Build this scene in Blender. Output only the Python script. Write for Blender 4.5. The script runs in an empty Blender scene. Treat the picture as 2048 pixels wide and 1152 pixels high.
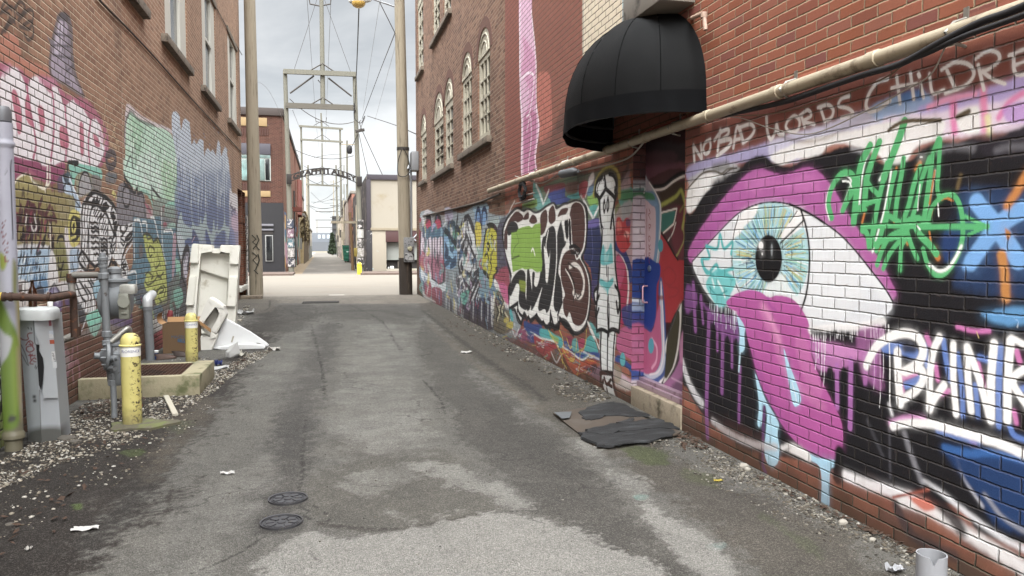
import bpy, bmesh, math, random
import numpy as np
from mathutils import Vector, Matrix
from mathutils.geometry import tessellate_polygon
random.seed(7); rng = np.random.default_rng(11)
scn = bpy.context.scene; COL = scn.collection
R = math.radians
# ---------------------------------------------------------------- camera calibration (2048x1152 photograph)
FPX, CX, CY, VX, VY, EYE = 1540., 1024., 576., 650., 493., 1.55
TH = math.atan((CY-VY)/FPX); PS = math.atan((CX-VX)*math.cos(TH)/FPX)
FW = np.array((math.sin(PS)*math.cos(TH), math.cos(PS)*math.cos(TH), -math.sin(TH)))
RT = np.array((math.cos(PS), -math.sin(PS), 0.)); UP = np.array((math.sin(PS)*math.sin(TH), math.cos(PS)*math.sin(TH), math.cos(TH)))
def ray(x, y): return FW+(x-CX)/FPX*RT+(CY-y)/FPX*UP
def gnd(x, y, z=0.):
    d = ray(x, y); t = (z-EYE)/d[2]; return Vector((d[0]*t, d[1]*t, z))
def onx(x, y, X):
    d = ray(x, y); t = X/d[0]; return Vector((X, d[1]*t, EYE+d[2]*t))
def ony(x, y, Y):
    d = ray(x, y); t = Y/d[1]; return Vector((d[0]*t, Y, EYE+d[2]*t))
def proj(p):
    p = np.asarray(p, float)-np.array((0, 0, EYE)); c = p@FW
    return CX+FPX*(p@RT)/c, CY-FPX*(p@UP)/c
cam = bpy.data.cameras.new('camera'); cam_o = bpy.data.objects.new('camera', cam); COL.objects.link(cam_o)
cam.sensor_width = 36; cam.lens = FPX/2048*36; cam.clip_start = .05; cam.clip_end = 3000
cam_o.matrix_world = Matrix(((RT[0], UP[0], -FW[0], 0), (RT[1], UP[1], -FW[1], 0), (RT[2], UP[2], -FW[2], EYE), (0, 0, 0, 1)))
scn.camera = cam_o
XR, XL = 2.9, -2.44                                            # the two wall planes of the alley
# ---------------------------------------------------------------- objects
def lin(h):
    h = h.lstrip('#'); o = []
    for i in (0, 2, 4):
        c = int(h[i:i+2], 16)/255; o.append(c/12.92 if c <= .04045 else ((c+.055)/1.055)**2.4)
    return np.array(o)
def tag(o, label=None, cat=None, group=None, kind=None):
    if label: o['label'] = label
    if cat: o['category'] = cat
    if group: o['group'] = group
    if kind: o['kind'] = kind
    return o
def empty(name, loc, label=None, cat=None, group=None, rz=0.):
    o = bpy.data.objects.new(name, None); o.location = loc; o.rotation_euler.z = rz; o.empty_display_size = .1
    COL.objects.link(o); return tag(o, label, cat, group)
def copy_tree(o, parent=None):
    c = o.copy(); COL.objects.link(c)
    if parent: c.parent = parent
    for ch in [q for q in bpy.data.objects if q.parent == o]: copy_tree(ch, c)
    return c
def wloc(o):
    v = Vector((0, 0, 0))
    while o is not None: v += o.location; o = o.parent
    return v
class MB:
    """collects shapes in world metres, links them as one mesh"""
    def __init__(s): s.v = []; s.f = []; s.sm = []
    def add(s, vs, fs, smooth=False):
        n = len(s.v); s.v += [tuple(v) for v in vs]; s.f += [tuple(i+n for i in f) for f in fs]; s.sm += [smooth]*len(fs); return s
    def box(s, a, b, rot=None, org=None):
        (x0, y0, z0), (x1, y1, z1) = a, b
        vs = [Vector(p) for p in ((x0,y0,z0),(x1,y0,z0),(x1,y1,z0),(x0,y1,z0),(x0,y0,z1),(x1,y0,z1),(x1,y1,z1),(x0,y1,z1))]
        if rot is not None:
            o = Vector(org) if org is not None else sum(vs, Vector())/8
            vs = [o+rot@(v-o) for v in vs]
        return s.add(vs, [(0,3,2,1),(4,5,6,7),(0,1,5,4),(1,2,6,5),(2,3,7,6),(3,0,4,7)])
    def bbox(s, a, b, bev=.006, rot=None, org=None):
        """box with bevelled edges"""
        bm = bmesh.new(); c = (Vector(a)+Vector(b))/2; d = Vector(b)-Vector(a)
        bmesh.ops.create_cube(bm, size=1, matrix=Matrix.Translation(c)@Matrix.Diagonal((abs(d.x), abs(d.y), abs(d.z), 1)))
        bmesh.ops.bevel(bm, geom=list(bm.edges), offset=bev, segments=2, affect='EDGES', profile=.6)
        if rot is not None:
            o = Vector(org) if org is not None else c
            for v in bm.verts: v.co = o+rot@(v.co-o)
        return s.bm(bm, True)
    def bm(s, bm, smooth=False):
        bm.verts.index_update(); s.add([v.co.copy() for v in bm.verts], [[v.index for v in f.verts] for f in bm.faces], smooth); bm.free(); return s
    def tube(s, pts, r, n=10, caps=True, smooth=True):
        pts = [Vector(p) for p in pts]; rs = r if isinstance(r, (list, tuple)) else [r]*len(pts)
        vs = []; fs = []; up = None
        for i, p in enumerate(pts):
            t = (pts[min(i+1, len(pts)-1)]-pts[max(i-1, 0)]).normalized()
            if up is None:
                up = Vector((0, 0, 1)) if abs(t.z) < .9 else Vector((1, 0, 0))
            a = t.cross(up).normalized(); b = a.cross(t).normalized(); up = b
            for k in range(n):
                q = 2*math.pi*k/n; vs.append(p+(a*math.cos(q)+b*math.sin(q))*rs[i])
        for i in range(len(pts)-1):
            for k in range(n):
                fs.append((i*n+k, i*n+(k+1) % n, (i+1)*n+(k+1) % n, (i+1)*n+k))
        s.add(vs, fs, smooth)
        if caps:
            m = (len(pts)-1)*n
            s.add(vs[:n], [tuple(range(n))[::-1]]); s.add(vs[m:m+n], [tuple(range(n))])
        return s
    def lathe(s, prof, org=(0, 0, 0), n=24, smooth=True, axis=None, caps=True):
        """prof: (radius, height) list turned about axis through org"""
        z = Vector(axis).normalized() if axis is not None else Vector((0, 0, 1))
        x = z.orthogonal().normalized() if abs(z.z) < .999 else Vector((1, 0, 0)); y = z.cross(x); o = Vector(org)
        vs = [o+z*h+(x*math.cos(2*math.pi*k/n)+y*math.sin(2*math.pi*k/n))*r for r, h in prof for k in range(n)]
        fs = [(i*n+k, i*n+(k+1) % n, (i+1)*n+(k+1) % n, (i+1)*n+k) for i in range(len(prof)-1) for k in range(n)]
        s.add(vs, fs, smooth)
        if caps:
            if prof[0][0] > 1e-5: s.add(vs[:n], [tuple(range(n))[::-1]])
            if prof[-1][0] > 1e-5: s.add(vs[-n:], [tuple(range(n))])
        return s
    def prism(s, poly, d):
        """closed outline of 3-D points pushed along d"""
        poly = [Vector(p) for p in poly]; d = Vector(d); n = len(poly)
        tr = tessellate_polygon([poly])
        s.add(poly+[p+d for p in poly], [tuple(t) for t in tr]+[tuple(i+n for i in t)[::-1] for t in tr]+[(i, (i+1) % n, (i+1) % n+n, i+n) for i in range(n)]); return s
    def quad(s, *p): return s.add(p, [tuple(range(len(p)))])
    def build(s, name, mat, parent=None, root=None):
        off = wloc(parent) if parent is not None else Vector((0, 0, 0))
        rz = 0
        me = bpy.data.meshes.new(name); me.from_pydata([Vector(v)-off for v in s.v], [], s.f); me.update()
        me.polygons.foreach_set('use_smooth', s.sm)
        bm = bmesh.new(); bm.from_mesh(me); bmesh.ops.recalc_face_normals(bm, faces=bm.faces)
        for e in bm.edges:
            if len(e.link_faces) == 2 and e.calc_face_angle(0) > .7: e.smooth = False
        bm.to_mesh(me); bm.free()
        if mat: me.materials.append(mat)
        o = bpy.data.objects.new(name, me); COL.objects.link(o)
        if parent is not None: o.parent = parent
        return o
def solo(mb, name, mat, label, cat, group=None, base=None):
    """a thing that is one mesh; its origin sits at its base"""
    vs = [Vector(v) for v in mb.v]
    b = Vector(base) if base is not None else Vector((sum(v.x for v in vs)/len(vs), sum(v.y for v in vs)/len(vs), min(v.z for v in vs)))
    mb.v = [tuple(v-b) for v in vs]; o = mb.build(name, mat); o.location = b
    return tag(o, label, cat, group)
def arc(c, r, a0, a1, n=8, u=(1, 0, 0), v=(0, 0, 1)):
    c, u, v = Vector(c), Vector(u), Vector(v)
    return [c+u*(r*math.cos(R(a0+(a1-a0)*i/n)))+v*(r*math.sin(R(a0+(a1-a0)*i/n))) for i in range(n+1)]
def elbow(pts, r=.05, n=5):
    """round the corners of a path"""
    pts = [Vector(p) for p in pts]; o = [pts[0]]
    for i in range(1, len(pts)-1):
        a, b, c = pts[i-1], pts[i], pts[i+1]; d0 = (a-b).normalized(); d1 = (c-b).normalized()
        q = min(r, (a-b).length*.45, (c-b).length*.45)
        for k in range(n+1):
            t = k/n; o.append((b+d0*q)*(1-t)**2+b*2*t*(1-t)+(b+d1*q)*t*t)
    return o+[pts[-1]]
def sag(a, b, s, n=14):
    a, b = Vector(a), Vector(b); return [a.lerp(b, i/n)-Vector((0, 0, s*4*(i/n)*(1-i/n))) for i in range(n+1)]
# ---------------------------------------------------------------- node materials
class NB:
    def __init__(s, name):
        s.m = bpy.data.materials.new(name); s.m.use_nodes = True; s.t = s.m.node_tree; s.t.nodes.clear()
        s.out = s.n('ShaderNodeOutputMaterial'); s.p = s.n('ShaderNodeBsdfPrincipled'); s.l(s.p.outputs[0], s.out.inputs[0])
    def n(s, k, **kw):
        x = s.t.nodes.new(k)
        for a, b in kw.items(): setattr(x, a, b)
        return x
    def l(s, a, b): s.t.links.new(a, b)
    def put(s, sock, v):
        if hasattr(v, 'is_output') or isinstance(v, bpy.types.NodeSocket): s.l(v, sock)
        elif v is not None:
            if hasattr(sock.default_value, '__len__') and not hasattr(v, '__len__'): v = [v]*len(sock.default_value)
            if hasattr(v, '__len__') and len(sock.default_value) == 4 and len(v) == 3: v = (*v, 1)
            sock.default_value = v
    def math(s, op, a, b=None, c=None, clamp=False):
        x = s.n('ShaderNodeMath', operation=op, use_clamp=clamp)
        for i, v in enumerate((a, b, c)):
            if v is not None: s.put(x.inputs[i], v)
        return x.outputs[0]
    def mix(s, f, a, b, mode='MIX'):
        x = s.n('ShaderNodeMix', data_type='RGBA', blend_type=mode); s.put(x.inputs[0], f); s.put(x.inputs[6], a); s.put(x.inputs[7], b); return x.outputs[2]
    def noise(s, vec, scale, detail=3, rough=.55, dist=0):
        x = s.n('ShaderNodeTexNoise'); s.put(x.inputs['Vector'], vec); x.inputs['Scale'].default_value = scale; x.inputs['Detail'].default_value = detail
        x.inputs['Roughness'].default_value = rough; x.inputs['Distortion'].default_value = dist; return x.outputs[0]
    def voro(s, vec, scale, feature='F1', out=0):
        x = s.n('ShaderNodeTexVoronoi', feature=feature); s.put(x.inputs['Vector'], vec); x.inputs['Scale'].default_value = scale; return x.outputs[out]
    def ss(s, v, a, b, lo=0., hi=1.):
        x = s.n('ShaderNodeMapRange', interpolation_type='SMOOTHSTEP'); s.put(x.inputs[0], v)
        for i, q in enumerate((a, b, lo, hi)): s.put(x.inputs[i+1], q)
        return x.outputs[0]
    def ramp(s, v, stops, interp='LINEAR'):
        x = s.n('ShaderNodeValToRGB'); e = x.color_ramp; e.interpolation = interp
        while len(e.elements) < len(stops): e.elements.new(.5)
        for q, (p, c) in zip(e.elements, stops): q.position = p; q.color = (*c[:3], 1)
        s.put(x.inputs[0], v); return x.outputs[0]
    def pos(s): return s.n('ShaderNodeNewGeometry').outputs['Position']
    def obj(s): return s.n('ShaderNodeTexCoord').outputs['Object']
    def scale(s, v, k):
        x = s.n('ShaderNodeMapping'); s.put(x.inputs[0], v); x.inputs['Scale'].default_value = k if hasattr(k, '__len__') else (k, k, k); return x.outputs[0]
    def sep(s, v):
        x = s.n('ShaderNodeSeparateXYZ'); s.put(x.inputs[0], v); return x.outputs
    def comb(s, a, b, c=0.):
        x = s.n('ShaderNodeCombineXYZ'); s.put(x.inputs[0], a); s.put(x.inputs[1], b); s.put(x.inputs[2], c); return x.outputs[0]
    def attr(s, name):
        x = s.n('ShaderNodeAttribute', attribute_name=name); return x.outputs['Color'], x.outputs['Alpha']
    def bump(s, h, dist, strength=1.):
        x = s.n('ShaderNodeBump'); s.put(x.inputs['Height'], h); x.inputs['Distance'].default_value = dist; x.inputs['Strength'].default_value = strength
        s.l(x.outputs[0], s.p.inputs['Normal'])
    def fin(s, col=None, rough=None, metal=None, spec=None):
        if col is not None: s.put(s.p.inputs['Base Color'], col)
        if rough is not None: s.put(s.p.inputs['Roughness'], rough)
        if metal is not None: s.put(s.p.inputs['Metallic'], metal)
        if spec is not None: s.put(s.p.inputs['Specular IOR Level'], spec)
        return s.m
_M = {}
def M(name, col, rough=.6, metal=0., var=.18, scale=6., stain=None, st=(.55, .7), sscale=3., bump=0., bscale=60., stretch=(1, 1, 1), spec=.4, grain=0.):
    """general material: colour varied by noise, optional stain colour with its own ragged outline, optional bump"""
    if name in _M: return _M[name]
    b = NB(name); v = b.scale(b.obj(), stretch); c = np.array(lin(col) if isinstance(col, str) else col)
    n = b.noise(v, scale, 5, .6)
    k = b.mix(n, c*(1-var), np.minimum(c*(1+var), .9))
    if stain is not None:
        sc = lin(stain) if isinstance(stain, str) else stain
        k = b.mix(b.ss(b.noise(v, sscale, 6, .65), st[0], st[1]), k, sc)
    if grain: k = b.mix(b.math('MULTIPLY', b.noise(v, 220, 2), grain), k, (.02, .018, .016))
    if bump: b.bump(b.noise(v, bscale, 4, .6), bump)
    _M[name] = b.fin(k, b.math('ADD', b.math('MULTIPLY', n, .2), rough-.1), metal, spec); return _M[name]
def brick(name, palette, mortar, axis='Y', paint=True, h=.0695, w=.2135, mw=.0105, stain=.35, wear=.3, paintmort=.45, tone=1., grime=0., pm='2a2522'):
    """running-bond brickwork laid out in metres on the wall itself, under a coat of spray paint kept in the attribute 'paint'"""
    b = NB(name); p = b.pos(); s = b.sep(p)
    wob = b.math('MULTIPLY', b.math('SUBTRACT', b.noise(p, 2.3, 3), .5), .012)
    wob2 = b.math('MULTIPLY', b.math('SUBTRACT', b.noise(p, 34, 2), .5), .009)
    u = b.math('ADD', s[{'X': 0, 'Y': 1}[axis]], wob2); v = b.math('ADD', b.math('ADD', s[2], wob), wob2)
    vr = b.math('DIVIDE', v, h); row = b.math('FLOOR', vr); fv = b.math('SUBTRACT', vr, row)
    off = b.math('MULTIPLY', b.math('FLOORED_MODULO', row, 2.), .5)
    jit = b.n('ShaderNodeTexWhiteNoise', noise_dimensions='1D'); b.put(jit.inputs['W'], row)
    uu = b.math('ADD', b.math('ADD', b.math('DIVIDE', u, w), off), b.math('MULTIPLY', jit.outputs[0], .09)); col = b.math('FLOOR', uu); fu = b.math('SUBTRACT', uu, col)
    du = b.math('MULTIPLY', b.math('MINIMUM', fu, b.math('SUBTRACT', 1., fu)), w); dv = b.math('MULTIPLY', b.math('MINIMUM', fv, b.math('SUBTRACT', 1., fv)), h)
    d = b.math('MINIMUM', du, dv)
    mort = b.ss(d, mw*.32, mw*.68, 1., 0.)
    chp = b.math('MULTIPLY', b.ss(b.noise(p, 31, 4, .7), .60, .66), b.ss(d, mw*.9, mw*2.4, 1., 0.)); mort = b.math('MAXIMUM', mort, b.math('MULTIPLY', chp, .75))
    wn = b.n('ShaderNodeTexWhiteNoise', noise_dimensions='2D'); b.put(wn.inputs['Vector'], b.comb(col, row))
    pal = [lin(c)*tone for c in palette]
    bc = b.ramp(wn.outputs[0], [(i/(len(pal)-1), c) for i, c in enumerate(pal)])
    g = b.noise(p, 90, 3, .7); bc = b.mix(b.math('MULTIPLY', g, .5), bc, b.mix(1., bc, (.45, .42, .4), 'MULTIPLY'))
    mc = b.mix(b.noise(p, 40, 3), lin(mortar)*.7*tone, lin(mortar)*1.25*tone)
    k = b.mix(mort, bc, mc)
    st = b.ss(b.noise(b.scale(p, (1, 1, .35)), 1.3, 7, .7), .46, .72)
    k = b.mix(b.math('MULTIPLY', st, stain), k, (.035, .028, .024))
    ef = b.ss(b.noise(p, 2.4, 6, .7), .63, .8); k = b.mix(b.math('MULTIPLY', ef, .22), k, (.38, .34, .3))
    if grime:                                                   # splash dirt and algae along the foot of the wall
        gz = b.ss(b.math('ADD', s[2], b.math('MULTIPLY', b.noise(p, 5, 4), .22)), .12, .42, 1., 0.); k = b.mix(b.math('MULTIPLY', gz, grime), k, (.03, .028, .017))
    if not paint:
        hgt = b.math('ADD', b.ss(d, 0., mw*.9), b.math('MULTIPLY', g, .16)); b.bump(hgt, .006, .9); return b.fin(k, .92, 0, .3)
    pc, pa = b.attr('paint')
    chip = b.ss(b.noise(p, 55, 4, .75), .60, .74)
    k = b.mix(b.math('MULTIPLY', mort, b.math('MULTIPLY', pa, .92)), k, lin(pm))      # shade of the raked joints put into the mortar colour where bricks were sprayed
    pa = b.math('MULTIPLY', pa, b.math('SUBTRACT', 1., b.math('MULTIPLY', mort, 1-paintmort)))
    pa = b.math('MULTIPLY', pa, b.math('SUBTRACT', 1., b.math('MULTIPLY', chip, wear)))
    fade = b.noise(p, 7, 5, .65)
    pc2 = b.mix(1., pc, b.mix(fade, (.9, .9, .9), (1.07, 1.07, 1.07)), 'MULTIPLY')
    pc2 = b.mix(b.math('MULTIPLY', b.math('SUBTRACT', wn.outputs[0], .3), .16), pc2, b.mix(1., pc2, (.62, .6, .6), 'MULTIPLY'))
    run = b.noise(b.scale(p, (16, 16, .7)), 1., 4, .7); pc2 = b.mix(b.math('MULTIPLY', b.ss(run, .52, .75), .3), pc2, b.mix(1., pc2, (.6, .58, .56), 'MULTIPLY'))
    if grime: pa = b.math('MULTIPLY', pa, b.math('SUBTRACT', 1., b.math('MULTIPLY', gz, .5)))
    k = b.mix(pa, k, pc2)
    hgt = b.math('ADD', b.math('MULTIPLY', b.ss(d, 0., mw*.9), 1.), b.math('MULTIPLY', g, .16)); b.bump(hgt, .011, 1.)
    return b.fin(k, b.math('SUBTRACT', .92, b.math('MULTIPLY', pa, .25)), 0, .3)
# ---------------------------------------------------------------- spray paint: strokes and fills laid on a wall surface in its own metres
KP = 1.1                                                     # photograph tone -> paint albedo
def spline(p, cl=False, n=7):
    p = np.asarray(p, float); m = len(p)
    if m < 3: return p
    q = np.vstack((p[-1], p, p[0], p[1])) if cl else np.vstack((2*p[0]-p[1], p, 2*p[-1]-p[-2]))
    o = []; t = np.linspace(0, 1, n, endpoint=False)[:, None]
    for i in range(m if cl else m-1):
        a, b, c, d = q[i:i+4]; o.append(.5*((2*b)+(c-a)*t+(2*a-5*b+4*c-d)*t*t+(3*b-a-3*c+d)*t**3))
    return np.vstack(o+[p[:1] if cl else p[-1:]])
class Surf:
    """a grid of paintable points on a plane; ax = which world axis is constant"""
    def __init__(s, ax, c, us, vs):
        s.ax, s.c, s.us, s.vs = ax, c, np.asarray(us), np.asarray(vs)
        s.rgb = np.zeros((len(vs), len(us), 3)); s.a = np.zeros((len(vs), len(us)))
        r = np.random.default_rng(5); s.nz = []
        for sc in (.022, .09, .38):
            nu = int((us[-1]-us[0])/sc)+3; nv = int((vs[-1]-vs[0])/sc)+3; g = r.random((nv, nu))
            fu = (s.us-us[0])/sc; fv = (s.vs-vs[0])/sc; iu = fu.astype(int); iv = fv.astype(int); fu = (fu-iu)[None, :]; fv = (fv-iv)[:, None]
            G = lambda a, b: g[np.ix_(iv+a, iu+b)]
            s.nz.append(((G(0, 0)*(1-fu)+G(0, 1)*fu)*(1-fv)+(G(1, 0)*(1-fu)+G(1, 1)*fu)*fv-.5)*2)
        s.z0 = (0, 0, 1.); s.vw = .45; s.kw = 1.; s.kp = KP; s.k2 = 0.; s.ds = .1; s.halo = 0.
    def Z(s, x, y, k): s.z0 = (x, y, k)
    def to(s, pts):
        if isinstance(pts, str): pts = [tuple(map(float, q.split(','))) for q in pts.split()]
        x0, y0, k = s.z0; o = []
        for x, y in pts:
            px, py = x0+x/k, y0+y/k
            w = onx(px, py, s.c) if s.ax == 'X' else ony(px, py, s.c) if s.ax == 'Y' else gnd(px, py)
            o.append((w.y, w.z) if s.ax == 'X' else (w.x, w.z) if s.ax == 'Y' else (w.x, w.y))
        return np.array(o)
    def m(s, P, w):                                            # zoom pixels -> metres at this depth
        if s.ax == 'Y': d = s.c
        else: d = P[:, 0].mean() if s.ax == 'X' else P[:, 1].mean()
        return w/s.z0[2]*d/FPX
    def blk(s, P, pad):
        lo, hi = P.min(0)-pad, P.max(0)+pad
        i0, i1 = np.searchsorted(s.us, (lo[0], hi[0])); j0, j1 = np.searchsorted(s.vs, (lo[1], hi[1]))
        if i1 <= i0 or j1 <= j0: return None
        U, V = np.meshgrid(s.us[i0:i1], s.vs[j0:j1]); return (slice(j0, j1), slice(i0, i1)), U, V
    def over(s, sl, col, a):
        c = lin(col) if isinstance(col, str) else np.asarray(col); c = np.minimum((c*(1-s.ds)+(c@np.array((.3, .6, .1)))*s.ds)*s.kp, .88)
        A = s.a[sl]; o = a+A*(1-a); q = np.where(o > 1e-6, a/np.maximum(o, 1e-6), 0)[..., None]
        s.rgb[sl] = s.rgb[sl]*(1-q)+c*q; s.a[sl] = o
    @staticmethod
    def seg(U, V, P):
        d = np.full(U.shape, 1e9)
        for (ax, ay), (bx, by) in zip(P[:-1], P[1:]):
            ex, ey = bx-ax, by-ay; q = ex*ex+ey*ey
            t = np.clip(((U-ax)*ex+(V-ay)*ey)/(q if q > 1e-12 else 1), 0, 1)
            d = np.minimum(d, (U-ax-t*ex)**2+(V-ay-t*ey)**2)
        return np.sqrt(d)
    def F(s, col, pts, so=3, a=1., sm=1, j=.4):
        """filled outline; so = soft edge (zoom px); sm = smooth outline"""
        P = s.to(pts); so = max(s.m(P, so), .003); B = s.blk(P, so*2+(.06 if s.halo else 0))
        if sm: P = spline(P, True, 5)
        if B is None: return
        sl, U, V = B; d = s.seg(U, V, np.vstack((P, P[:1]))); ins = np.zeros(U.shape, bool)
        x2, y2 = P[-1]
        for x1, y1 in P:
            if y1 != y2: ins ^= ((V < y1) != (V < y2)) & (U < (x2-x1)*(V-y1)/(y2-y1)+x1)
            x2, y2 = x1, y1
        d = np.where(ins, -d, d)+so*j*(s.nz[0][sl]+s.nz[1][sl]+s.k2*s.nz[2][sl])
        if s.halo and so < .03: s.over(sl, col, s.halo*a*np.clip(1-np.maximum(d, 0)/.055, 0, 1)**2*(.55+.45*s.nz[0][sl]))
        t = np.clip(.5-d/(2*so), 0, 1); s.over(sl, col, a*t*t*(3-2*t))
    def L(s, col, w, pts, so=None, a=1., sm=1, cl=0, j=.15, h=0, tp=0):
        """stroke of width w (zoom px); h=1: w was read across the foreshortened direction"""
        P = s.to(pts); r = s.m(P, w)/2*s.kw
        if s.ax == 'X': q = np.mean(P[:, 0])/abs(s.c); r *= q if h else max(1., q)**s.vw
        so = r*.5 if so is None else max(s.m(P, so), .002); so = max(so, .0015); B = s.blk(P, r+so*2+(r*1.4+.012 if s.halo else 0))
        if B is None: return
        if sm: P = spline(P, cl, 6)
        elif cl: P = np.vstack((P, P[:1]))
        sl, U, V = B; d = s.seg(U, V, P)-r+so*j*2*s.nz[0][sl]
        if s.halo and r > .006: s.over(sl, col, s.halo*.8*a*np.clip(1-np.maximum(d, 0)/(r*1.4+.012), 0, 1)**2*(.55+.45*s.nz[0][sl]))
        t = np.clip(.5-d/(2*so), 0, 1); s.over(sl, col, a*t*t*(3-2*t))
    def E(s, col, cx, cy, rx, ry, so=3, a=1., w=None):
        q = [(cx+rx*math.cos(t), cy+ry*math.sin(t)) for t in np.linspace(0, 2*math.pi, 14, endpoint=False)]
        if w: s.L(col, w, q, so=so if so != 3 else None, a=a, cl=1)
        else: s.F(col, q, so, a)
    def mesh(s, regions, mat, parent, rest, cut=None):
        """split the painted grid into meshes: regions = [(name, label, outline in px)]; cells outside all go to rest"""
        nu, nv = len(s.us), len(s.vs); U, V = np.meshgrid((s.us[1:]+s.us[:-1])/2, (s.vs[1:]+s.vs[:-1])/2)
        lab = np.zeros(U.shape, int)
        if cut is not None: lab[cut(U, V)] = -1
        s.z0 = (0, 0, 1.)
        for k, (n, l, pts) in enumerate(regions):
            P = s.to(pts); ins = np.zeros(U.shape, bool); x2, y2 = P[-1]
            for x1, y1 in P:
                if y1 != y2: ins ^= ((V < y1) != (V < y2)) & (U < (x2-x1)*(V-y1)/(y2-y1)+x1)
                x2, y2 = x1, y1
            lab[ins & (lab == 0)] = k+1
        U, V = np.meshgrid(s.us, s.vs); C = np.full(U.shape, s.c)
        X = np.stack({'X': (C, U, V), 'Y': (U, C, V), 'Z': (U, V, C)}[s.ax], -1).reshape(-1, 3)
        cols = np.concatenate((s.rgb, s.a[..., None]), -1).reshape(-1, 4)
        off = np.array(wloc(parent)) if parent is not None else np.zeros(3); out = []
        for k in range(len(regions)+1):
            jj, ii = np.nonzero(lab == k)
            if not len(jj): continue
            q = jj*nu+ii; f = np.stack((q, q+1, q+nu+1, q+nu), 1)
            use, inv = np.unique(f, return_inverse=True); f = inv.reshape(f.shape)
            nm, lb = (regions[k-1][0], regions[k-1][1]) if k else rest
            me = bpy.data.meshes.new(nm); me.vertices.add(len(use)); me.vertices.foreach_set('co', (X[use]-off).astype(np.float32).ravel())
            me.loops.add(f.size); me.loops.foreach_set('vertex_index', f.astype(np.int32).ravel())
            me.polygons.add(len(f)); me.polygons.foreach_set('loop_start', np.arange(0, f.size, 4, dtype=np.int32))
            me.update(calc_edges=True)
            at = me.color_attributes.new('paint', 'FLOAT_COLOR', 'POINT'); at.data.foreach_set('color', cols[use].astype(np.float32).ravel())
            me.materials.append(mat); o = bpy.data.objects.new(nm, me); COL.objects.link(o)
            if parent is not None: o.parent = parent
            if lb: o['label'] = lb
            out.append(o)
        return out
def axis_steps(a, b, f):
    o = [a]
    while o[-1] < b: o.append(o[-1]+f(o[-1]))
    o[-1] = b
    if len(o) > 2 and o[-1]-o[-2] < 1e-4: o.pop(-2)
    return np.array(o)
# ---------------------------------------------------------------- mural of the eye (near right wall)
YC = onx(1367, 600, XR).y                                      # near corner of the door recess
ZP = 2.62                                                      # top of the painted band, just over the conduit
S1 = Surf('X', XR, axis_steps(2.2, YC, lambda y: max(.0035, .55*y*y/(770*XR))), axis_steps(-.05, ZP, lambda z: .0062))
S1.kw = 1.3; S1.halo = .3
F, L, E, Z = S1.F, S1.L, S1.E, S1.Z
Z(1360, 0, 2.977)
# brownish red overspray behind the lettering, then the lavender and white band
F('6e3f3a', '50,800 400,640 900,480 1500,330 2048,190 2200,150 2200,520 1800,560 1400,600 1000,740 500,850 60,960', 30, .55)
F('a7a4cf', '55,985 300,915 560,840 700,800 700,960 400,960 200,1010 60,1080', 18, .9)
F('c9c8e0', '540,840 800,760 1000,690 1200,640 1250,760 1000,800 700,870 560,960', 18, .95)
F('8fb2de', '1130,650 1330,560 1480,560 1500,640 1380,720 1240,740', 22, .9)
F('3d6aa8', '1300,560 1440,530 1450,590 1330,610', 18, .8)
F('b2a3de', '1420,640 1560,590 1800,530 2048,450 2250,400 2250,560 1900,640 1560,690 1440,720', 22, .95)
F('e4d6ea', '1220,700 1560,660 1900,600 2250,520 2250,760 1800,800 1500,830 1260,820', 24, .9)
L('e07fb4', 44, '1625,610 1635,780', 22); L('e48ab8', 44, '1805,540 1815,770', 22); L('df86b8', 36, '1900,700 1960,610 2080,540 2200,520', 18)
L('e7a0c8', 30, '1480,640 1600,590 1760,560', 16); L('efe7a8', 36, '1830,700 1840,790', 22, .8)
F('b48ad0', '1930,640 2060,600 2200,560 2200,700 2040,730 1950,720', 20, .8)
F('eef0f2', '1650,680 1740,640 1780,660 1780,790 1700,790 1660,760', 16)
F('e9ecef', '540,930 700,850 880,805 1060,770 1230,730 1540,705 1560,800 1420,870 1380,910 1350,960 1290,1000 1230,990 1190,930 1120,900 1060,890 980,850 880,870 820,930 700,945 600,985', 14)
F('b9bac0', '60,1090 140,1010 280,985 340,1000 300,1050 180,1090 70,1130', 14, .9)
F('e3e5e8', '60,1130 140,1050 200,1035 300,1040 330,1000 200,1131 60,1190', 12)
Z(1340, 260, 5.235)
F('e6e7ea', '190,610 290,500 420,455 560,470 680,410 730,400 700,440 560,510 440,620 300,800 180,860', 14)
F('b6b7bd', '200,560 330,460 430,440 560,440 700,380 640,350 480,400 330,440 210,500', 20, .85)
L('5b5348', 14, '190,610 260,530 350,450 460,430 540,455 600,410 660,400', 6); L('57504a', 12, '560,470 640,410 700,400', 6); L('6a6a66', 60, '460,400 600,370', 30, .7)
L('26242a', 10, '365,405 350,430', 6)
# black ground of the eye
Z(1360, 250, 2.56)
F('17161b', '22,520 60,455 150,330 280,270 340,190 400,160 440,160 480,195 560,212 620,190 680,165 740,150 800,125 880,112 950,125 990,170 1060,200 1180,180 1240,120 1330,85 1420,90 1500,70 1600,70 1760,10 2100,-90 2300,600 2300,1500 2000,2100 1560,2100 1440,1960 1180,1890 1000,1850 860,1790 700,1735 520,1700 400,1680 300,1640 200,1560 110,1470 40,1350 10,1250', 12, 1)
L('17161b', 60, '180,330 330,250', 30)
F('2b2730', '1500,60 1700,30 1900,-30 1900,120 1700,160 1560,150', 24, .7)
L('9a9aa2', 30, '1300,140 1400,110 1500,120', 26, .35); L('8a8a92', 30, '1620,130 1700,110 1780,110', 24, .35)
L('b9b9c0', 18, '880,120 930,135 960,160', 14, .5)
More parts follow.
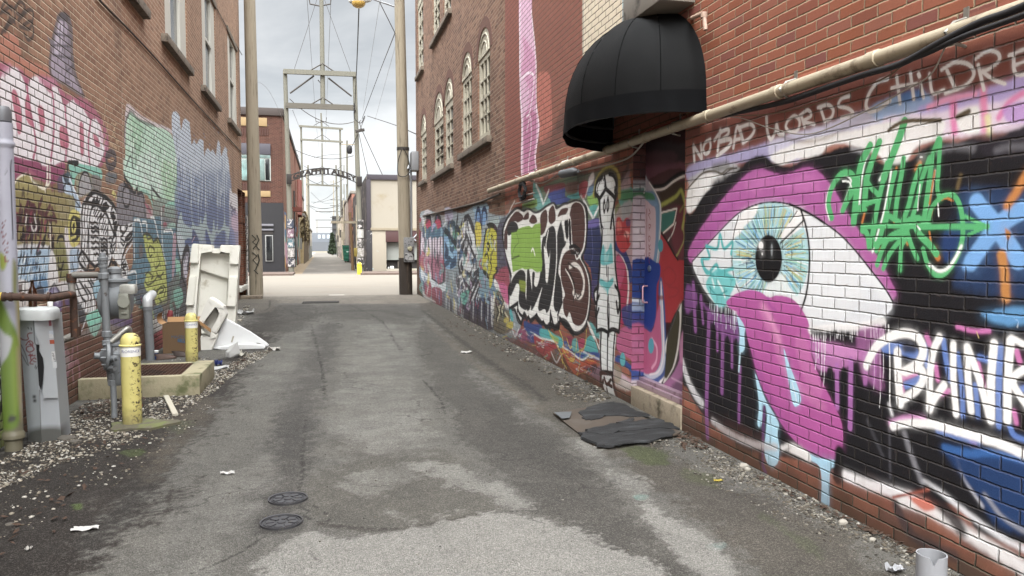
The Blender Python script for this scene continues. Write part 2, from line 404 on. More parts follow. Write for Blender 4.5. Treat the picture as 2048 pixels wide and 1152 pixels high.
# purple lid
F('aa599c', '45,690 45,640 100,540 200,400 290,300 360,240 420,225 460,238 520,252 580,238 640,217 690,222 740,268 790,330 830,400 900,520 980,620 1040,720 1105,850 1100,885 1070,890 1000,800 900,700 760,560 560,470 400,470 240,560 120,660 70,705', 8)
F('bf6eae', '330,300 420,250 470,270 560,280 640,240 690,260 720,330 600,330 480,320 380,350', 30, .55)
F('a34d97', '60,640 160,500 260,390 330,350 250,450 130,600', 22, .5)
# white of the eye
F('d9dde1', '65,705 120,640 200,550 280,470 340,430 420,402 500,398 580,415 660,455 740,505 820,565 900,650 980,750 1050,840 1085,900 1078,950 1030,985 960,1015 880,1035 780,1030 660,1045 600,1035 430,1000 250,930 200,930 150,880 100,800', 4)
F('c9ced6', '900,760 1000,830 1070,920 1030,985 880,1030 700,1030 850,960 930,880', 40, .5)
# iris
E('a7cdd2', 465, 672, 196, 280, 5)
_r = np.random.default_rng(3); PAL = ['5f9fd2', '79bdb8', 'cbbf74', 'e8f2f4', '44809c', '8fc7e2', '9cc08a', 'b8a860', '2f5f7a', 'bfe0e6', '6db0dc', '6fae9c']
for i in range(330):
    t = _r.uniform(0, 2*math.pi); r0 = _r.uniform(.38, .72); r1 = min(r0+_r.uniform(.18, .5), .97); c, s_ = math.cos(t), math.sin(t)
    L(PAL[_r.integers(len(PAL))], _r.uniform(2.5, 6.5), [(465+196*r0*c, 680+276*r0*s_), (465+196*r1*math.cos(t+.03), 680+276*r1*math.sin(t+.03))], None, _r.uniform(.6, 1), sm=0)
for i in range(70):
    t = _r.uniform(0, 2*math.pi); r0 = .36; r1 = _r.uniform(.45, .66); c, s_ = math.cos(t), math.sin(t)
    L('20303a', 2.4, [(462+196*r0*c, 682+276*r0*s_), (463+196*r1*c, 681+276*r1*s_)], None, .7, sm=0)
F('e6ebee', '300,480 335,440 400,408 378,470 330,520 300,565 268,570', 8); F('eef2f3', '520,560 560,500 600,435 630,430 640,500 580,560 530,590', 5)
F('dfe9ee', '470,790 500,760 530,770 560,830 610,890 590,930 470,900 430,860', 12, .9)
L('101014', 5, '300,465 275,560 266,680 278,790 300,850'); L('101014', 10, '618,432 645,520 662,640 660,760 645,870 622,945')
L('14161a', 4, '500,585 520,550'); L('14161a', 7, '515,604 570,550 632,490', sm=0); L('14161a', 4, '600,440 560,500')
E('0e0e12', 454, 685, 68, 121, 4); E('e8edef', 414, 617, 12, 21, 3); E('e8edef', 421, 660, 3, 5, 2); E('aeb6bb', 470, 640, 5, 30, 5, .5)
L('15141a', 6, '62,700 120,636 200,548 280,468 340,428 420,400 500,396 580,412 660,452 740,502 820,562 900,646 980,746 1050,838 1090,905')
L('15141a', 9, '560,405 660,452 740,502')
# turquoise crowned scribble
F('62c2c3', '140,790 190,735 250,760 285,800 262,860 235,925 190,930 160,880 135,830', 8, .95)
for q in ('135,620 190,632 205,560 225,632 268,600 262,660', '135,620 150,680 110,690 140,760 185,715 205,750 270,735', '110,690 130,740 170,770', '190,760 240,770 270,790'): L('4fb4b6', 12, q, 4)
L('d9ecec', 9, '195,800 215,840 230,880', 5, .9); L('d9ecec', 9, '165,790 175,830', 5, .8); L('3f9fa2', 6, '150,830 190,870 240,850', 3)
# runs and drips under the eye
Z(1380, 560, 2.743)
F('784482', '-20,30 30,60 95,150 180,190 270,200 290,330 200,315 130,250 60,130 -20,180', 16, .9)
for q, w in (('18,20 30,275', 20), ('60,90 72,235', 15), ('105,180 96,480 90,700 96,860', 24), ('150,150 150,385', 15), ('182,200 178,420 175,615', 22), ('230,300 230,475', 17), ('275,480 270,640 268,775', 18)):
    L('84508c', w, q, 4, .95, sm=0)
for q, w in (('45,80 50,330', 14), ('130,240 130,420', 16), ('205,320 205,560', 20), ('253,330 252,560', 14)): L('131217', w, q, 6, .95, sm=0)
F('b873b0', '655,320 750,345 940,385 1010,420 960,450 890,440 870,470 800,500 720,500 685,450', 12, .85); F('c986be', '700,340 850,370 930,410 800,420', 20, .7)
for q, w in (('806,470 808,700', 26), ('882,440 880,720 878,810', 30)): L('a868ac', w, q, 6, .9, sm=0)
L('8f5597', 20, '1020,380 1010,560', 8, .9, sm=0); L('a868ac', 30, '965,420 960,560', 10, .85)
for q, w in (('768,500 765,640', 40), ('845,500 842,720', 36), ('930,470 925,760', 50)): L('131217', w, q, 8, .95, sm=0)
# tongue
L('b9d9ee', 10, '275,395 272,440 268,500', 3, .9)
F('a9d5ee', '258,190 282,220 303,260 298,300 301,370 285,397 270,380 272,290', 4)
F('a9d5ee', '358,515 385,580 412,650 452,720 487,790 481,850 491,930 481,1000 455,1022 425,1005 408,930 415,840 422,740 405,690 396,780 385,807 370,790 378,700 372,620', 4)
L('5b3a66', 20, '408,700 400,850 398,1000 416,1060', 6)
L('131217', 20, '385,830 385,1000', 10)
F('b0539a', '200,130 225,95 262,72 330,54 390,70 430,96 480,84 540,95 590,130 630,190 655,260 664,400 692,490 742,590 792,690 827,770 840,850 836,930 815,1002 760,985 690,955 620,918 560,865 510,800 470,730 420,640 370,520 345,420 320,340 302,260 262,195', 5)
F('c476aa', '385,130 440,170 480,260 520,400 560,500 650,600 740,680 720,720 640,660 560,580 500,480 450,330 400,220', 26, .6); L('e09cc4', 26, '405,150 450,230 490,330', 22, .5)
F('c070a8', '580,320 640,330 680,480 730,600 700,640 640,560 600,470', 24, .6)
F('a34b95', '330,350 360,400 400,520 460,650 520,760 580,850 540,840 480,740 420,640 370,520', 14, .6); L('984390', 12, '428,98 440,140 470,165', 10, .6)
F('a34b95', '640,930 740,950 815,985 835,900 838,930 815,1000 740,985', 16, .5)
F('a9d3ec', '515,378 540,450 575,540 608,640 602,680 576,695 560,660 545,580 526,470', 3)
L('e6f1f6', 6, '560,560 580,640 585,670', 4, .6)
Z(1360, 650, 2.295)
F('a4d1ee', '590,590 640,612 725,622 715,650 690,665 686,740 685,830 667,848 648,830 650,720 640,650 600,620', 3)
F('e6e3e2', '490,575 540,560 590,590 600,625 560,610', 8, .9)
L('131217', 56, '735,590 725,700', 14)
# white arcs that close the figure at the foot of the wall
L('d2d2d6', 24, '10,170 35,250 70,320 100,360', 10, .9); L('c2c0c2', 22, '150,440 220,495 300,535 370,555 440,560', 12, .75); L('e2e1e0', 18, '470,565 520,555 590,600', 10, .9)
L('e0dfe2', 40, '760,690 850,728 950,757 1060,792', 16); L('e6e6ea', 60, '1010,800 1130,840 1240,905 1400,1010 1600,1130 1800,1250', 26); L('dcdde2', 26, '1120,720 1200,770 1300,850 1450,960 1600,1040 1800,1140', 16, .85)
L('2a2c34', 44, '990,830 1040,930 1100,990 1260,1060', 20, .9); L('17161b', 60, '1130,760 1240,870 1290,940', 24, .9)
F('c86148', '1050,790 1130,800 1170,840 1120,850', 12, .9); L('8f4a3c', 12, '980,790 1080,770 1140,755', 8)
L('8a8a92', 24, '1030,500 1070,620 1110,720', 16, .7); L('c4c4cc', 16, '1265,600 1300,690 1340,760 1390,830', 10, .8)
F('1d3a68', '1210,560 1400,580 1700,640 2000,700 2000,1000 1600,960 1450,900 1380,800 1300,690 1240,620', 30, .95)
L('2f5f9f', 34, '1215,565 1330,590 1450,590 1700,650', 14); L('9a9aa2', 20, '1400,780 1480,880 1600,960', 14, .7)
L('6a6a74', 10, '960,440 965,700', 9, .35); L('57575f', 14, '860,440 930,600', 12, .4)
S1.kw = 1.55
# green hand style
Z(1640, 220, 3.2)
F('21385e', '900,520 1080,500 1330,520 1480,600 1480,1152 900,1152 860,1000 780,900 790,800', 50, .85)
F('151419', '700,600 860,600 880,700 860,760 720,750', 20, .8); F('1f3a6c', '800,780 900,780 900,900 800,960', 20, .8)
L('6fa3db', 92, '1000,590 1120,735 1270,960', 16); L('6fa3db', 92, '1290,640 1130,750 965,975', 16); L('6fa3db', 40, '930,1000 980,960', 20, .8)
L('bd7a38', 44, '1330,400 1260,520 1200,610', 22, .95); F('b07438', '1185,760 1220,790 1200,830', 12); L('b87c3c', 52, '1165,930 1180,1040 1190,1200', 20); L('6b5a3a', 20, '900,420 880,500', 14, .8)
GW = ('75,690 55,600 75,500 125,430 185,410 215,450 195,520 150,640', '345,210 300,330 280,440 265,600', '520,130 490,230 450,330 395,440', '470,380 455,480 425,640 390,760 350,900', '700,620 730,500 750,380')
for q in GW: L('e2e8e4', 12, [(float(a.split(',')[0])-14, float(a.split(',')[1])+8) for a in q.split()], 4)
for q in ('690,740 735,610 800,565 850,580', '700,780 715,880 740,940', '480,740 470,690 480,660', '610,380 640,340', '380,900 420,850', '270,720 290,640', '560,860 545,830', '700,600 720,480 735,390', '480,400 490,370'): L('bd6c2b', 11, q, 4)
L('bd6c2b', 30, '735,900 755,945', 5); L('bd6c2b', 22, '640,340 620,370', 5)
for q, w in (('540,75 510,170 460,300 410,430', 42), ('75,690 55,600 75,500 130,415 190,405 220,450 195,520 145,645', 28), ('380,205 340,310 300,440 285,600', 34), ('320,230 265,340 240,480 215,720', 36),
             ('430,340 405,450 370,600 345,740 325,870', 28), ('480,400 460,480 430,640 400,760 360,900', 26), ('535,310 520,420 495,560 480,690', 28), ('640,365 600,480 565,620 520,730', 28),
             ('700,310 650,450 620,590 580,720', 26), ('760,185 720,300 700,450 680,600 660,740', 30), ('770,190 757,400 750,500 765,560', 24), ('690,720 720,620 790,550 850,545 890,600 912,700 910,830 870,950 800,1045 740,1055 690,990 660,890', 26),
             ('270,745 500,742 700,748 1070,745', 24), ('930,680 1010,720 1070,745', 18), ('950,800 1010,770 1070,745', 18), ('600,720 640,800 700,860 745,920', 34), ('290,640 250,640 215,680', 22), ('270,770 300,790 315,880', 26),
             ('330,870 420,830 540,800', 26), ('365,990 400,890 450,810 560,760', 26), ('405,1015 440,930 500,850 545,830', 24), ('512,1025 520,880 545,830', 24), ('560,790 590,880 622,950', 26), ('290,440 330,500 380,560 300,600 220,640', 22), ('420,730 440,680 520,720 620,690 700,740', 26), ('350,760 330,860', 22), ('150,640 215,520', 16)):
    L('4dac6b', w, q, 3)
L('e2e8e4', 16, '700,990 760,1030 820,1010 870,940 905,870', 5); L('e2e8e4', 7, '640,480 625,640', 3); L('e2e8e4', 7, '755,600 760,680', 3); L('e2e8e4', 8, '145,455 185,460 200,490', 3); L('e2e8e4', 8, '620,740 640,765', 3); E('e2e8e4', 648, 300, 10, 6, 3)
L('5a4e3c', 18, '440,130 490,95 560,70 770,66', 6); L('5a4e3c', 26, '880,45 950,10', 10)
S1.kw = 1.2
# white runs below the eye
Z(1380, 560, 2.743)
for i in range(70):
    x = _r.uniform(655, 1085); y = 262+_r.uniform(-8, 8)-(x-655)*.05; L('e2e2e6', _r.uniform(2.2, 4), [(x, y), (x+_r.uniform(-2, 2), y+_r.uniform(18, 85))], None, .85, sm=0)
for x, y in ((690, 490), (705, 430), (722, 520), (735, 580), (742, 440), (1010, 600), (1042, 700), (1060, 560)): L('e2e2e6', 4, [(x, 270), (x+2, y-60), (x-3, y)], None, .9, sm=0)
L('e9eaee', 34, '660,275 800,258 940,255 1060,225', 12, .8); F('15141a', '670,268 760,290 800,275 800,300 680,300', 8, .7)
for i in range(34):
    x = _r.uniform(105, 265); L('d2dde2', 2.6, [(x, 120+(x-105)*.35), (x, 140+(x-105)*.35+_r.uniform(10, 110))], None, .75, sm=0)
S1.kw = 1.45
# BLINK lettering
Z(1720, 640, 3.6)
F('b06aa8', '0,60 170,60 150,250 170,480 130,500 100,480 60,440 20,430 -20,200', 24, .5)
for q, w in (('600,150 625,320 650,430', 36), ('705,250 735,500 740,690', 34), ('1010,200 1000,420 1000,760', 44), ('830,470 850,690', 34), ('180,200 300,210 390,240', 60), ('330,470 420,430', 44), ('470,180 480,330', 30), ('1160,500 1230,480', 40), ('1080,770 1110,830 1200,870', 36), ('860,270 960,300', 40)): L('5b7cc2', w, q, 12, .95)
for q, w in (('300,420 400,380', 34), ('545,330 560,430', 30), ('850,320 890,480', 36), ('1130,230 1150,300', 36), ('1110,660 1125,740', 34), ('560,540 640,510', 30), ('480,120 500,170', 34), ('700,50 820,80 930,80', 26), ('300,470 310,510', 26), ('800,860 830,870', 36)): L('c96fae', w, q, 12, .9)
L('2a2c3a', 60, '330,200 380,200', 24, .9)
W_ = 'edf0f4'
for q, w in (('45,330 70,270 120,190 220,120 330,95 420,130 455,220 420,310 330,370', 52), ('270,230 275,400 290,600', 56), ('310,370 430,350 455,420 410,500 310,570', 48), ('572,125 530,220 505,380 500,640', 50), ('500,640 540,560 605,470', 48), ('672,175 672,420 692,675', 46),
             ('770,195 778,420 800,655', 48), ('775,200 850,400 930,690', 50), ('965,170 945,400 942,720', 58), ('1085,150 1065,400 1060,720', 60), ('1230,330 1100,430 1190,600 1290,740', 52), ('1090,130 1180,175', 40)): L(W_, w, q, 11)
L('d48cc6', 40, '225,745 330,715 460,720', 18, .9); L('5b7cc2', 34, '560,800 700,840 860,880', 16, .8)
L(W_, 54, '235,765 330,745 500,748 700,800 1000,890 1200,975 1400,1060', 14); L(W_, 9, '205,40 215,300 215,600 230,680', 4, .85); L('d5d5da', 26, '210,610 230,680', 14, .6)
L(W_, 5, '1110,-10 1140,10 1132,55', 2); L('cdb97a', 6, '840,85 855,130', 3)
L('e8ecf0', 40, '1290,-40 1250,-80', 20, .6); F('5f9fd6', '900,-60 1300,-90 1300,20 1000,30 920,0', 30, .75)
S1.kw = 1.85
# NO BAD WORDS CHILDREN
Z(1360, 0, 2.977)
for q, w in (('80,868 86,960', 11), ('82,870 128,945', 10), ('124,860 130,940', 10), ('180,830 150,850 138,890 150,915 172,905 182,870 178,832', 10),
             ('240,775 232,830 225,895', 12), ('205,835 240,790 285,770 285,800 240,840', 11), ('240,842 300,830 292,870 220,930', 12), ('318,880 335,770 350,765 378,845', 11), ('322,835 368,822', 10), ('358,765 375,845', 10), ('350,760 420,740 442,775 415,820 375,850', 11),
             ('515,700 520,780 540,830 566,790 575,745 590,800 618,800', 12), ('575,745 582,790', 10), ('640,720 680,690 712,720 700,775 655,785 630,755 640,720', 11), ('722,690 742,755', 11), ('712,690 760,655 780,690 735,722 800,740', 11), ('835,640 862,722', 11), ('822,640 880,625 912,655 900,700 862,722', 12), ('1008,572 960,590 945,630 1005,648 1028,680 960,702', 12),
             ('1235,470 1175,490 1125,560 1108,630 1135,665 1190,645 1250,600', 15), ('1290,455 1310,615', 14), ('1372,435 1392,590', 14), ('1260,525 1330,510 1410,500', 13), ('1432,495 1450,580', 13), ('1420,440 1426,456', 15), ('1485,440 1505,555 1570,535', 13), ('1590,420 1640,530', 14), ('1558,415 1640,372 1720,385 1750,440 1710,500 1640,535 1580,555', 15),
             ('1775,385 1810,535', 15), ('1760,350 1830,305 1890,315 1900,360 1840,410 1800,425', 15), ('1800,425 1860,470 1935,500', 15), ('1985,330 2000,440 2100,430', 16), ('1960,330 2080,280', 15), ('1990,390 2090,350', 14), ('2160,280 2180,400', 15), ('2160,280 2250,380', 15), ('2250,230 2270,360', 15)):
    L('dcdadb', w, q, 4)
E1 = [('mural', 'giant eye with a magenta lid and a tongue hanging from it', '1372,430 1500,330 1640,330 1700,400 1800,600 1790,640 1720,700 1700,1010 1650,1030 1520,960 1400,860 1340,700'),
      ('mural', 'white and blue spray lettering over dark blue', '1720,640 1800,600 1830,600 2300,640 2300,1300 1760,1200 1700,1010'),
      ('mural', 'green scribbled tag with a blue cross', '1640,330 1700,280 1800,220 1940,230 2300,300 2300,640 1830,600 1800,600 1700,400'),
      ('mural', 'white painted words on a red and lavender band', '1372,440 1360,260 1500,220 2048,60 2300,0 2300,300 1940,230 1800,220 1700,280 1640,330 1500,330')]
# ---------------------------------------------------------------- murals further along the right wall, the painted door and its jamb
YJ = onx(1264, 600, XR).y; XD = XR+.13; YE = 25.1; YB = onx(1010, 200, XR).y
S3 = Surf('X', XR, axis_steps(YJ, YE, lambda y: max(.006, .4*y*y/(770*XR))), axis_steps(-.05, ZP, lambda z: .008))
S2 = Surf('X', XD, axis_steps(YC-.1, YJ, lambda y: .008), axis_steps(.2, ZP, lambda z: .008))
SJ = Surf('Y', YJ, axis_steps(XR, XD, lambda x: .006), axis_steps(-.05, ZP, lambda z: .009))
def T(m, *a, **k):
    for s in (S3, S2, SJ): getattr(s, m)(*a, **k)
def F(*a, **k): T('F', *a, **k)
def L(*a, **k): T('L', *a, **k)
def E(*a, **k): T('E', *a, **k)
def Z(*a): T('Z', *a)
def only(s):
    global F, L, E, Z; F, L, E, Z = s.F, s.L, s.E, s.Z
S3.halo = S2.halo = SJ.halo = .22; S3.kw = 2.2; S2.kw = 1.25; SJ.kw = 1.2
only(S3)
# -- ground colours, far end first
Z(830, 400, 4.8)
F('8d999e', '48,150 160,110 280,150 290,70 440,130 560,60 690,50 720,130 860,150 940,100 1000,300 1000,1300 700,1260 480,1170 200,985 72,905', 10, .95)
F('a9a0b8', '285,100 320,70 360,110 360,180 290,200', 12, .8); F('9f8a7a', '180,110 280,60 285,220 180,230', 10, .35)
F('a7b7b4', '720,200 860,180 860,300 760,300', 12, .7); F('b8bcc0', '60,150 160,110 160,170 70,220', 6, .8)
F('9a2c46', '44,190 62,190 64,330 48,420', 6); F('8a2038', '40,300 58,330 50,700 38,690', 6, .8)
L('bdb9bd', 6, '76,320 84,190 110,145 150,170 165,300', 2, h=1); F('b23552', '84,290 92,220 110,165 150,185 162,280 150,320 100,310', 4); F('b23552', '186,260 192,190 215,162 245,185 256,260 250,310 195,310', 4)
L('2b2a33', 3, '84,290 92,220 112,160 150,180 163,290', 1.5, h=1); L('2b2a33', 3, '186,280 192,190 215,160 245,180 257,270', 1.5, h=1); E('9aa0c8', 186, 250, 14, 30, 5)
F('cbb9c6', '55,340 80,300 120,330 160,305 200,330 235,305 268,320 276,500 276,830 230,840 180,800 110,760 60,700 50,520', 5)
F('a5657a', '55,560 276,560 276,830 230,840 180,800 110,760 60,700', 40, .95); F('e3d9e2', '60,380 270,370 272,480 58,480', 26, .75)
for q, w in (('92,330 95,460 92,570', 5), ('128,340 132,520', 4), ('160,330 166,500 162,640', 5), ('190,360 186,540', 4), ('216,330 214,480 222,620', 5), ('246,340 240,520', 4), ('270,318 278,560 276,840', 8), ('55,340 50,520 60,700 110,762 180,802 232,842 276,830', 5), ('130,600 128,720', 3), ('200,640 200,780', 3), ('240,620 242,800', 3), ('165,650 170,780', 3)):
    L('26242c', w, q, 1.5, .9, h=1)
for q in ('75,310 100,300 115,330', '120,330 150,300 165,330', '165,330 195,305 215,330', '220,325 250,305 268,320'): L('4a6a80', 6, q, 2, h=1)
L('6f8aa0', 7, '48,690 70,740 120,775', 3, h=1); L('cfd6da', 5, '60,700 110,770 150,740', 2, h=1); L('c9d2d6', 5, '150,790 190,820 240,850 290,830', 2, h=1)
F('a04556', '92,790 150,790 152,930 100,915', 8, .9); F('8f3d50', '165,845 255,860 258,1010 175,985', 8, .9); F('d8d4cf', '70,870 90,930 140,960 200,985 180,960 110,920', 6, .8)
F('7fa6c8', '286,330 340,312 362,380 402,430 396,620 350,660 292,640 280,480', 6); F('568a6c', '365,270 412,275 412,450 378,470 362,380', 6); F('4d7f80', '285,290 330,280 330,330 290,350', 6)
F('9cc4dc', '310,400 370,400 372,560 330,600 308,520', 10, .8)
for q in ('290,430 305,470 290,520', '300,540 330,580 290,620', '320,340 340,400 366,390', '335,460 355,480 372,460', '330,560 360,590 390,560', '340,640 370,620 392,600', '296,480 318,500 290,540', '400,280 390,340 405,420'): L('26405a', 4, q, 1.5, .9, h=1)
L('1e2a30', 5, '285,290 330,330 362,380 412,450', 2, h=1); L('1e2a30', 4, '365,270 412,275', 2, h=1); E('33443a', 390, 300, 10, 30, 4); F('5b83a0', '320,230 380,230 376,290 322,290', 6, .9)
L('26404c', 4, '318,232 380,230 376,292', 1.5, h=1)
F('c9bf56', '470,180 490,175 480,240 440,270 420,340 415,290', 5, .9); L('2a2c30', 5, '410,160 400,250 430,300', 1.5, h=1); L('2a2c30', 4, '440,250 470,180 500,165', 1.5, h=1)
F('6f94bc', '575,130 600,85 630,100 660,80 690,110 692,220 640,240 580,230', 8, .95); F('8fb0c8', '560,70 690,40 700,100 620,90 575,120', 14, .8)
F('5a78a6', '590,180 640,170 640,330 590,250', 8, .8)
for q in ('582,260 590,130 606,88 625,130 632,300', '640,260 646,120 665,85 685,120 690,240'): L('22314e', 5, q, 2, h=1)
F('c9b93e', '585,215 628,230 638,330 630,420 600,480 588,430 576,330', 4); L('7fa08a', 6, '600,480 605,540', 3, h=1)
F('8fb2a6', '600,460 640,470 650,640 610,660', 12, .7); F('6a90a2', '620,640 690,720 700,940 620,900', 16, .7); F('5f7ea0', '720,760 770,760 770,960 720,960', 12, .8)
# white line-drawn figure
F('cfd1d3', '415,560 425,470 455,360 478,200 500,165 530,175 560,260 572,330 586,640 612,672 612,900 575,1060 548,1085 520,1060 540,900 505,860 455,740 420,650', 3)
for q in ('470,200 490,170 520,165 575,330 586,640', '490,190 485,330 440,470 415,620', '500,190 520,330 545,420', '510,170 560,300', '498,340 470,430 430,560', '500,345 540,470 580,560', '455,320 430,420 410,470', '420,440 440,380 470,360', '412,500 440,470 425,540', '480,480 500,470 495,520 478,510 480,480', '505,400 490,440 510,430', '540,480 530,560 545,580', '450,600 440,640 460,660 450,700', '420,640 460,760 520,845 545,790', '540,600 570,580 560,640', '500,700 520,720 540,700', '560,720 610,672', '520,880 600,720', '530,960 605,780', '540,1040 605,860', '610,680 612,900 560,1080', '545,890 525,1060', '425,690 450,740 440,800', '470,400 460,480 475,560'):
    L('24242a', 4.2, q, 1.5, .95, h=1)
for q in ('445,760 410,780 430,800 405,820 430,840 408,880 440,900 470,860', '460,800 440,830 470,850 450,890', '470,330 430,400 410,390 430,440 408,450', '480,870 470,900 500,880'): L('d5d6d8', 7, q, 2, h=1); L('2a2a30', 3, q, 1, .9, h=1)
for k in range(9): L('24242a', 2.5, [(520+k*9, 860+k*4-60), (540+k*8, 790+k*5-60)], 1, .8, h=1)
E('b5b7ba', 490, 420, 14, 34, 5, .8); E('b5b7ba', 535, 540, 12, 40, 5, .6)
F('62a594', '430,930 470,880 520,870 500,960 484,1040 450,1010', 5, .95); L('27302e', 4, '430,930 450,1010 484,1040', 1.5, h=1)
# acid-yellow blob
L('22231a', 10, '690,292 730,266 778,305 800,440 795,600 768,700 712,712 682,680 658,640 668,420', 3, cl=1, h=1); F('b9b32a', '690,292 730,268 778,308 800,440 795,600 768,700 712,712 682,680 650,660 645,600 668,420', 3); F('c6c23c', '700,330 760,320 780,440 700,520', 20, .6)
F('b4ae30', '722,700 746,700 742,800 722,850 712,800', 3)
for q in ('700,410 690,440 705,480 715,440 700,410', '670,540 690,510 705,560 700,590', '720,590 735,640 720,700', '690,620 700,660', '740,330 735,370', '775,660 790,650'): L('2b2c1c', 3, q, 1.2, h=1)
for x, y in ((712, 330), (720, 375), (732, 340), (748, 390), (745, 350), (710, 450), (760, 440), (725, 575), (700, 350)): E('2b2c1c', x, y, 4, 6, 2)
# lower strip of the far half
F('343246', '478,1010 560,960 640,940 740,960 745,1250 480,1170', 14, .95); F('6b7580', '270,880 430,960 430,1130 280,1040', 20, .6); F('cfd0cc', '370,960 400,1000 400,1120 375,1080', 8, .7)
for x in (300, 330, 420, 450, 560, 640, 700): L('c3c5c6', 5, [(x, 930+.1*x), (x-2, 1060+.12*x)], 3, .6, h=1)
for x in (345, 520, 600, 670): L('23222c', 7, [(x, 960+.1*x), (x, 1080+.14*x)], 3, .8, h=1)
L('d8d8d8', 8, '735,960 740,1180', 3, .8, h=1); F('d3d2cc', '745,960 770,900 790,940 770,1150 745,1150', 6, .85)
F('5d3f58', '790,280 850,260 900,700 900,860 830,720 790,660', 14, .9); F('a34a5a', '765,730 830,700 880,740 880,830 800,800', 10, .9); F('c8608c', '800,800 890,790 900,1000 850,920', 8, .95); L('dedbd8', 8, '765,790 800,850 850,930 890,1000', 2, h=1); F('e4e1de', '810,860 880,1000 860,1060 800,920', 6, .85)
F('635c48', '775,900 830,900 870,1040 920,1090 920,1260 760,1250', 12, .9)
for q in ('800,930 830,980 800,1030 830,1090', '840,1000 820,1060 850,1100', '780,1000 800,1080 780,1150', '850,1080 880,1130', '830,920 850,960'): L('24231c', 5, q, 2, .9, h=1); L('c6bfa2', 3, [(float(a.split(',')[0])+12, float(a.split(',')[1])) for a in q.split()], 1.5, .8, h=1)
_w = np.random.default_rng(14); PL3 = ['2c3a58', '8fb0c4', 'c9ced0', '5a3a50', 'a84a60', '6a9a94', 'd0c060', '3a3a44', 'b7a0b8', '4a6a90']
for i in range(230):
    x = _w.uniform(60, 960); y = 150+_w.uniform(0, 1)*(700+.45*x); s_ = _w.uniform(20, 90); t_ = _w.uniform(-1, 1)
    L(PL3[_w.integers(10)], _w.uniform(1.6, 4), [(x, y), (x+t_*s_*.35, y+s_*.5), (x+_w.uniform(-.5, .5)*s_*.5, y+s_)], 1.5, _w.uniform(.35, .8), h=1)
# -- big bubble letters
S3.kw = 1.6
Z(1020, 300, 8.23)
F('5f7f6a', '200,900 330,820 480,640 640,540 900,440 1350,380 1500,330 1646,300 1646,1150 900,1150 300,1150', 30, .8)
F('414f8e', '640,700 780,600 900,620 910,760 1000,800 900,880 800,900 640,870', 14); F('7d3d44', '560,600 760,560 880,540 900,620 700,680 600,720', 20, .9)
F('6ba9a4', '380,560 470,600 520,720 560,860 640,790 660,950 420,960', 12, .95); F('7a9a4a', '200,900 330,860 430,800 440,930 300,950', 14, .9); F('58b0b4', '940,760 1100,700 1110,590 1150,590 1150,780 1000,800', 10)
F('7a4a4c', '930,560 1130,520 1130,680 940,700', 20, .7); F('8e3b42', '1150,560 1300,540 1260,740 1150,770', 12); F('9a8a9a', '1290,460 1390,390 1380,560 1300,600', 16, .8); F('86b452', '1270,800 1330,720 1410,690 1450,900 1350,950', 12); F('5a7fa0', '1260,620 1400,560 1400,680 1290,760', 14, .9); F('56a39c', '1300,960 1400,900 1460,960 1380,1130', 12)
L('d2d6d6', 22, '430,580 490,720 545,880', 8); L('d2d6d6', 18, '640,660 560,860', 8, .8); L('dfe2e2', 24, '1170,740 1260,920 1370,1130', 8); L('dfe2e2', 22, '1460,940 1400,1060 1372,1130', 7); L('d0d2d2', 18, '1300,560 1240,760', 8)
Z(980, 380, 3.841)
F('7f6a5a', '120,120 200,60 200,110 120,170', 14, .4); L('cdc9c2', 5, '190,85 160,140 140,200', 2, .8)
F('4a4c5c', '60,300 110,200 130,240 110,330 110,500 150,700 70,640', 14, .85); F('9a4858', '60,640 140,600 150,860 100,800', 12, .9); F('c4628e', '70,720 130,740 140,880 90,810', 8, .9)
F('2c345c', '745,265 850,245 850,690 790,705 770,600 720,520 745,400', 6); F('6b61a4', '750,240 850,228 850,268 755,290', 8); F('43406e', '780,700 850,690 850,860 790,860', 10, .9); L('5a6294', 5, '780,290 790,480 780,560', 2, .8)
F('4d3532', '770,860 850,870 850,1140 760,1040', 12, .9); F('5fa6a6', '770,1010 850,1120 850,1152 770,1090', 8, .9); L('dcdcd8', 12, '750,1010 800,1140', 4)
F('161519', '120,225 165,160 210,130 255,150 300,138 345,165 385,150 440,110 490,92 520,125 560,98 610,90 660,72 715,92 750,150 752,300 738,450 715,520 752,600 778,700 778,850 757,1000 730,1075 690,1110 640,1115 600,1065 575,1050 545,1010 530,1060 495,1068 462,1062 420,1045 385,1040 340,985 310,1015 285,975 262,960 240,1032 210,1010 188,935 150,915 138,760 158,690 138,600 112,480 90,330', 3)
F('e6e6e2', '104,330 130,240 180,172 215,150 258,170 290,150 340,180 388,170 440,130 488,110 508,150 560,122 600,110 660,88 702,105 730,160 738,300 725,440 696,520 735,600 762,700 764,850 744,985 716,1050 680,1080 640,1075 600,1010 560,980 530,1000 500,1030 460,1010 425,1035 360,960 300,985 262,930 235,1010 215,990 195,910 150,895 162,700 165,640 120,480', 3)
BR = '503530'
F(BR, '108,340 128,275 152,220 200,166 242,186 256,222 215,250 190,240 150,262 136,330 132,450 112,440', 3); F(BR, '255,228 268,192 294,170 300,205 290,225', 3); F(BR, '300,240 318,200 330,190 352,205 362,245 330,260', 3); F(BR, '386,262 390,190 430,150 442,225 420,320 388,345', 3); F(BR, '450,232 455,152 488,120 504,190 500,235 470,262', 3); F(BR, '520,205 545,150 598,140 585,182 545,196', 3)
F(BR, '620,150 630,115 660,95 705,115 728,200 725,380 695,480 640,440 626,300 612,200', 3); F(BR, '556,520 590,470 640,460 690,530 735,620 757,720 757,850 737,980 690,1042 640,1022 612,940 590,978 566,935 560,850 575,800 548,700 542,600', 3)
BK = '2a292b'
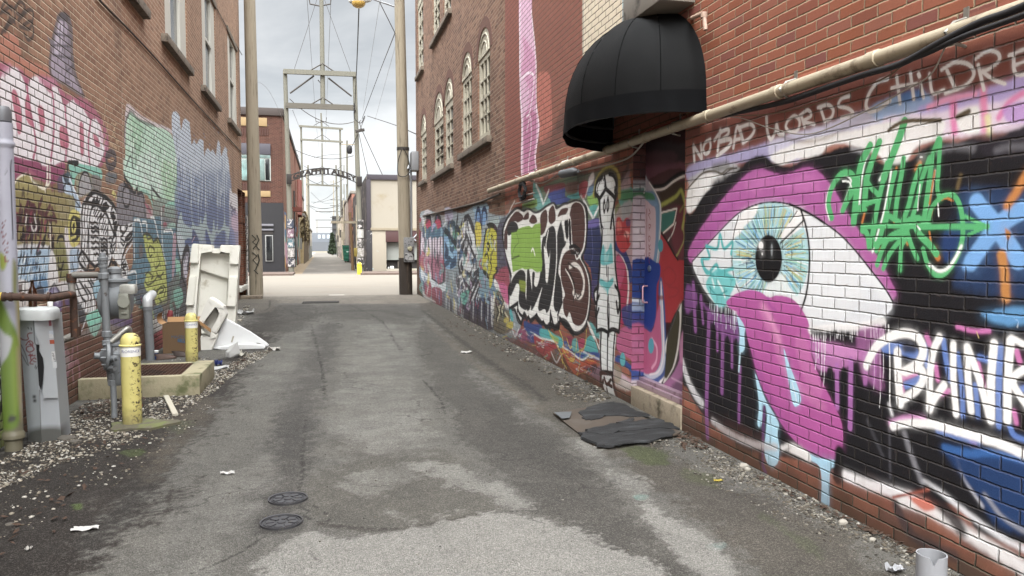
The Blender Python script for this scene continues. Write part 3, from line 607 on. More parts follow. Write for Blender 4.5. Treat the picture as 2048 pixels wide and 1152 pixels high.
F(BK, '132,290 160,245 190,245 212,270 218,335 165,340 140,350', 3); F(BK, '150,790 165,700 200,640 240,612 272,650 272,800 285,915 240,905 220,850 226,740 205,720 185,760 160,815', 3)
F(BK, '285,620 300,610 320,760 325,830 305,915 280,900', 3); F(BK, '325,640 345,640 338,720 360,740 385,640 400,390 425,350 445,300 490,280 512,380 508,540 495,700 462,890 435,945 420,915 378,930 372,880 402,745 380,800 335,905 315,915 322,780', 3)
F(BK, '515,350 545,240 575,220 585,400 552,470 525,620 545,700 556,850 515,935 488,880 500,700 512,500', 3)
L('e6e6e2', 7, '510,330 512,540 490,760 470,900', 2); L('e6e6e2', 6, '448,310 430,430 445,540 430,690', 2); F('e6e6e2', '415,430 450,520 462,480 445,690 430,700 425,600', 2)
F('e6e6e2', '548,225 585,190 600,180 620,220 618,300 600,300 600,380 575,390 566,330', 2); F('161519', '572,250 590,230 600,240 602,360 585,370', 2); F('161519', '604,240 618,240 625,420 610,400', 2)
F('84ab42', '163,330 205,322 215,300 250,285 300,275 322,290 345,262 386,255 390,440 402,560 396,625 360,632 320,605 270,612 250,600 175,632 160,480', 2, sm=0)
L('4f6e2a', 3, '165,520 190,440 220,400 205,335', 1.5, .8); L('2f3a20', 5, '165,530 225,505', 2, .7); L('e8ecdf', 6, '318,470 330,450 345,500', 2); L('8a9a2e', 20, '230,720 270,730', 8, .8); L('8a9a2e', 10, '235,760 270,770', 6, .7)
L('e2ddd6', 15, '612,590 650,572 695,610 722,700 712,790 680,825 640,790', 3); L('e2ddd6', 6, '580,610 610,660 640,740 650,830', 2)
for q in ('585,600 620,650 650,720', '620,640 650,760 640,860', '600,560 650,600', '650,760 670,830 700,800', '620,470 640,490 660,470', '640,480 670,500 690,480'): L('221815', 7, q, 2, .9)
for k in range(12): L('131215', 4, [(622+k*6, 450+(k % 3)*6), (626+k*6, 500-(k % 4)*6)], 1.5, .95)
L('131215', 12, '612,440 650,430 690,460', 3); L('e6e6e2', 5, '655,500 665,530 680,520', 1.5)
L('161519', 13, '148,915 215,868 208,960 240,1028 262,955 282,1000 296,975 312,1012 360,960 385,1038 410,1015 425,1045 462,1060 464,950 478,1000 492,1066 530,1058 536,985 575,1042 602,1058 640,1112', 2, sm=0)
L('161519', 10, '210,870 222,940 262,985', 2); L('161519', 9, '465,930 470,1040', 2); L('161519', 8, '525,920 520,1050', 2); L('161519', 9, '555,860 520,960', 2)
# -- colours under the letters
Z(1000, 560, 4.8)
F('6d4f52', '70,540 300,560 420,760 700,960 960,1060 1000,1110 640,930 380,780 60,620', 16, .7); F('34467f', '228,400 300,420 400,440 395,560 330,600 260,570', 6); F('4ca4a6', '385,470 460,480 520,520 600,570 595,650 560,640 500,590 390,545', 6); F('8fae4a', '480,520 560,560 550,610 500,570', 8, .8)
F('9a363e', '325,530 380,550 440,575 530,610 545,650 495,690 470,770 400,720 345,650', 5); F('6a5a50', '490,700 540,660 575,700 570,760 520,780', 8, .8); F('ad4e32', '590,660 640,670 720,720 790,785 850,760 910,770 925,800 850,850 740,915 690,870 640,790', 6); F('b65a3c', '600,670 700,740 720,800 660,790', 10, .7)
F('8c4a68', '170,490 225,470 255,500 260,575 200,585', 6); F('7f3348', '640,540 700,560 690,640 650,610', 6); F('9c3b56', '740,600 800,560 810,640 760,660', 6); F('4ca4a6', '700,570 740,570 760,700 720,720 690,650', 8, .8); F('4fa2a2', '830,570 885,540 945,690 880,700 810,690', 6); F('3c4f90', '720,700 800,690 955,700 960,770 860,740 770,760 700,720', 6); F('3d5590', '610,590 650,600 700,680 640,660', 6)
L('dcdcd6', 8, '840,400 900,520 960,680', 3); L('dcdcd6', 7, '330,520 400,560 520,590 560,640', 3, .9); L('d8d8d4', 7, '600,640 680,690 780,765 850,730', 3, .9); L('cfcfce', 7, '490,690 540,790 580,730', 3); L('c8cccc', 7, '100,380 140,540 180,470', 3); L('cfcfd2', 8, '950,760 800,690', 4, .7)
for q in ('465,480 510,560 590,720 600,800', '570,480 600,560 612,640', '640,560 670,650 690,640', '830,480 820,620 780,690', '735,570 730,690', '770,700 760,830 740,910', '600,650 640,730 700,780 720,700', '590,760 640,850'): L('c9b64a', 6, q, 2, .85)
L('b5a63e', 22, '70,440 120,430', 8, .9); F('b8a64a', '40,370 80,360 80,400 40,410', 8, .8)
F('4fa6ac', '90,300 110,290 130,380 110,390', 5)
F('7f6a80', '860,880 960,830 960,960 880,920', 14, .7); F('3a2a30', '830,860 900,800 930,830 890,880', 10, .8); L('2a2a30', 6, '890,880 915,820', 3); L('2a2a30', 5, '905,900 925,850', 3)
for i in range(120):
    x = _w.uniform(60, 900); y = 380+x*.34+_w.uniform(0, 260); s_ = _w.uniform(15, 70)
    L(['d8d8d4', '2e3a6a', '5fb0b0', 'c9b64a', '7f3348', 'b9a0b4', '23222c', 'c8664a'][_w.integers(8)], _w.uniform(2, 5), [(x, y), (x+_w.uniform(-1, 1)*s_, y+s_*.4), (x+_w.uniform(-1, 1)*s_, y+_w.uniform(.2, 1)*s_)], 2, _w.uniform(.35, .8))
# -- white figure
S3.kw = 2.1
Z(1160, 320, 4.8)
F('56a098', '380,290 500,265 505,400 470,550 400,560 375,400', 14, .95); F('468a58', '385,300 505,290 505,385 390,380', 14, .9); F('7d8a5a', '330,470 380,420 400,540 340,560', 12, .8); F('b9a0a8', '320,300 380,200 470,160 480,260 390,290', 20, .8); F('8a7a80', '390,200 470,90 470,170 400,240', 14, .7); L('3a2a30', 22, '395,190 420,140 460,70', 12, .7)
F('4b3a38', '0,100 500,-10 500,120 380,150 130,260 0,240', 24, .45)
F('c7b4c0', '330,560 500,400 505,1000 330,1000', 20, .6)
L('a89c44', 24, '135,330 160,210 220,120 300,85 365,150 378,260 378,340', 16, .95); L('141417', 30, '150,320 170,220 230,150 300,130 345,190 345,330', 20, .9)
F('8f4048', '0,230 70,200 60,330 20,370', 10, .8); F('d5d3d2', '90,170 130,120 130,200 80,260', 10, .8)
Z(1100, 400, 2.305)
F('a82f52', '305,265 340,270 366,340 366,480 350,560 320,580 318,470', 5); F('c0527a', '310,260 345,280 340,360 315,400', 8, .8); L('e0d8da', 6, '318,235 352,300 362,400 355,500', 2); L('2a3a78', 15, '305,212 340,245 366,310 372,360', 4)
F('c33a40', '306,95 320,80 336,100 352,82 370,100 366,190 372,200 356,230 330,240 306,190', 4); F('e5746f', '310,110 325,95 330,140 312,160', 5, .8); F('e8a6a0', '345,145 365,150 360,172 342,168', 4); F('d98a72', '308,105 318,95 322,120', 4, .8); F('3a4a78', '352,90 370,90 368,120 352,118', 5, .7); L('8a1f2a', 5, '306,150 345,150 360,200', 2, .7)
F('2f4c90', '300,740 340,760 380,800 436,840 436,815 380,770 320,715', 5); F('b75c86', '320,600 380,580 436,600 436,800 380,740 310,690', 6); F('d3b5c8', '300,780 372,830 436,850 436,880 372,862 300,830', 8, .9); F('c8c3bd', '310,820 372,845 370,880 305,860', 8, .8)
E('58b0b8', 335, 735, 12, 32, 3); F('8a8a70', '300,760 330,790 320,840 296,830', 8, .7)
F('263f7c', '344,490 436,470 436,600 350,585 330,520', 8, .9)
F('dfe4e4', '235,20 290,20 300,100 292,170 300,290 315,420 324,500 318,605 300,602 285,598 268,612 245,598 218,604 214,500 225,420 234,300 240,200 228,100', 3); F('dfe4e4', '222,402 205,420 210,470 215,540 222,500', 2); F('dfe4e4', '300,395 320,450 316,520 308,480', 2)
F('dfe4e4', '232,602 300,606 298,700 292,800 288,850 300,900 314,935 275,905 245,870 234,800', 3)
for q, w in (('236,40 240,170 226,330 216,470 215,605', 6), ('290,60 298,170 300,290 312,400 324,500 318,608', 6), ('215,604 240,597 268,612 270,625', 6), ('270,605 290,597 318,607', 7), ('236,604 232,700 236,800 232,850', 6), ('300,606 292,700 290,800 286,830', 5), ('268,440 266,520 270,610', 5), ('272,480 272,600', 4), ('266,620 264,790', 5), ('222,400 204,425 210,475 226,440', 6), ('300,395 322,440 314,520 306,470', 6), ('260,300 262,350', 3), ('268,310 268,400', 3), ('208,500 212,540 225,500', 5)):
    L('141417', w, q, 1.5)
for q, w in (('232,800 245,795 285,800', 8), ('234,800 236,870 262,905', 8), ('285,800 292,850 305,890 314,935', 7), ('240,850 262,905 312,935', 5), ('250,820 262,850 280,830', 6), ('245,835 240,850', 8), ('270,850 285,860', 6), ('262,870 270,910', 5)): L('141417', w, q, 1.5)
F('62bec2', '234,265 245,205 256,240 270,225 283,200 290,280 284,292 240,300', 3); F('62bec2', '232,362 262,378 290,358 290,385 272,410 266,440 258,410 232,390', 3); F('a8d8d8', '255,215 262,260 272,240 268,280 250,280', 4, .7); L('9ad0d2', 4, '240,395 262,420', 2, .7)
Z(1160, 320, 4.8)
F('dfe4e4', '150,262 168,205 205,170 245,148 300,135 335,160 347,220 345,330 322,450 304,560 298,660 210,660 192,500 186,380 158,325', 4)
for q, w in (('205,640 190,500 185,380 152,320 152,250 175,195 215,165', 14), ('295,650 305,560 325,450 335,375 345,290 345,210 320,150 280,135', 14), ('236,158 250,280', 14), ('250,270 215,330 183,378', 15), ('255,285 300,325 340,370', 15), ('335,260 330,310', 8), ('208,625 222,655', 7)): L('141417', w, q, 4)
L('141417', 9, '232,388 224,440 232,505 242,450 234,388', 2.5); L('141417', 9, '268,360 258,420 264,490 276,440 270,360', 2.5)
for x, y in ((205, 190), (190, 210), (178, 235), (170, 262), (168, 290), (174, 320), (182, 345), (240, 215), (238, 240), (228, 180)): L('141417', 6, [(x, y), (x-3, y+14)], 2)
# -- jamb and door
for s in (SJ, S2, S3): s.Z(1160, 320, 4.8)
only(SJ); SJ.kp = KP*.62
F('3a2b30', '480,-120 660,-120 660,250 480,250', 14, .8); F('a9a6ad', '480,215 660,200 660,320 480,320', 16, .9); F('5f8f8a', '480,262 660,262 660,300 480,300', 8, .8); F('417d50', '480,318 660,320 660,385 480,385', 10); F('5a86b0', '480,390 660,395 660,430 480,430', 12, .9); F('cdbcc8', '480,410 660,420 660,1000 480,1000', 14); F('e0d4da', '530,600 600,600 600,800 530,800', 30, .6)
L('e3e0de', 10, '505,270 615,262 615,320', 4, .8)
F('243f86', '480,995 660,1000 660,1440 480,1440', 6); SJ.Z(1100, 400, 2.305); L('cfd6e0', 14, '345,455 440,470', 5); F('9fb0cc', '372,478 436,480 436,520 372,510', 8, .9); F('243f86', '366,520 440,520 440,610 366,590', 8, .9)
F('b75c86', '360,590 445,600 445,840 360,790', 8); F('b06890', '380,640 430,640 430,740 380,740', 14, .6); F('a85878', '372,690 432,720 432,760 372,730', 10, .5); F('2f4c90', '360,785 445,800 445,850 360,830', 6); F('dcd0da', '360,840 445,852 445,1000 360,900', 8, .9)
only(S2)
F('2e2228', '500,-150 1040,-150 1040,120 640,160 500,160', 30, 1); F('6b4250', '600,60 1040,40 1040,260 760,260 640,330', 26, .95); F('4a2e38', '620,-60 900,-80 900,30 620,60', 30, .8)
F('4b2b31', '600,240 1040,120 1040,1030 980,1000 860,820 780,680 600,560', 12); F('3d3024', '740,280 1020,210 1030,420 900,420 760,440', 14, .9)
F('6a2f3a', '880,480 1010,480 1000,900 930,900 880,760', 24, .8)
L('a3aa4c', 26, '775,435 850,395 920,350 970,295 1000,380 1012,440 1000,560 985,650', 16, .9); L('9a9c5a', 14, '985,640 1000,760 950,880 920,930', 8, .8); L('858f45', 16, '1000,430 960,490', 12, .6)
L('120f13', 34, '690,262 800,250 880,190 960,140 1040,128', 10); L('d9d3d0', 15, '690,288 800,278 900,205 990,158 1040,165', 5)
F('2f6e66', '772,520 915,488 895,600 790,690 770,640', 4); L('dcdad4', 11, '768,510 930,465 912,560 898,615 800,700', 3, sm=0); L('dcdad4', 8, '920,600 890,700 845,775', 3)
F('a42d34', '745,690 800,740 870,860 930,950 1040,1025 1040,1500 700,1500 700,1000', 6); L('141114', 12, '770,690 850,800 900,900 940,960', 4); L('2a2226', 8, '880,700 850,800', 4, .6)
F('a5b4c2', '600,180 660,210 710,290 760,370 780,480 770,720 750,1000 640,1010 600,1000', 6); F('6f93b8', '610,300 700,300 745,380 762,480 756,700 735,1000 690,1010 700,600', 8); F('468a58', '600,310 690,320 715,385 600,385', 10, .9); F('7aa2c8', '600,385 715,390 735,440 620,430', 12, .8)
F('cdb9c4', '600,420 690,440 725,500 722,800 690,1000 600,1000', 8); F('b9aebb', '600,180 650,200 690,290 600,290', 14, .8); L('e4e2e0', 9, '665,215 735,330 775,460 768,720 735,995', 3)
E('4b98aa', 773, 822, 24, 62, 4)
S2.Z(1100, 400, 2.305)
F('223f92', '430,285 490,288 508,305 505,360 492,400 490,520 482,570 465,600 440,605 430,600', 3)
F('2f4c90', '425,590 470,600 500,530 500,400 515,360 530,500 536,700 540,790 520,840 480,845 425,815', 4); F('b9c2d2', '485,600 505,480 512,370 520,480 528,640 530,740 515,800 470,825 425,800 425,780 470,800 505,760 510,680', 4)
F('b75c86', '425,600 470,605 505,480 510,560 515,690 500,770 470,800 425,780', 5); L('e0a6c2', 9, '470,640 492,680 490,740 470,775', 4, .8); L('dcd6dc', 6, '512,380 522,560 522,720 500,790 460,805', 2); E('4fa3b8', 466, 672, 13, 36, 3)
F('b9c6d4', '425,815 480,845 530,835 560,800 575,830 530,870 425,850', 4, .9); L('e6e6e4', 10, '500,850 545,790 535,680 550,620 600,490', 4)
F('121013', '540,640 560,560 600,482 618,470 618,600 600,700 575,790 540,840 510,850 530,800', 4); F('d8d8d2', '545,650 600,490 606,500 600,620 582,740 550,810 522,845 535,790', 3); F('3d3b2a', '540,650 565,580 592,510 597,560 590,650 572,750 545,810 530,815 535,720', 3)
F('a06a96', '617,600 630,600 630,960 560,900 520,860 560,810 595,740', 5); F('5f4a60', '560,860 625,820 630,950 570,900', 14, .8); L('d9b9d0', 5, '560,820 620,850', 3, .5); F('c88ab0', '600,640 625,610 625,740 600,740', 12, .7)
L('8f2a33', 5, '520,330 550,310 580,350 560,390 530,380 520,330', 3, .6); L('8f2a33', 5, '545,400 590,410 580,440 545,450', 3, .6); L('7a1f28', 12, '500,450 520,450', 6, .7)
for q in ('456,40 462,60 454,66 462,90', '456,112 457,140', '456,112 464,116 462,128 456,130', '456,165 462,172 458,190 453,180 456,165', '455,206 458,232', '463,206 456,220 464,230', '456,246 457,270 463,268', '456,246 462,245', '456,257 461,256', '456,276 458,290', '446,40 445,270'): L('8f3038', 2.4, q, .8, .9)
E3 = [('mural', 'black, white and brown bubble letters with a lime green patch', '1004,450 1020,410 1100,385 1150,385 1185,410 1185,600 1175,670 1140,690 1010,640'),
      ('mural', 'tall white figure outlined in black with turquoise marks', '1185,340 1250,330 1255,470 1245,680 1240,820 1195,800 1180,600 1185,420'),
      ('mural', 'acid yellow blob with a short tail', '966,470 975,445 1000,455 1002,560 985,590 960,560'),
      ('mural', 'pink and white bubble letters with red domes at the far end', '800,430 888,430 889,600 850,620 800,600'),
      ('mural', 'thin white line-drawn figure with yellow drips above', '889,430 915,420 964,420 964,560 965,640 889,630'),
      ('mural', 'red and blue blob with white edging beside the door', '1256,400 1300,400 1300,800 1256,800')]
# -- plain upper wall: pink column, faded salmon patch, cream and pale blue panels
SU = Surf('X', XR, axis_steps(YC, YB, lambda y: max(.012, .55*y*y/(770*XR))), axis_steps(ZP, 7.2, lambda z: .016))
only(SU)
Z(820, 0, 2.742)
SU.F('7c4c40', '520,-400 1400,-900 1600,400 1500,900 800,800 560,1000 525,1060', 8, .8, sm=0); F('7a4238', '520,-300 600,-300 610,1000 525,1040', 10, .5)
F('b2685a', '700,420 760,400 775,520 775,760 715,790 700,600', 8, .75); L('8a3f3c', 5, '720,540 735,580 745,680 730,740', 2, .6); L('8a3f3c', 5, '735,700 710,640 715,560', 2, .6)
F('3c302c', '715,790 840,640 850,700 790,880 720,880', 26, .45); F('3a2c28', '800,700 850,560 870,700', 14, .4)
F('c9a3bb', '600,-300 660,-300 668,60 675,180 690,310 690,420 696,600 710,700 690,860 695,980 612,975 612,700 604,560 600,300', 4); F('b9749a', '620,200 680,300 685,400 690,570 640,620 660,500 610,400 625,300', 10, .6); F('a4567e', '625,640 690,620 690,760 680,860 690,960 625,970', 8, .8)
L('e8e0e6', 9, '604,0 602,280 606,540 614,640 612,970', 3, .9); L('e8e0e6', 8, '665,60 690,320 692,560 706,690 688,860 694,975', 3, .8); L('e6dde4', 8, '612,430 650,400 680,430 660,600 640,640', 3, .8); L('e6dde4', 6, '640,720 660,640 665,760 650,900 652,970', 3, .8); L('b9749a', 6, '632,500 650,470 656,520 640,560', 2, .8)
Z(1080, 0, 2.742)
F('c8bca6', '232,-500 450,-500 450,140 350,220 232,310', 3, 1, sm=0); F('a7c4c8', '452,-500 660,-500 660,72 560,80 452,135', 3, 1, sm=0); L('8a8a80', 10, '236,-300 236,300', 4, .8)
# ---------------------------------------------------------------- murals of the left wall
YLE = onx(484.5, 400, XL).y; ZL = 4.4
S4 = Surf('X', XL, axis_steps(5.6, YLE, lambda y: max(.007, .42*y*y/(770*abs(XL)))), axis_steps(-.05, ZL, lambda z: .0085))
only(S4); S4.F('5a3a30', '-200,760 60,640 120,600 200,590 330,630 470,560 484,600 340,725 200,815 110,860 -200,1060', 14, .8); S4.kw = 1.55; S4.ds = .28; S4.halo = .18
Z(0, 0, 3)
F('b56c50', '10,225 90,205 125,300 130,340 220,380 305,425 310,470 200,480 20,375', 12, .8)
for q in ('30,10 10,60 60,90 40,150 10,200', '0,80 70,40 90,110 50,150', '90,50 120,10 150,40 130,90 100,80', '110,120 170,60 200,80 180,170 120,160', '140,150 190,130 200,210 170,240 145,200', '30,190 70,110 90,140', '40,20 70,60'): L('3b332f', 8, q, 3, .8)
F('5a5560', '300,450 305,260 345,100 375,75 415,100 436,180 440,330 462,460 510,590 400,520', 6, .8); F('9a8ea0', '312,440 318,280 352,130 380,110 412,180 424,330 440,450 490,560 400,500', 6, .9); F('b8aec0', '325,300 352,150 372,130 380,250 350,340', 10, .7); F('6a6470', '380,300 420,200 430,330 440,440 400,440', 10, .5); F('47434a', '345,110 375,70 425,110 400,130 365,120', 6, .8); F('6b6670', '285,220 310,240 330,220 310,300 300,260', 5, .8)
for q in ('320,270 425,280', '318,330 430,350', '385,130 375,300', '400,400 390,480 420,500', '400,430 440,390', '360,160 355,330', '330,200 420,220', '410,150 415,300'): L('4b4650', 5, q, 2, .8)
F('a3516f', '-60,400 0,370 60,390 120,410 180,460 250,455 330,480 390,560 440,580 500,590 560,640 640,780 650,900 600,1010 520,1000 400,960 330,1090 80,1070 0,1100 -60,1000', 12, .9)
WL = 'd8d2d6'
F(WL, '-40,700 0,480 40,420 75,398 110,420 150,500 168,560 175,490 215,455 255,500 300,560 312,520 345,530 385,640 400,630 440,600 480,620 520,690 545,720 575,715 610,780 625,860 620,930 570,1005 480,985 400,960 330,990 290,1000 230,985 170,960 100,940 20,920 -40,900', 6)
for q, w in (('70,560 95,545 120,620 132,700 128,790 108,800 92,700', 0), ('228,640 258,650 270,740 252,800 240,760', 0), ('360,760 395,770 412,820 408,885 365,880', 0), ('478,745 500,755 502,920 484,915', 0), ('170,560 185,650 200,760 160,720 150,620', 0), ('560,800 590,830 600,880 570,870', 0)): F('b7566f', q, 5, .95)
for q in ('155,480 175,620 215,850 200,950', '305,520 322,620 322,800 305,960', '390,640 400,800 395,960', '545,720 530,860 540,1000', '300,1000 330,1080', '450,600 500,640'): L('a8446a', 10, q, 3, .9)
for q in ('240,480 330,500', '600,800 640,890', '20,440 60,400'): L('c07a96', 16, q, 8, .6)
F('8e3a62', '80,945 140,960 230,965 260,1010 300,985 340,1000 390,985 380,1060 330,1100 270,1090 240,1070 200,1030 170,1015 150,1060 120,1070 80,1060', 6); L('e4dde2', 6, '285,960 282,1110', 2, .9); L('e4dde2', 6, '298,960 300,1090', 2, .9)
for q in ('633,590 630,680 615,790', '650,720 640,800 620,870', '668,740 690,760 670,830', '700,730 680,800 710,850', '660,860 700,890', '690,820 715,900', '680,900 672,960'): L('b09468', 5, q, 2, .7)
L('a98a70', 6, '732,520 738,900 740,1100', 2, .7); L('46424a', 15, '665,915 640,940 645,990 670,1000 692,975 690,930 665,915', 3, .9); L('46424a', 10, '660,1000 655,1060 700,1060', 3, .8); F('5d6a72', '640,1040 700,1040 690,1100 640,1100', 6, .7)
# olive head, teal flag, grey ears
Z(0, 240, 5.76)
F('6fb8a4', '790,495 850,490 1000,520 1160,565 1170,680 1080,640 980,590 880,640 850,780 800,820 810,640', 6); L('24282a', 16, '780,640 785,500 830,488 900,490 860,520', 4); F('3a5560', '740,640 790,600 830,660 820,740 760,720', 12, .9)
F('8a8f72', '880,660 960,600 1060,640 1090,760 1000,860 900,880', 14, .9); F('9a999c', '908,780 925,680 965,605 1010,620 1045,720 1060,800 980,860 920,880', 5); L('26262a', 9, '905,860 908,760 935,650 970,600 1015,620 1045,720 1060,790', 3); F('74706f', '1060,640 1160,660 1160,800 1070,790', 10, .9)
F('8c7f3e', '120,1600 130,900 165,740 210,665 290,622 350,640 420,720 500,780 570,800 700,720 720,800 740,1000 780,1150 760,1500 500,1600', 8); F('a1954a', '200,700 290,640 340,660 380,760 300,820 200,820', 16, .7); F('7a5a3a', '600,760 720,720 720,950 600,900', 20, .7)
for q, w in (('345,638 375,700 430,745 500,790 560,745 575,690', 12), ('540,470 545,560 548,660 520,790', 9), ('570,470 575,560 578,670', 9), ('515,790 535,890 555,980 570,1100', 9), ('165,740 200,680 250,640 300,620', 9)): L('ded6bc', w, q, 3, .9)
F('7f7848', '380,700 480,770 500,720 440,690', 6, .7); L('7a3550', 20, '600,700 610,850 640,1000', 10, .6)
for q, w in (('270,800 250,930 200,1100', 22), ('325,780 310,950 290,1060', 12), ('440,900 430,1100', 20), ('620,980 600,1150', 20)): L('4a3a30', w, q, 6, .85)
F('5b4a68', '660,700 720,640 740,800 780,980 800,1150 740,1160 690,960', 12, .85)
F('a4bed6', '720,650 800,660 850,780 900,890 930,980 925,1160 780,1160 800,1000 750,900 740,780', 6); L('23303c', 9, '780,730 810,740 830,820 850,900 920,1000', 3); L('23303c', 10, '745,900 770,880 810,890 820,920', 3); L('23303c', 9, '730,640 760,720 730,800 790,960 800,1040', 3); F('2b3a48', '730,620 790,640 780,730 740,700', 8, .9); L('dfe8ee', 8, '800,660 850,790 900,880', 3, .8); F('d7d3d8', '660,1000 760,1000 790,1100 780,1160 700,1160', 14, .6)
# dark red scribbles over pale blue (lower left)
Z(0, 380, 4.8)
F('8c7f3e', '130,100 700,60 660,500 600,560 480,540 150,560', 10, .9); F('9c8f4c', '450,320 640,340 640,440 540,520 470,520', 20, .7)
F('cfd0d4', '130,560 480,540 520,640 560,900 480,1010 140,1010', 12, .9); F('8fb6d2', '180,580 300,560 480,570 470,700 440,940 400,880 170,870 170,700', 8, .85); F('4f87b4', '300,860 400,830 450,850 460,960 400,990 310,930', 10, .85)
_q = np.random.default_rng(8)
for i in range(46):
    x = _q.uniform(170, 450); y = _q.uniform(590, 820); L(['2d4a66', '5b8fb8', 'dfe9ee', '3a5f80', 'b9d2e0', '1f2f40'][_q.integers(6)], _q.uniform(5, 11), [(x, y), (x-_q.uniform(4, 26), y+_q.uniform(40, 120))], 2, .9, h=0)
for i in range(60):
    x = _q.uniform(140, 520); y = _q.uniform(130, 460)+abs(x-330)*.15; L(['3a2028', '5c2438', '2a1c24', '8a3048', '46263a', '201820'][_q.integers(6)], _q.uniform(9, 20), [(x, y), (x+_q.uniform(-12, 8), y+_q.uniform(20, 60)), (x-_q.uniform(0, 26), y+_q.uniform(60, 150))], 3, .9)
for q in ('265,130 240,210 280,200 330,150 320,250', '400,90 370,200 430,230', '480,150 440,260 520,280', '270,120 330,170 310,280', '500,180 540,300', '200,150 150,480', '270,100 220,330'): L('54222f', 18, q, 5, .9)
for q in ('255,240 245,330', '330,240 350,360 320,400', '300,330 310,380'): L('d8d2cc', 10, q, 3, .8)
for q in ('240,430 230,560', '310,480 300,600', '380,500 350,610 390,600', '500,500 470,560', '440,430 400,520'): L('26222a', 12, q, 4, .9)
L('e4dcc0', 8, '478,330 488,560', 3, .8); L('24222a', 12, '550,520 560,460 600,445 630,500', 4); F('7f7d3d', '505,620 545,520 590,500 640,560 668,640 660,800 640,890 585,880 545,760', 6); L('dcd8cc', 9, '640,560 672,650 662,800', 3, .8); L('2a2a22', 10, '560,650 560,740 590,760 610,690', 3); L('2a2a22', 8, '600,700 580,830', 3)
F('d5d3d2', '480,600 520,620 550,760 560,900 520,980 470,900', 8, .9); F('c9c6c6', '540,900 680,880 670,990 580,1000', 8, .9); F('6d5a8e', '470,960 540,930 590,1020 590,1150 510,1180 480,1080', 12, .85); F('b7b3c8', '520,960 560,1000 560,1100 530,1060', 8, .6); L('2a2a30', 8, '480,960 520,900 540,930 590,1010', 3, .8)
F('d9d6d2', '150,890 260,880 270,1100 160,1100', 12, .8); F('5a3a34', '165,920 210,910 200,1000 165,1000', 8, .8); F('3a3a44', '350,940 400,920 425,1000 350,1010', 8, .9); L('26262c', 8, '240,860 240,1100', 3, .8)
# striped black and white figure with a yellow eye
Z(120, 380, 5.76)
F('d8d8da', '60,560 130,640 240,660 240,1010 160,1100 100,900', 14, .8); F('9db6ce', '120,690 210,670 225,760 215,900 160,950 120,930', 6); L('20262c', 10, '215,680 200,760 225,860', 3); L('26323c', 9, '140,840 160,940', 3); F('d4ccd4', '60,420 100,480 110,640 60,640', 12, .8)
F('8c8288', '640,100 700,40 900,60 960,150 990,330 860,340 700,220', 14, .95); L('29282c', 12, '820,-60 840,60 790,170 720,200', 4); L('29282c', 12, '700,-30 730,140', 4); L('29282c', 12, '900,-20 940,60 970,150 985,260', 4); F('b0949a', '960,140 1040,190 1080,280 1000,320', 10, .8); F('7f4a58', '970,150 1040,200 1030,260', 8, .8); L('c9bd5a', 8, '600,40 620,20 660,110 680,220', 3, .9); F('c5b94e', '600,30 620,10 640,60 625,90', 4, .9)
F('d9d9da', '232,240 260,150 310,70 400,5 460,15 540,70 620,160 680,300 700,330 690,480 660,560 640,700 600,780 550,900 520,880 330,850 300,930 240,945 215,820 240,640', 4)
B_ = '222226'
F(B_, '95,440 100,290 140,245 200,245 236,290 236,560 195,640 145,650 112,570', 4)
L('c6ba3c', 22, '112,320 130,275 165,258 210,280 236,300', 4); L('c6ba3c', 18, '108,330 104,440 112,560 145,630 190,615 230,560', 4); L('c6ba3c', 13, '158,350 138,400 145,470 165,475 180,430 170,360 158,350', 3); L('c6ba3c', 10, '120,560 180,535', 3); F(B_, '232,300 250,260 250,600 228,560', 4, .8)
L('d9d9da', 12, '228,250 242,300 240,640', 4)
for q, w in (('300,120 345,60 400,22 470,50 540,95 610,170 660,260 690,345', 19), ('275,148 340,152 440,172', 18), ('430,165 530,270 575,380 622,500 640,490', 17), ('440,172 380,190 350,270 335,420 330,640 340,830', 13), ('480,270 450,400 455,600 455,780', 12), ('555,380 545,560 550,760 548,880', 11), ('512,275 470,330', 10), ('262,165 250,320 255,500 245,700', 16), ('290,200 280,340 290,520 280,690', 10), ('325,195 312,340 322,500 310,710', 10), ('475,170 500,100', 12), ('590,230 615,180', 12),
             ('640,495 660,420 690,360', 14), ('622,500 600,620 605,740 560,890', 12), ('645,500 640,640 605,750', 10), ('610,560 650,520 640,600 610,640', 8), ('250,700 300,760 330,830 310,930 240,860 215,790 245,720', 16), ('260,790 300,880', 10), ('275,770 290,800', 9), ('335,820 380,860 400,890 380,940 340,930', 16), ('400,890 440,860 470,870', 14), ('560,890 600,820 655,900', 10), ('240,940 215,1100', 12), ('575,690 600,740', 9), ('600,640 575,700 590,720', 8)):
    L(B_, w, q, 4)
for q in ('400,90 375,130 400,120', '435,80 410,130 440,115 425,150', '465,95 445,150', '495,170 540,150 490,195 550,175', '510,215 565,190 520,230', '580,270 625,265 590,305 630,300', '600,330 640,315 610,360', '610,390 655,370 620,430 650,420', '620,470 655,450'): L(B_, 11, q, 3)
for q in ('405,215 385,270', '430,220 395,300', '455,240 410,320', '470,280 430,340', '505,330 475,450', '525,350 480,480', '535,400 500,495', '545,450 520,510'): L(B_, 8, q, 3)
for x, y, k in ((350, 375, 1), (355, 425, 1), (360, 470, 1), (355, 535, 1), (360, 600, 1), (365, 665, 1), (390, 735, .7), (465, 560, .8), (470, 610, .8), (470, 650, .8), (470, 690, .8), (505, 740, .6)):
    L(B_, 11, [(x, y), (x+28*k, y+14), (x+50*k, y-4), (x+86*k, y+18)], 3)
for q in ('560,560 590,550 600,570', '565,600 590,615', '540,300 560,330', '580,650 600,620'): L(B_, 9, q, 3)
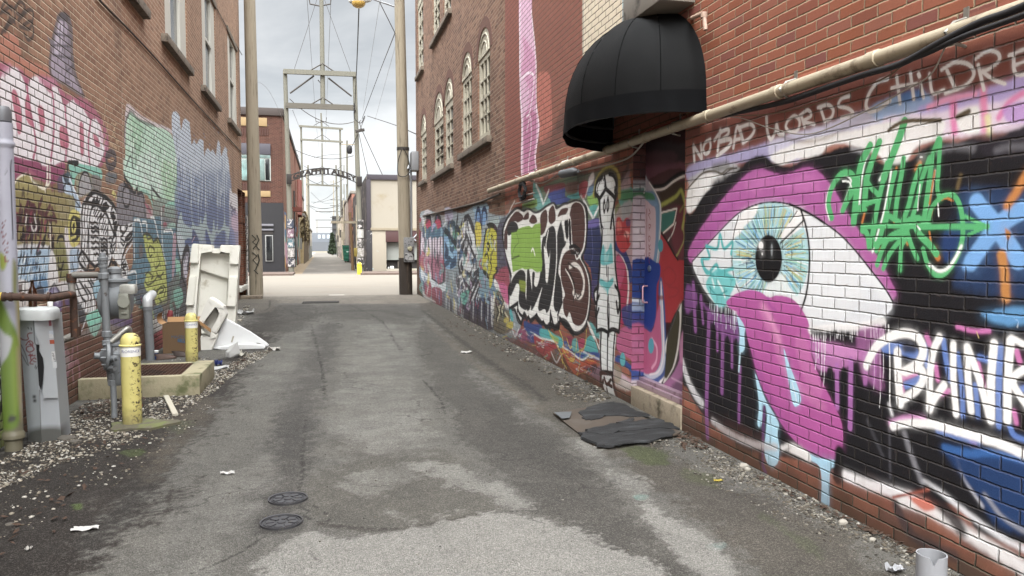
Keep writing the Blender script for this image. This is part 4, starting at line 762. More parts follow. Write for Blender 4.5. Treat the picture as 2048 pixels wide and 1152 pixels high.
F('dcdcdc', '688,280 720,225 790,200 835,235 845,330 840,500 815,610 750,650 728,740 760,800 778,900 765,1040 715,1050 700,900 600,760 650,700 660,560 690,420', 4)
for q, w in (('690,300 720,240 790,215 835,240 842,340', 13), ('700,290 740,255 835,255', 14), ('730,330 780,360 830,350', 10), ('695,480 690,380 720,350', 10), ('710,380 700,470 740,490 780,420 760,380', 10), ('760,390 775,420 760,440 750,410', 9), ('700,460 730,510 700,540', 9), ('840,480 800,510 750,575 800,560 835,500', 12), ('835,560 800,610 760,645 730,740', 12), ('700,560 745,600 730,640 700,600', 9), ('728,740 715,800 705,1000 735,1055 770,1030 775,900 745,780', 13), ('745,800 720,860 760,850', 9), ('760,880 720,900 750,930', 9), ('720,960 760,960', 9), ('600,850 640,830 660,900 610,910', 9), ('630,810 655,890', 8), ('690,640 690,720', 5), ('670,640 668,720', 5), ('712,680 708,730', 5), ('800,420 830,400', 7)): L(B_, w, q, 3)
L('cfd3d6', 8, '765,1050 785,900 745,780 770,700 850,560 850,330', 3, .9)
F('d9d9da', '225,1000 330,985 420,1010 430,1080 380,1130 340,1160 290,1280 330,1400 220,1380 170,1200', 5); F('86aec6', '430,1040 470,1050 490,1120 430,1180 380,1140', 5); 
for q, w in (('225,1000 215,1150 260,1250 240,1330', 12), ('250,1000 245,1120', 9), ('280,1040 300,1120', 8), ('310,1040 350,1140', 10), ('340,1090 365,1150 430,1020', 14), ('360,1150 300,1230', 10), ('370,1180 330,1290', 9), ('265,1180 280,1260', 8), ('330,1000 400,1020', 8)): L(B_, w, q, 3)
Z(120, 560, 3.84)
F('d9d9da', '120,-10 290,0 265,100 275,230 235,250 200,235 160,160 120,60', 5)
for q, w in (('120,20 165,130 200,170', 8), ('150,10 210,110 215,160', 8), ('190,40 240,120 235,160', 7), ('215,0 250,60 262,130', 8), ('235,0 262,40', 8), ('200,170 190,230', 5), ('215,165 212,240', 5), ('230,165 232,235', 5), ('245,160 248,250', 5), ('262,130 268,200', 5), ('178,180 180,215', 4)): L(B_, w, q, 2)
F('3a3f48', '120,120 150,180 190,240 200,310 160,340 130,260', 8, .9); L('d0d2d6', 6, '120,250 155,400 200,300 210,330', 3, .8); F('86b8cc', '255,40 320,-10 322,120 280,160', 6, .9); F('6fc4ac', '200,280 240,245 320,220 335,280 310,350 275,430 240,410 215,340', 4); F('8a8a88', '340,300 480,320 470,380 200,430 160,420 200,380', 14, .45); F('5d4c84', '360,270 540,250 540,350 380,340', 14, .6); F('5d4c84', '40,120 75,130 80,200 45,190', 8, .7)
F('c9b9c2', '0,520 60,530 70,700 0,700', 20, .3)
for q, w in (('10,580 40,545 75,590 75,680 40,700 12,650 10,580', 16), ('100,520 90,640 105,780', 14), ('105,640 135,620 150,720 140,830', 14), ('10,740 60,730 50,830', 14), ('130,420 135,560', 10)): L('94616c', w, q, 6, .75)
# green and pale blue panels
Z(240, 200, 4.8)
F('cabfc2', '55,80 85,45 130,85 210,150 310,205 420,250 500,290 500,320 400,290 250,240 130,160 80,160 70,420 40,420', 8, .75)
F('a5cbb2', '80,150 95,120 115,125 200,190 330,250 480,320 545,520 556,1010 400,1010 300,930 230,890 150,860 40,720 50,560 60,250', 5); F('86b88f', '95,160 200,220 220,300 180,520 110,380', 24, .7); F('96c090', '400,600 540,640 550,980 440,940', 26, .7); F('c0d8cc', '200,520 360,560 400,900 250,860 160,700', 26, .6); F('b4dac8', '40,560 140,600 220,820 120,800 45,700', 16, .7)
for i in range(190):
    x = _q.uniform(70, 545); y = 170+(x-80)*.35+_q.uniform(0, 620); L(['4a6a58', 'dcebe2', '7fae90', '2d4638', 'e4f0ea', '93c0a4'][_q.integers(6)], _q.uniform(2.5, 6), [(x, y), (x+_q.uniform(-6, 6), y+_q.uniform(20, 110))], 2, .75, h=0)
L('2c302c', 12, '84,140 60,190 45,300 50,420', 5, .7); L('2c302c', 10, '90,110 130,130 180,190 330,250', 4, .6); L('2c302c', 8, '120,460 118,640', 3, .8); L('2c302c', 7, '60,640 100,540 130,660', 3, .8); L('26282a', 10, '300,820 310,960 330,1080', 4); L('26282a', 9, '310,850 400,960', 4); L('26282a', 8, '290,800 295,520', 3, .5)
L('7fb4a0', 12, '200,880 260,890 300,960 310,1010', 4); F('7a8a80', '330,960 470,960 540,1000 540,1152 330,1152', 10, .9); F('a04a58', '405,1030 440,1010 450,1060 420,1075', 5, .9); F('7fc4ac', '440,1000 545,980 545,1130 440,1120', 8, .9)
F('78757c', '-20,860 30,800 70,830 110,880 160,900 210,890 240,960 250,1180 130,1180 -20,1180', 8); F('8e8b92', '30,860 90,880 80,990 30,990', 10, .8)
for q, w in (('30,860 65,820 95,880 90,1000 50,1020 25,940 30,860', 9), ('40,790 70,830 140,890 165,840 170,900 210,890 230,960 240,1110', 10), ('130,900 128,1152', 4), ('40,700 60,780 100,820', 8), ('165,830 150,890', 7), ('110,880 100,820 40,740', 9)): L('25252a', w, q, 3)
L('a94a60', 8, '240,990 270,1040 300,1100', 4, .8)
F('b4c1cf', '498,300 498,150 510,115 535,108 560,130 575,160 580,260 590,290 600,220 608,190 630,180 668,215 676,300 684,420 694,425 712,375 728,420 740,425 755,385 772,375 800,390 810,548 815,540 822,480 845,462 862,490 870,500 888,475 912,510 922,540 932,430 942,385 958,410 966,500 974,545 990,490 1008,448 1024,470 1034,560 1050,640 1060,900 1062,1500 570,1500 555,1000 545,560', 4, sm=0)
F('7488a8', '555,760 700,700 850,690 1055,720 1062,1200 570,1200', 60, .8); F('5d7096', '570,930 800,880 1060,900 1062,1220 572,1220', 50, .85); F('6a80aa', '545,640 575,560 580,900 560,900', 10, .7)
for i in range(200):
    x = _q.uniform(560, 1055); y = _q.uniform(520, 1000)+abs(800-x)*-.1; L(['cdd6de', '8f9fb8', '5b6e92', 'b4bfcc'][_q.integers(4)], _q.uniform(3, 8), [(x, y), (x+_q.uniform(-2, 2), y+_q.uniform(40, 200))], 2.5, .7, h=0)
for x, y in ((685, 640), (820, 760), (935, 740), (1000, 700), (750, 860)): L('b8c6cc', 14, [(x, y), (x+4, y+500)], 5, .8)
L('39435a', 6, '543,330 545,480', 2, .8); L('39435a', 8, '575,640 582,800', 3, .7); L('39435a', 5, '655,560 655,700', 2, .7)
for i in range(30):
    x = _q.uniform(500, 1040); y = _q.uniform(200, 520); L('6a7488', 4, [(x, y), (x+12, y+8)], 2, .5)
F('c9c3c7', '1052,890 1080,895 1128,930 1140,1152 1150,1700 1060,1700', 5); F('c9a3b8', '1070,1090 1130,1090 1150,1500 1060,1500', 12, .8)
for q in ('1070,980 1060,1020 1085,1040 1070,1080', '1085,1060 1110,1050 1100,1100 1120,1120', '1075,1100 1110,1130'): L('4a3a50', 6, q, 2, .9)
Z(240, 420, 4.8)
F('5b6c98', '560,0 1100,0 1130,340 560,340', 30, .6); F('9fb4b8', '530,330 540,220 555,120 570,60 590,20 602,100 640,150 690,160 700,20 705,130 760,150 775,60 790,140 825,20 835,140 880,230 900,90 915,200 935,130 945,200 990,150 1005,40 1015,150 1050,180 1060,330 1040,280 1000,190 960,320 930,200 880,330 830,190 790,300 700,180 680,330', 6)
F('3c4a78', '690,330 705,190 760,320', 6, .9); F('3f5590', '620,300 660,270 720,300 760,330 620,340', 8, .9); F('42548c', '830,330 825,180 875,330', 6, .9); F('42548c', '905,330 945,230 1000,200 1010,330', 6, .8); F('42548c', '1040,330 1060,190 1080,330', 6, .8); F('b9c4cc', '540,330 560,230 620,290 610,420 590,480 560,480', 10, .8); L('c9a0b0', 4, '690,310 720,250', 2, .8); F('6f7fb0', '1060,180 1090,200 1110,340 1060,340', 8, .7); F('d2aac0', '1075,60 1130,60 1140,200 1080,180', 14, .6)
F('4c7386', '125,90 190,80 300,80 400,60 540,140 545,300 590,620 560,800 200,900 80,800 75,620 125,500', 8); F('3a5566', '180,260 230,230 240,600 180,560', 10, .6); F('5a8496', '420,240 500,250 505,640 430,560', 10, .6); F('6a5a58', '185,350 215,340 215,460 190,470', 8, .8); F('4f7f96', '160,480 260,470 260,640 160,620', 12, .6)
F('75716f', '380,-20 540,-20 545,140 420,190 400,120', 12, .7); F('a04a5c', '415,130 440,115 450,150 420,160', 5, .9); F('8fb8a8', '460,140 520,120 530,170 460,170', 8, .8)
for q, w in (('140,98 190,105 215,230', 8), ('215,118 252,124 260,210', 9), ('295,75 328,88 368,260', 9), ('396,-20 400,120 412,380 440,520', 7), ('420,205 455,200 510,245 510,700', 8), ('80,608 150,595 158,720', 7), ('135,110 138,480', 5), ('340,340 400,330', 4)): L('d5d8d8', w, q, 2, .95)
F('b48e9c', '512,255 540,240 535,420 525,560 505,700 500,520', 5); F('84c6ac', '530,470 570,500 582,560 580,680 560,780 540,860 500,890 520,970 480,940 490,800 540,640', 6); F('6a6a66', '450,740 560,600 570,700 540,800 460,820', 8, .85)
L('222228', 11, '548,100 538,220 548,320 565,420 585,520 590,640 630,740', 3); F('c2bccc', '610,480 640,400 660,430 655,560 632,680 610,620', 6); L('2e2c38', 20, '600,620 598,520 610,430 640,365 662,390 665,460 650,560', 5); L('2e2c38', 14, '620,480 640,410 652,440', 4, .6); F('57545c', '590,640 640,700 620,1000 540,1060 540,860', 14, .9); L('26262a', 8, '575,700 590,640 630,730', 3)
F('484c54', '110,760 260,720 450,760 460,900 300,960 110,880', 16, .85)
L('23251a', 9, '225,245 240,235 260,228 300,262 322,310 345,285 362,275 390,335 442,580 455,880', 2); F('abb332', '225,250 245,240 258,262 280,250 300,270 320,320 345,292 362,282 390,340 425,480 440,590 450,740 455,885 420,905 350,915 330,850 300,800 250,770 230,700 250,640 240,600 300,585 290,520 265,470 240,360', 3, sm=0); F('bcc440', '270,300 320,360 350,560 310,560', 14, .6)
for q in ('270,390 290,345 330,380', '265,340 285,440 310,430', '320,360 330,420', '330,520 345,560 375,520', '255,240 262,275 290,275 300,255', '340,300 350,290 365,310', '360,420 390,540', '240,630 270,600 320,640 300,660', '240,690 270,720 330,680 360,640 400,660', '330,760 300,800 350,780 360,760', '340,820 390,740 420,770 380,800', '410,720 440,760 420,830', '300,810 320,860', '370,850 400,880 380,900', '350,600 380,640 420,600'): L('33361c', 6, q, 2, .9)
F('6a4a68', '270,860 310,830 330,860 290,900', 8, .8); L('c08aa0', 6, '250,860 270,900 305,850', 2); L('8aa49a', 8, '120,830 150,870 130,890', 3, .8); L('b9748a', 6, '200,840 215,890', 3, .8); F('6fb0a8', '180,930 260,920 230,950', 5, .8)
Z(240, 580, 4.116)
F('5a5a5c', '330,100 540,20 545,300 420,280 360,240', 14, .7); F('97b05a', '250,190 280,180 275,300 250,310', 8, .8); F('4b6a7c', '270,170 330,120 360,200 310,260', 10, .8); F('c9c5c2', '250,260 350,220 360,330 270,390', 10, .75); F('a5363f', '272,372 330,332 358,318 360,520 290,510 262,470', 6); 
for q in ('360,170 355,240', '380,160 378,260', '410,150 400,210', '430,180 445,250', '460,170 450,260', '340,200 330,290', '480,140 470,230'): L('24242a', 6, q, 2, .8); L('cfcfd2', 4, [(float(a.split(',')[0])+9, float(a.split(',')[1])) for a in q.split()], 2, .7)
F('7fc4ae', '440,20 500,-20 520,80 470,150', 8, .8)
# green and white lettering right at the near edge of the picture
Z(0, 560, 3.2)
F('8aa83a', '-200,60 20,60 30,500 20,1100 -200,1100', 10, .85); F('d9d8d6', '-200,330 20,330 20,560 -200,600', 8, .9); F('d9d8d6', '-200,640 15,620 20,760 -200,800', 8, .9); L('222226', 18, '-20,350 15,380 20,480 -10,540', 5); L('222226', 18, '-20,600 12,700 14,800 -10,860', 5)
E4 = [('mural', 'white bubble letters edged in magenta beside the grey spire', '-200,110 30,110 130,130 215,255 205,340 130,330 -200,360'),
      ('mural', 'black and white striped figure with a yellow eye', '140,440 165,400 190,378 230,400 268,420 268,570 215,670 150,640 138,520'),
      ('mural', 'pale green panel with a whitish border', '250,215 345,265 357,420 300,420 245,360'),
      ('mural', 'pale blue castle shape fading to dark blue', '343,230 380,225 460,300 461,500 350,500 357,420'),
      ('mural', 'acid green creature over teal letters', '285,460 300,460 335,600 325,625 285,580'),
      ('mural', 'dark red scribbles over olive and pale blue', '-200,360 130,330 140,440 138,600 -200,620')]
# ---------------------------------------------------------------- brick buildings on both sides
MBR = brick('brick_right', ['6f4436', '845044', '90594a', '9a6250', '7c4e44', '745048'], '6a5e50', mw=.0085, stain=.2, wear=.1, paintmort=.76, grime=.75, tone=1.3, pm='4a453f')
MBU = brick('brick_right_upper', ['86503f', '925947', '9a604b', '90563f', '80504a', '9c644e'], '94846c', mw=.0095, stain=.18, wear=.22, paintmort=.1, tone=.9)
MBF = brick('brick_right_far', ['523c30', '654c3e', '715546', '7b6050', '5e463a', '6b5144'], '6a5e52', stain=.3, wear=.25, paintmort=.25, grime=.7, tone=1.25)
MBL = brick('brick_left', ['6f5344', '7c5f4e', '846654', '8a6c59', '775a49', '806250'], '9c8c78', stain=.32, wear=.14, mw=.0115, paintmort=.12, grime=.6, tone=1.3)
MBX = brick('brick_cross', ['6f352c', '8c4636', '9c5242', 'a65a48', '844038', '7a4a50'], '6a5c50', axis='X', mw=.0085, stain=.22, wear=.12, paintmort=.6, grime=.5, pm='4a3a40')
MBU2 = brick('brick_right_bare', ['86503f', '925947', '9a604b', '90563f', '80504a', '9c644e'], '94846c', mw=.0095, stain=.18, paint=False, tone=.9)
MBF2 = brick('brick_right_far_bare', ['523c30', '654c3e', '715546', '7b6050', '5e463a', '6b5144'], '7a6d60', stain=.3, paint=False, tone=1.25)
MBL2 = brick('brick_left_bare', ['6f5344', '7c5f4e', '846654', '8a6c59', '775a49', '806250'], '9c8c78', stain=.32, paint=False, tone=1.25)
MBX2 = brick('brick_cross_bare', ['6f352c', '8c4636', '9c5242', '844038'], '8a7a66', axis='X', stain=.22, paint=False)
MBLX = brick('brick_left_cross', ['4f3026', '6a4032', '754a3a', '5c3a2e'], '75685a', axis='X', paint=False)
RECESS_SHADE = M('recess_dark', '2a2625', .8); CONC = M('concrete', '8d8372', .85, var=.25, scale=9, stain='3f3a2c', st=(.5, .72), sscale=5, bump=.006, bscale=50)  # first one: dark fill colour standing for the shade inside doorways and shop recesses
STONE = M('sill_stone', '6a6055', .9, var=.25, scale=12, stain='2f2a26', st=(.5, .7), sscale=8, bump=.004)
TAR = M('roof_tar', '2b2a2a', .9)
FRW = M('window_paint_white', 'b3b1a8', .55, var=.08, scale=8, stain='8a8070', st=(.62, .8), sscale=9)
FRO = M('window_paint_peeling', 'a19c8d', .7, var=.15, scale=10, stain='5a5145', st=(.54, .68), sscale=7, bump=.003)
GLS = M('window_glass_dusty', '34383a', .18, var=.3, scale=2, stain='6e6c64', st=(.45, .8), sscale=3, spec=.6)
GLP = M('window_board_pale', '7f7b6d', .5, var=.3, scale=4, stain='35342f', st=(.45, .65), sscale=3)
def plane_holes(mb, X, Y0, Y1, z0, z1, holes, depth, sgn):
    """wall sheet X=const with holes (outlines in y,z) and the reveals of each hole, cut back by depth"""
    outer = [Vector((Y0, z0, 0)), Vector((Y1, z0, 0)), Vector((Y1, z1, 0)), Vector((Y0, z1, 0))]
    loops = [outer]+[[Vector((y, z, 0)) for y, z in h] for h in holes]
    tr = tessellate_polygon(loops); flat = [p for l in loops for p in l]
    mb.add([(X, p.x, p.y) for p in flat], [tuple(t) for t in tr])
    for h in holes:
        n = len(h)
        for i in range(n):
            (a, b), (c, d) = h[i], h[(i+1) % n]
            mb.quad((X, a, b), (X, c, d), (X+sgn*depth, c, d), (X+sgn*depth, a, b))
def hole(y0, y1, z0, z1, rise=0.):
    if rise <= 0: return [(y0, z0), (y1, z0), (y1, z1), (y0, z1)]
    c = (y0+y1)/2; w = (y1-y0)/2
    return [(y0, z0), (y1, z0)]+[(c+w*math.cos(t), z1-rise+rise*math.sin(t)) for t in np.linspace(0, math.pi, 13)]
def window(parent, X, sgn, y0, y1, z0, z1, rise, fm, pm, cols, rows, depth, label=None, fw=.07, meet=None, rail=None):
    """sash window set back in its opening: frame with glazing bars, and the pane behind it"""
    xf = X+sgn*(depth-.07); xg = X+sgn*(depth-.02); f = MB(); zt = z1-rise
    def b(ya, yb, za, zb, t=.05): f.box((min(xf, xf+sgn*t), ya, za), (max(xf, xf+sgn*t), yb, zb))
    b(y0, y0+fw, z0, zt); b(y1-fw, y1, z0, zt); rail = rail or fw; b(y0+fw, y1-fw, z0, z0+rail); b(y0+fw, y1-fw, zt-rail*.8, zt)
    for i in range(1, cols): y = y0+fw+(y1-y0-2*fw)*i/cols; b(y-.014, y+.014, z0+fw, zt-fw*.8, .035)
    for i in range(1, rows):
        z = z0+fw+(zt-z0-1.8*fw)*i/rows; q = .03 if (meet and i == meet) else .014; b(y0+fw, y1-fw, z-q, z+q, .042)
    o = f.build('window', fm, parent)
    if label: o['label'] = label
    g = MB(); g.quad((xg, y0, z0), (xg, y1, z0), (xg, y1, zt), (xg, y0, zt)); g.build('pane', pm, o)
    if rise > 0:
        h = hole(y0, y1, zt-.02, z1, rise)[2:]; g = MB(); x2 = X+sgn*(depth-.09)
        g.prism([(x2, y, z) for y, z in h], (sgn*.04, 0, 0))
        for k, s_ in enumerate((.78, .5)):
            c = (y0+y1)/2; g.tube([(x2-sgn*.004, c+(y-c)*s_, zt+(z-zt)*s_) for y, z in h[:13]], .016, 6)
        g.build('fanlight', fm, o)
    return o
def sill(parent, X, sgn, y0, y1, z, hgt=.12, proj=.09, mat=None):
    m = MB(); m.bbox((min(X-sgn*proj, X+sgn*.12), y0, z-hgt), (max(X-sgn*proj, X+sgn*.12), y1, z), .012); return m.build('window_sill', mat or STONE, parent)
# near right building
BN = empty('brick_building', (XR, 7, 0), 'orange red brick building with a painted eye, a dark doorway and a black dome awning', 'building')
RESTN = ('wall', None)
S1.mesh(E1, MBR, BN, RESTN); S3.mesh(E3[:2]+E3[5:], MBR, BN, RESTN, cut=lambda u, v: u > YB); SU.mesh([], MBU, BN, ('upper_wall', 'red painted upper wall with a pink column and a cream panel'))
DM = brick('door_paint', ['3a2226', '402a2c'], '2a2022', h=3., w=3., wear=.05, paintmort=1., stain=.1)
S2.mesh([], DM, BN, ('door', 'flush door painted over with red, blue and pink shapes'))
DOOR = [o for o in bpy.data.objects if o.name.startswith('door') and o.parent == BN][0]
SJ.mesh([], MBX, BN, ('door_jamb', None))
m = MB(); m.quad((XR, 2.2, ZP), (XR, YC, ZP), (XR, YC, 9.5), (XR, 2.2, 9.5)); m.quad((XR, YC, 7.2), (XR, YB, 7.2), (XR, YB, 9.5), (XR, YC, 9.5)); m.quad((XR, -2, 0), (XR, 2.2, 0), (XR, 2.2, 9.5), (XR, -2, 9.5))
m.quad((XR, -2, 9.5), (XR, YB, 9.5), (XR+9, YB, 9.5), (XR+9, -2, 9.5)); m.build('upper_wall', MBU2, BN)
m = MB(); m.quad((XR, YC, -.05), (XD, YC, -.05), (XD, YC, ZP), (XR, YC, ZP)); m.quad((XR, YC, ZP), (XD, YC, ZP), (XD, YJ, ZP), (XR, YJ, ZP)); m.build('door_reveal', MBX2, BN)
zs = onx(1367, 818, XR).z
m = MB(); m.bbox((XR-.012, YC+.01, -.05), (XD+.03, YJ-.012, zs), .012); m.build('door_step', CONC, BN)
m = MB(); m.bbox((XR+.05, YC+.01, zs), (XD+.02, YJ-.012, zs+.05), .006); m.bbox((XR+.075, YC+.01, zs+.05), (XD+.02, YJ-.012, zs+.085), .005); m.build('threshold', M('threshold_metal', 'a58f9c', .4, .4, stain='6a4a5a'), BN)
# door pull and lock
h0 = onx(1295, 572, XD); h1 = onx(1295, 605, XD); m = MB(); m.tube(elbow([h0, h0-Vector((.05, 0, 0)), h1-Vector((.05, 0, 0)), h1], .02), .009, 8); m.build('door_pull', M('pull_metal', 'b9909c', .35, .5), DOOR)
h0 = onx(1300, 537, XD); m = MB(); m.lathe([(.03, 0), (.03, .012), (.018, .02), (0, .02)], h0, 16, axis=(-1, 0, 0)); m.build('lock', M('lock_metal', '6f7f9c', .4, .6), DOOR)
# far right building
BF = empty('brick_building', (XR, 18, 0), 'old brown brick building with arched sash windows beside the right utility pole', 'building')
S3.mesh(E3[2:5], MBF, BF, ('wall', None), cut=lambda u, v: u <= YB)
def pxw(xa, xb, yb, yt, X): return onx(xb, 300, X).y, onx(xa, 300, X).y, onx((xa+xb)/2, yb, X).z, onx((xa+xb)/2, yt, X).z
ws = [pxw(956, 980.5, 278, 56, XR), pxw(924, 944, 303, 104, XR), pxw(889.5, 906.5, 332, 155, XR), pxw(868, 887, 346, 184, XR), pxw(842, 853, 362, 228, XR)]
us = [pxw(888, 903.5, 36, -130, XR), pxw(867, 881, 72, -100, XR), pxw(836.5, 848, 142, -40, XR)]
hs = [hole(*q, rise=(q[1]-q[0])*.42) for q in ws]+[hole(*q, rise=(q[1]-q[0])*.42) for q in us]
m = MB(); plane_holes(m, XR, YB, YE, ZP, 13, hs, .1, 1)
m.quad((XR, YE, 0), (XR+9, YE, 0), (XR+9, YE, 13), (XR, YE, 13)); m.quad((XR, YB, 9.5), (XR+9, YB, 9.5), (XR+9, YB, 13), (XR, YB, 13)); m.quad((XR, YB, 13), (XR, YE, 13), (XR+9, YE, 13), (XR+9, YB, 13))
m.build('upper_wall', MBF2, BF)
for k, q in enumerate(ws+us): window(BF, XR, 1, *q, (q[1]-q[0])*.42, FRO, GLP if k in (0, 1) else GLS, 3 if k < 2 else 2, 4, .1, None, .12 if k < 2 else .2, 2)
for a, b in ((0, 1), (2, 3), (4, 4)): sill(BF, XR, 1, ws[a][0]-.12, ws[b][1]+.12, ws[b][2])
for a, b in ((0, 1), (2, 2)): sill(BF, XR, 1, us[a][0]-.12, us[b][1]+.12, us[b][2])
# brick arches standing a little proud over the windows
for q in ws:
    m = MB(); c = (q[0]+q[1])/2; w = (q[1]-q[0])/2; rise = 2*w*.42; zt = q[3]-rise
    for i in range(11):
        t0, t1 = math.pi*i/11, math.pi*(i+1)/11
        m.prism([(XR-.006, c+(w+e)*math.cos(t), zt+(rise+e)*math.sin(t)) for t, e in ((t0, .005), (t1, .005), (t1, .2), (t0, .2))], (.02, 0, 0))
    m.build('window_arch', M('arch_brick', '5c4036', .9, var=.45, scale=14, bump=.006, bscale=30), BF)
# left building
YD1 = onx(492, 500, XL).y; YD0 = onx(477, 500, XL).y; ZD = onx(478, 378, XL).z
BL = empty('brick_building', (XL, 15, 0), 'brown brick building with tall white framed windows on the left of the alley', 'building')
S4.mesh(E4, MBL, BL, ('wall', None), cut=lambda u, v: (u > YD0) & (v < ZD))
wl = [pxw(0, 0, 0, 0, XL)]*0
def pxl(xa, xb, yb, yt): return onx(xa, 300, XL).y, onx(xb, 300, XL).y, onx((xa+xb)/2, yb, XL).z, onx((xa+xb)/2, yt, XL).z
wl = [pxl(262, 290, 6, -260), pxl(336, 379, 112, -140), pxl(409, 435, 196, 0), pxl(459, 476, 252, 92)]
hl = [hole(a, b, c, d) for a, b, c, d in wl]
m = MB(); plane_holes(m, XL, 5.6, YLE, ZL, 11.5, hl, .09, -1)
m.quad((XL, -3, 0), (XL, 5.6, 0), (XL, 5.6, 11.5), (XL, -3, 11.5)); m.quad((XL, -3, 11.5), (XL, YLE, 11.5), (XL-9, YLE, 11.5), (XL-9, -3, 11.5)); m.build('upper_wall', MBL2, BL)
m = MB(); m.quad((XL, YLE, -.05), (XL-9, YLE, -.05), (XL-9, YLE, 11.5), (XL, YLE, 11.5)); m.quad((XL, YD1, -.05), (XL-.35, YD1, -.05), (XL-.35, YD1, ZD), (XL, YD1, ZD)); m.quad((XL, YD0, ZD), (XL, YD1, ZD), (XL-.35, YD1, ZD), (XL-.35, YD0, ZD)); m.quad((XL, YD0, -.05), (XL, YD0, ZD), (XL-.35, YD0, ZD), (XL-.35, YD0, -.05)); m.build('end_wall', MBLX, BL)
m = MB(); m.quad((XL-.34, YD0, -.05), (XL-.34, YD1, -.05), (XL-.34, YD1, ZD), (XL-.34, YD0, ZD)); m.build('doorway', RECESS_SHADE, BL)
m = MB(); m.bbox((XL-.3, YD0+.1, .22), (XL+.06, YD1-.05, .36), .01); m.build('door_sill', FRW, BL)
for q in wl: window(BL, XL, -1, *q, 0., FRW, GLS, 1, 2, .09, None, (q[1]-q[0])*.29, 1, .07); sill(BL, XL, -1, q[0]-.35, q[1]+.12, q[2], .13, .1)
for q in wl: m = MB(); m.bbox((XL-.01, q[0]-.15, q[3]+.005), (XL+.03, q[1]+.15, q[3]+.14), .01); m.build('window_hood', STONE, BL)
# dome awning over the door
YA = (onx(1410, 200, XR).y+onx(1410, 200, XR).y+2.0)/2-.02; RA = 1.0; ZV = 2.6; ZS = ZV+.17; HA = onx(1322, 26, XR).z-ZS
AWM = M('awning_fabric', '08090a', .75, var=.12, scale=3, bump=.0015, bscale=500, spec=.12)
AW = empty('dome_awning', (XR, YA, ZV), 'black fabric dome awning over the painted doorway', 'awning')
NG = 7; m = MB(); vs = []; nt, ns = 5*NG, 14
PX = .78
for i in range(ns+1):
    ph = (math.pi/2)*i/ns; zz = HA*math.sin(ph); rr = math.cos(ph)
    for k in range(nt+1):
        th = math.pi*k/nt; g = abs(math.sin(th*NG)); rad = rr*(1-.022*g*math.sin(ph*2)*.8)
        vs.append((XR-PX*math.sin(th)*rad, YA-RA*math.cos(th)*rad, ZS+zz))
W_ = nt+1; m.add(vs, [(i*W_+k, i*W_+k+1, (i+1)*W_+k+1, (i+1)*W_+k) for i in range(ns) for k in range(nt)], True); m.build('canopy', AWM, AW)
m = MB(); vs = []
for i, z in enumerate((ZS, ZS-.06, ZS-.12, ZV)):
    for k in range(nt*2+1):
        th = math.pi*k/(nt*2); rad = 1+.006*math.sin(th*23)*i/3+.004*i; vs.append((XR-PX*math.sin(th)*rad, YA-RA*math.cos(th)*rad, z+(.008*math.sin(th*9+i)-.07*max(0, min(1, (th-1.5)/.9)))*(i/3)))
W_ = nt*2+1; m.add(vs, [(i*W_+k, i*W_+k+1, (i+1)*W_+k+1, (i+1)*W_+k) for i in range(3) for k in range(nt*2)], True); m.build('valance', M('valance_fabric', '07080a', .8, var=.1, scale=3, spec=.08), AW)
m = MB()
for k in range(NG+1):
    th = math.pi*k/NG; m.tube([(XR-PX*math.sin(th)*math.cos(p)*.985, YA-RA*math.cos(th)*math.cos(p)*.985, ZS+HA*.99*math.sin(p)) for p in np.linspace(0, math.pi/2*.98, 9)], .012, 6)
m.tube([(XR-PX*.98*math.sin(t), YA-RA*.98*math.cos(t), ZS-.01) for t in np.linspace(0, math.pi, 24)], .014, 6); m.tube([(XR-PX*.98*math.sin(t), YA-RA*.98*math.cos(t), ZV+.01) for t in np.linspace(0, math.pi, 24)], .012, 6)
m.build('frame', M('awning_tube', '3a3b3d', .5, .6), AW)
# piping cords on the seams
m = MB()
for k in range(1, NG):
    th = math.pi*k/NG; m.tube([(XR-PX*math.sin(th)*math.cos(p)*1.0, YA-RA*math.cos(th)*math.cos(p)*1.0, ZS+HA*math.sin(p)*1.002) for p in np.linspace(0, math.pi/2*.97, 12)], .0035, 5)
m.build('seam', M('seam_fabric', '050506', .9, spec=.05), AW)
# ---------------------------------------------------------------- things in the alley
def pxpaint(o, ops):
    """spray marks on an object's own vertices: ops = ('F'|'L', colour, width or soft, outline in photograph pixels)"""
    me = o.data; off = np.array(wloc(o)); co = np.empty(len(me.vertices)*3, np.float32); me.vertices.foreach_get('co', co); co = co.reshape(-1, 3)+off
    x, y = proj(co); col = np.zeros((len(co), 4), np.float32)
    for k, c, w, pts in ops:
        P = np.array([tuple(map(float, q.split(','))) for q in pts.split()])
        if k == 'F':
            P = spline(P, True, 5); d = Surf.seg(x, y, np.vstack((P, P[:1]))); ins = np.zeros(x.shape, bool); x2, y2 = P[-1]
            for x1, y1 in P:
                if y1 != y2: ins ^= ((y < y1) != (y < y2)) & (x < (x2-x1)*(y-y1)/(y2-y1)+x1)
                x2, y2 = x1, y1
            d = np.where(ins, -d, d); a = np.clip(.5-d/(2*w), 0, 1)
        else:
            a = np.clip(.5-(Surf.seg(x, y, spline(P))-w/2)/1., 0, 1)
        cc = lin(c)*.42; A = col[:, 3]; n = a+A*(1-a); q = np.where(n > 1e-6, a/np.maximum(n, 1e-6), 0)[:, None]
        col[:, :3] = col[:, :3]*(1-q)+cc*q; col[:, 3] = n
    at = me.color_attributes.new('paint', 'FLOAT_COLOR', 'POINT'); at.data.foreach_set('color', col.ravel())
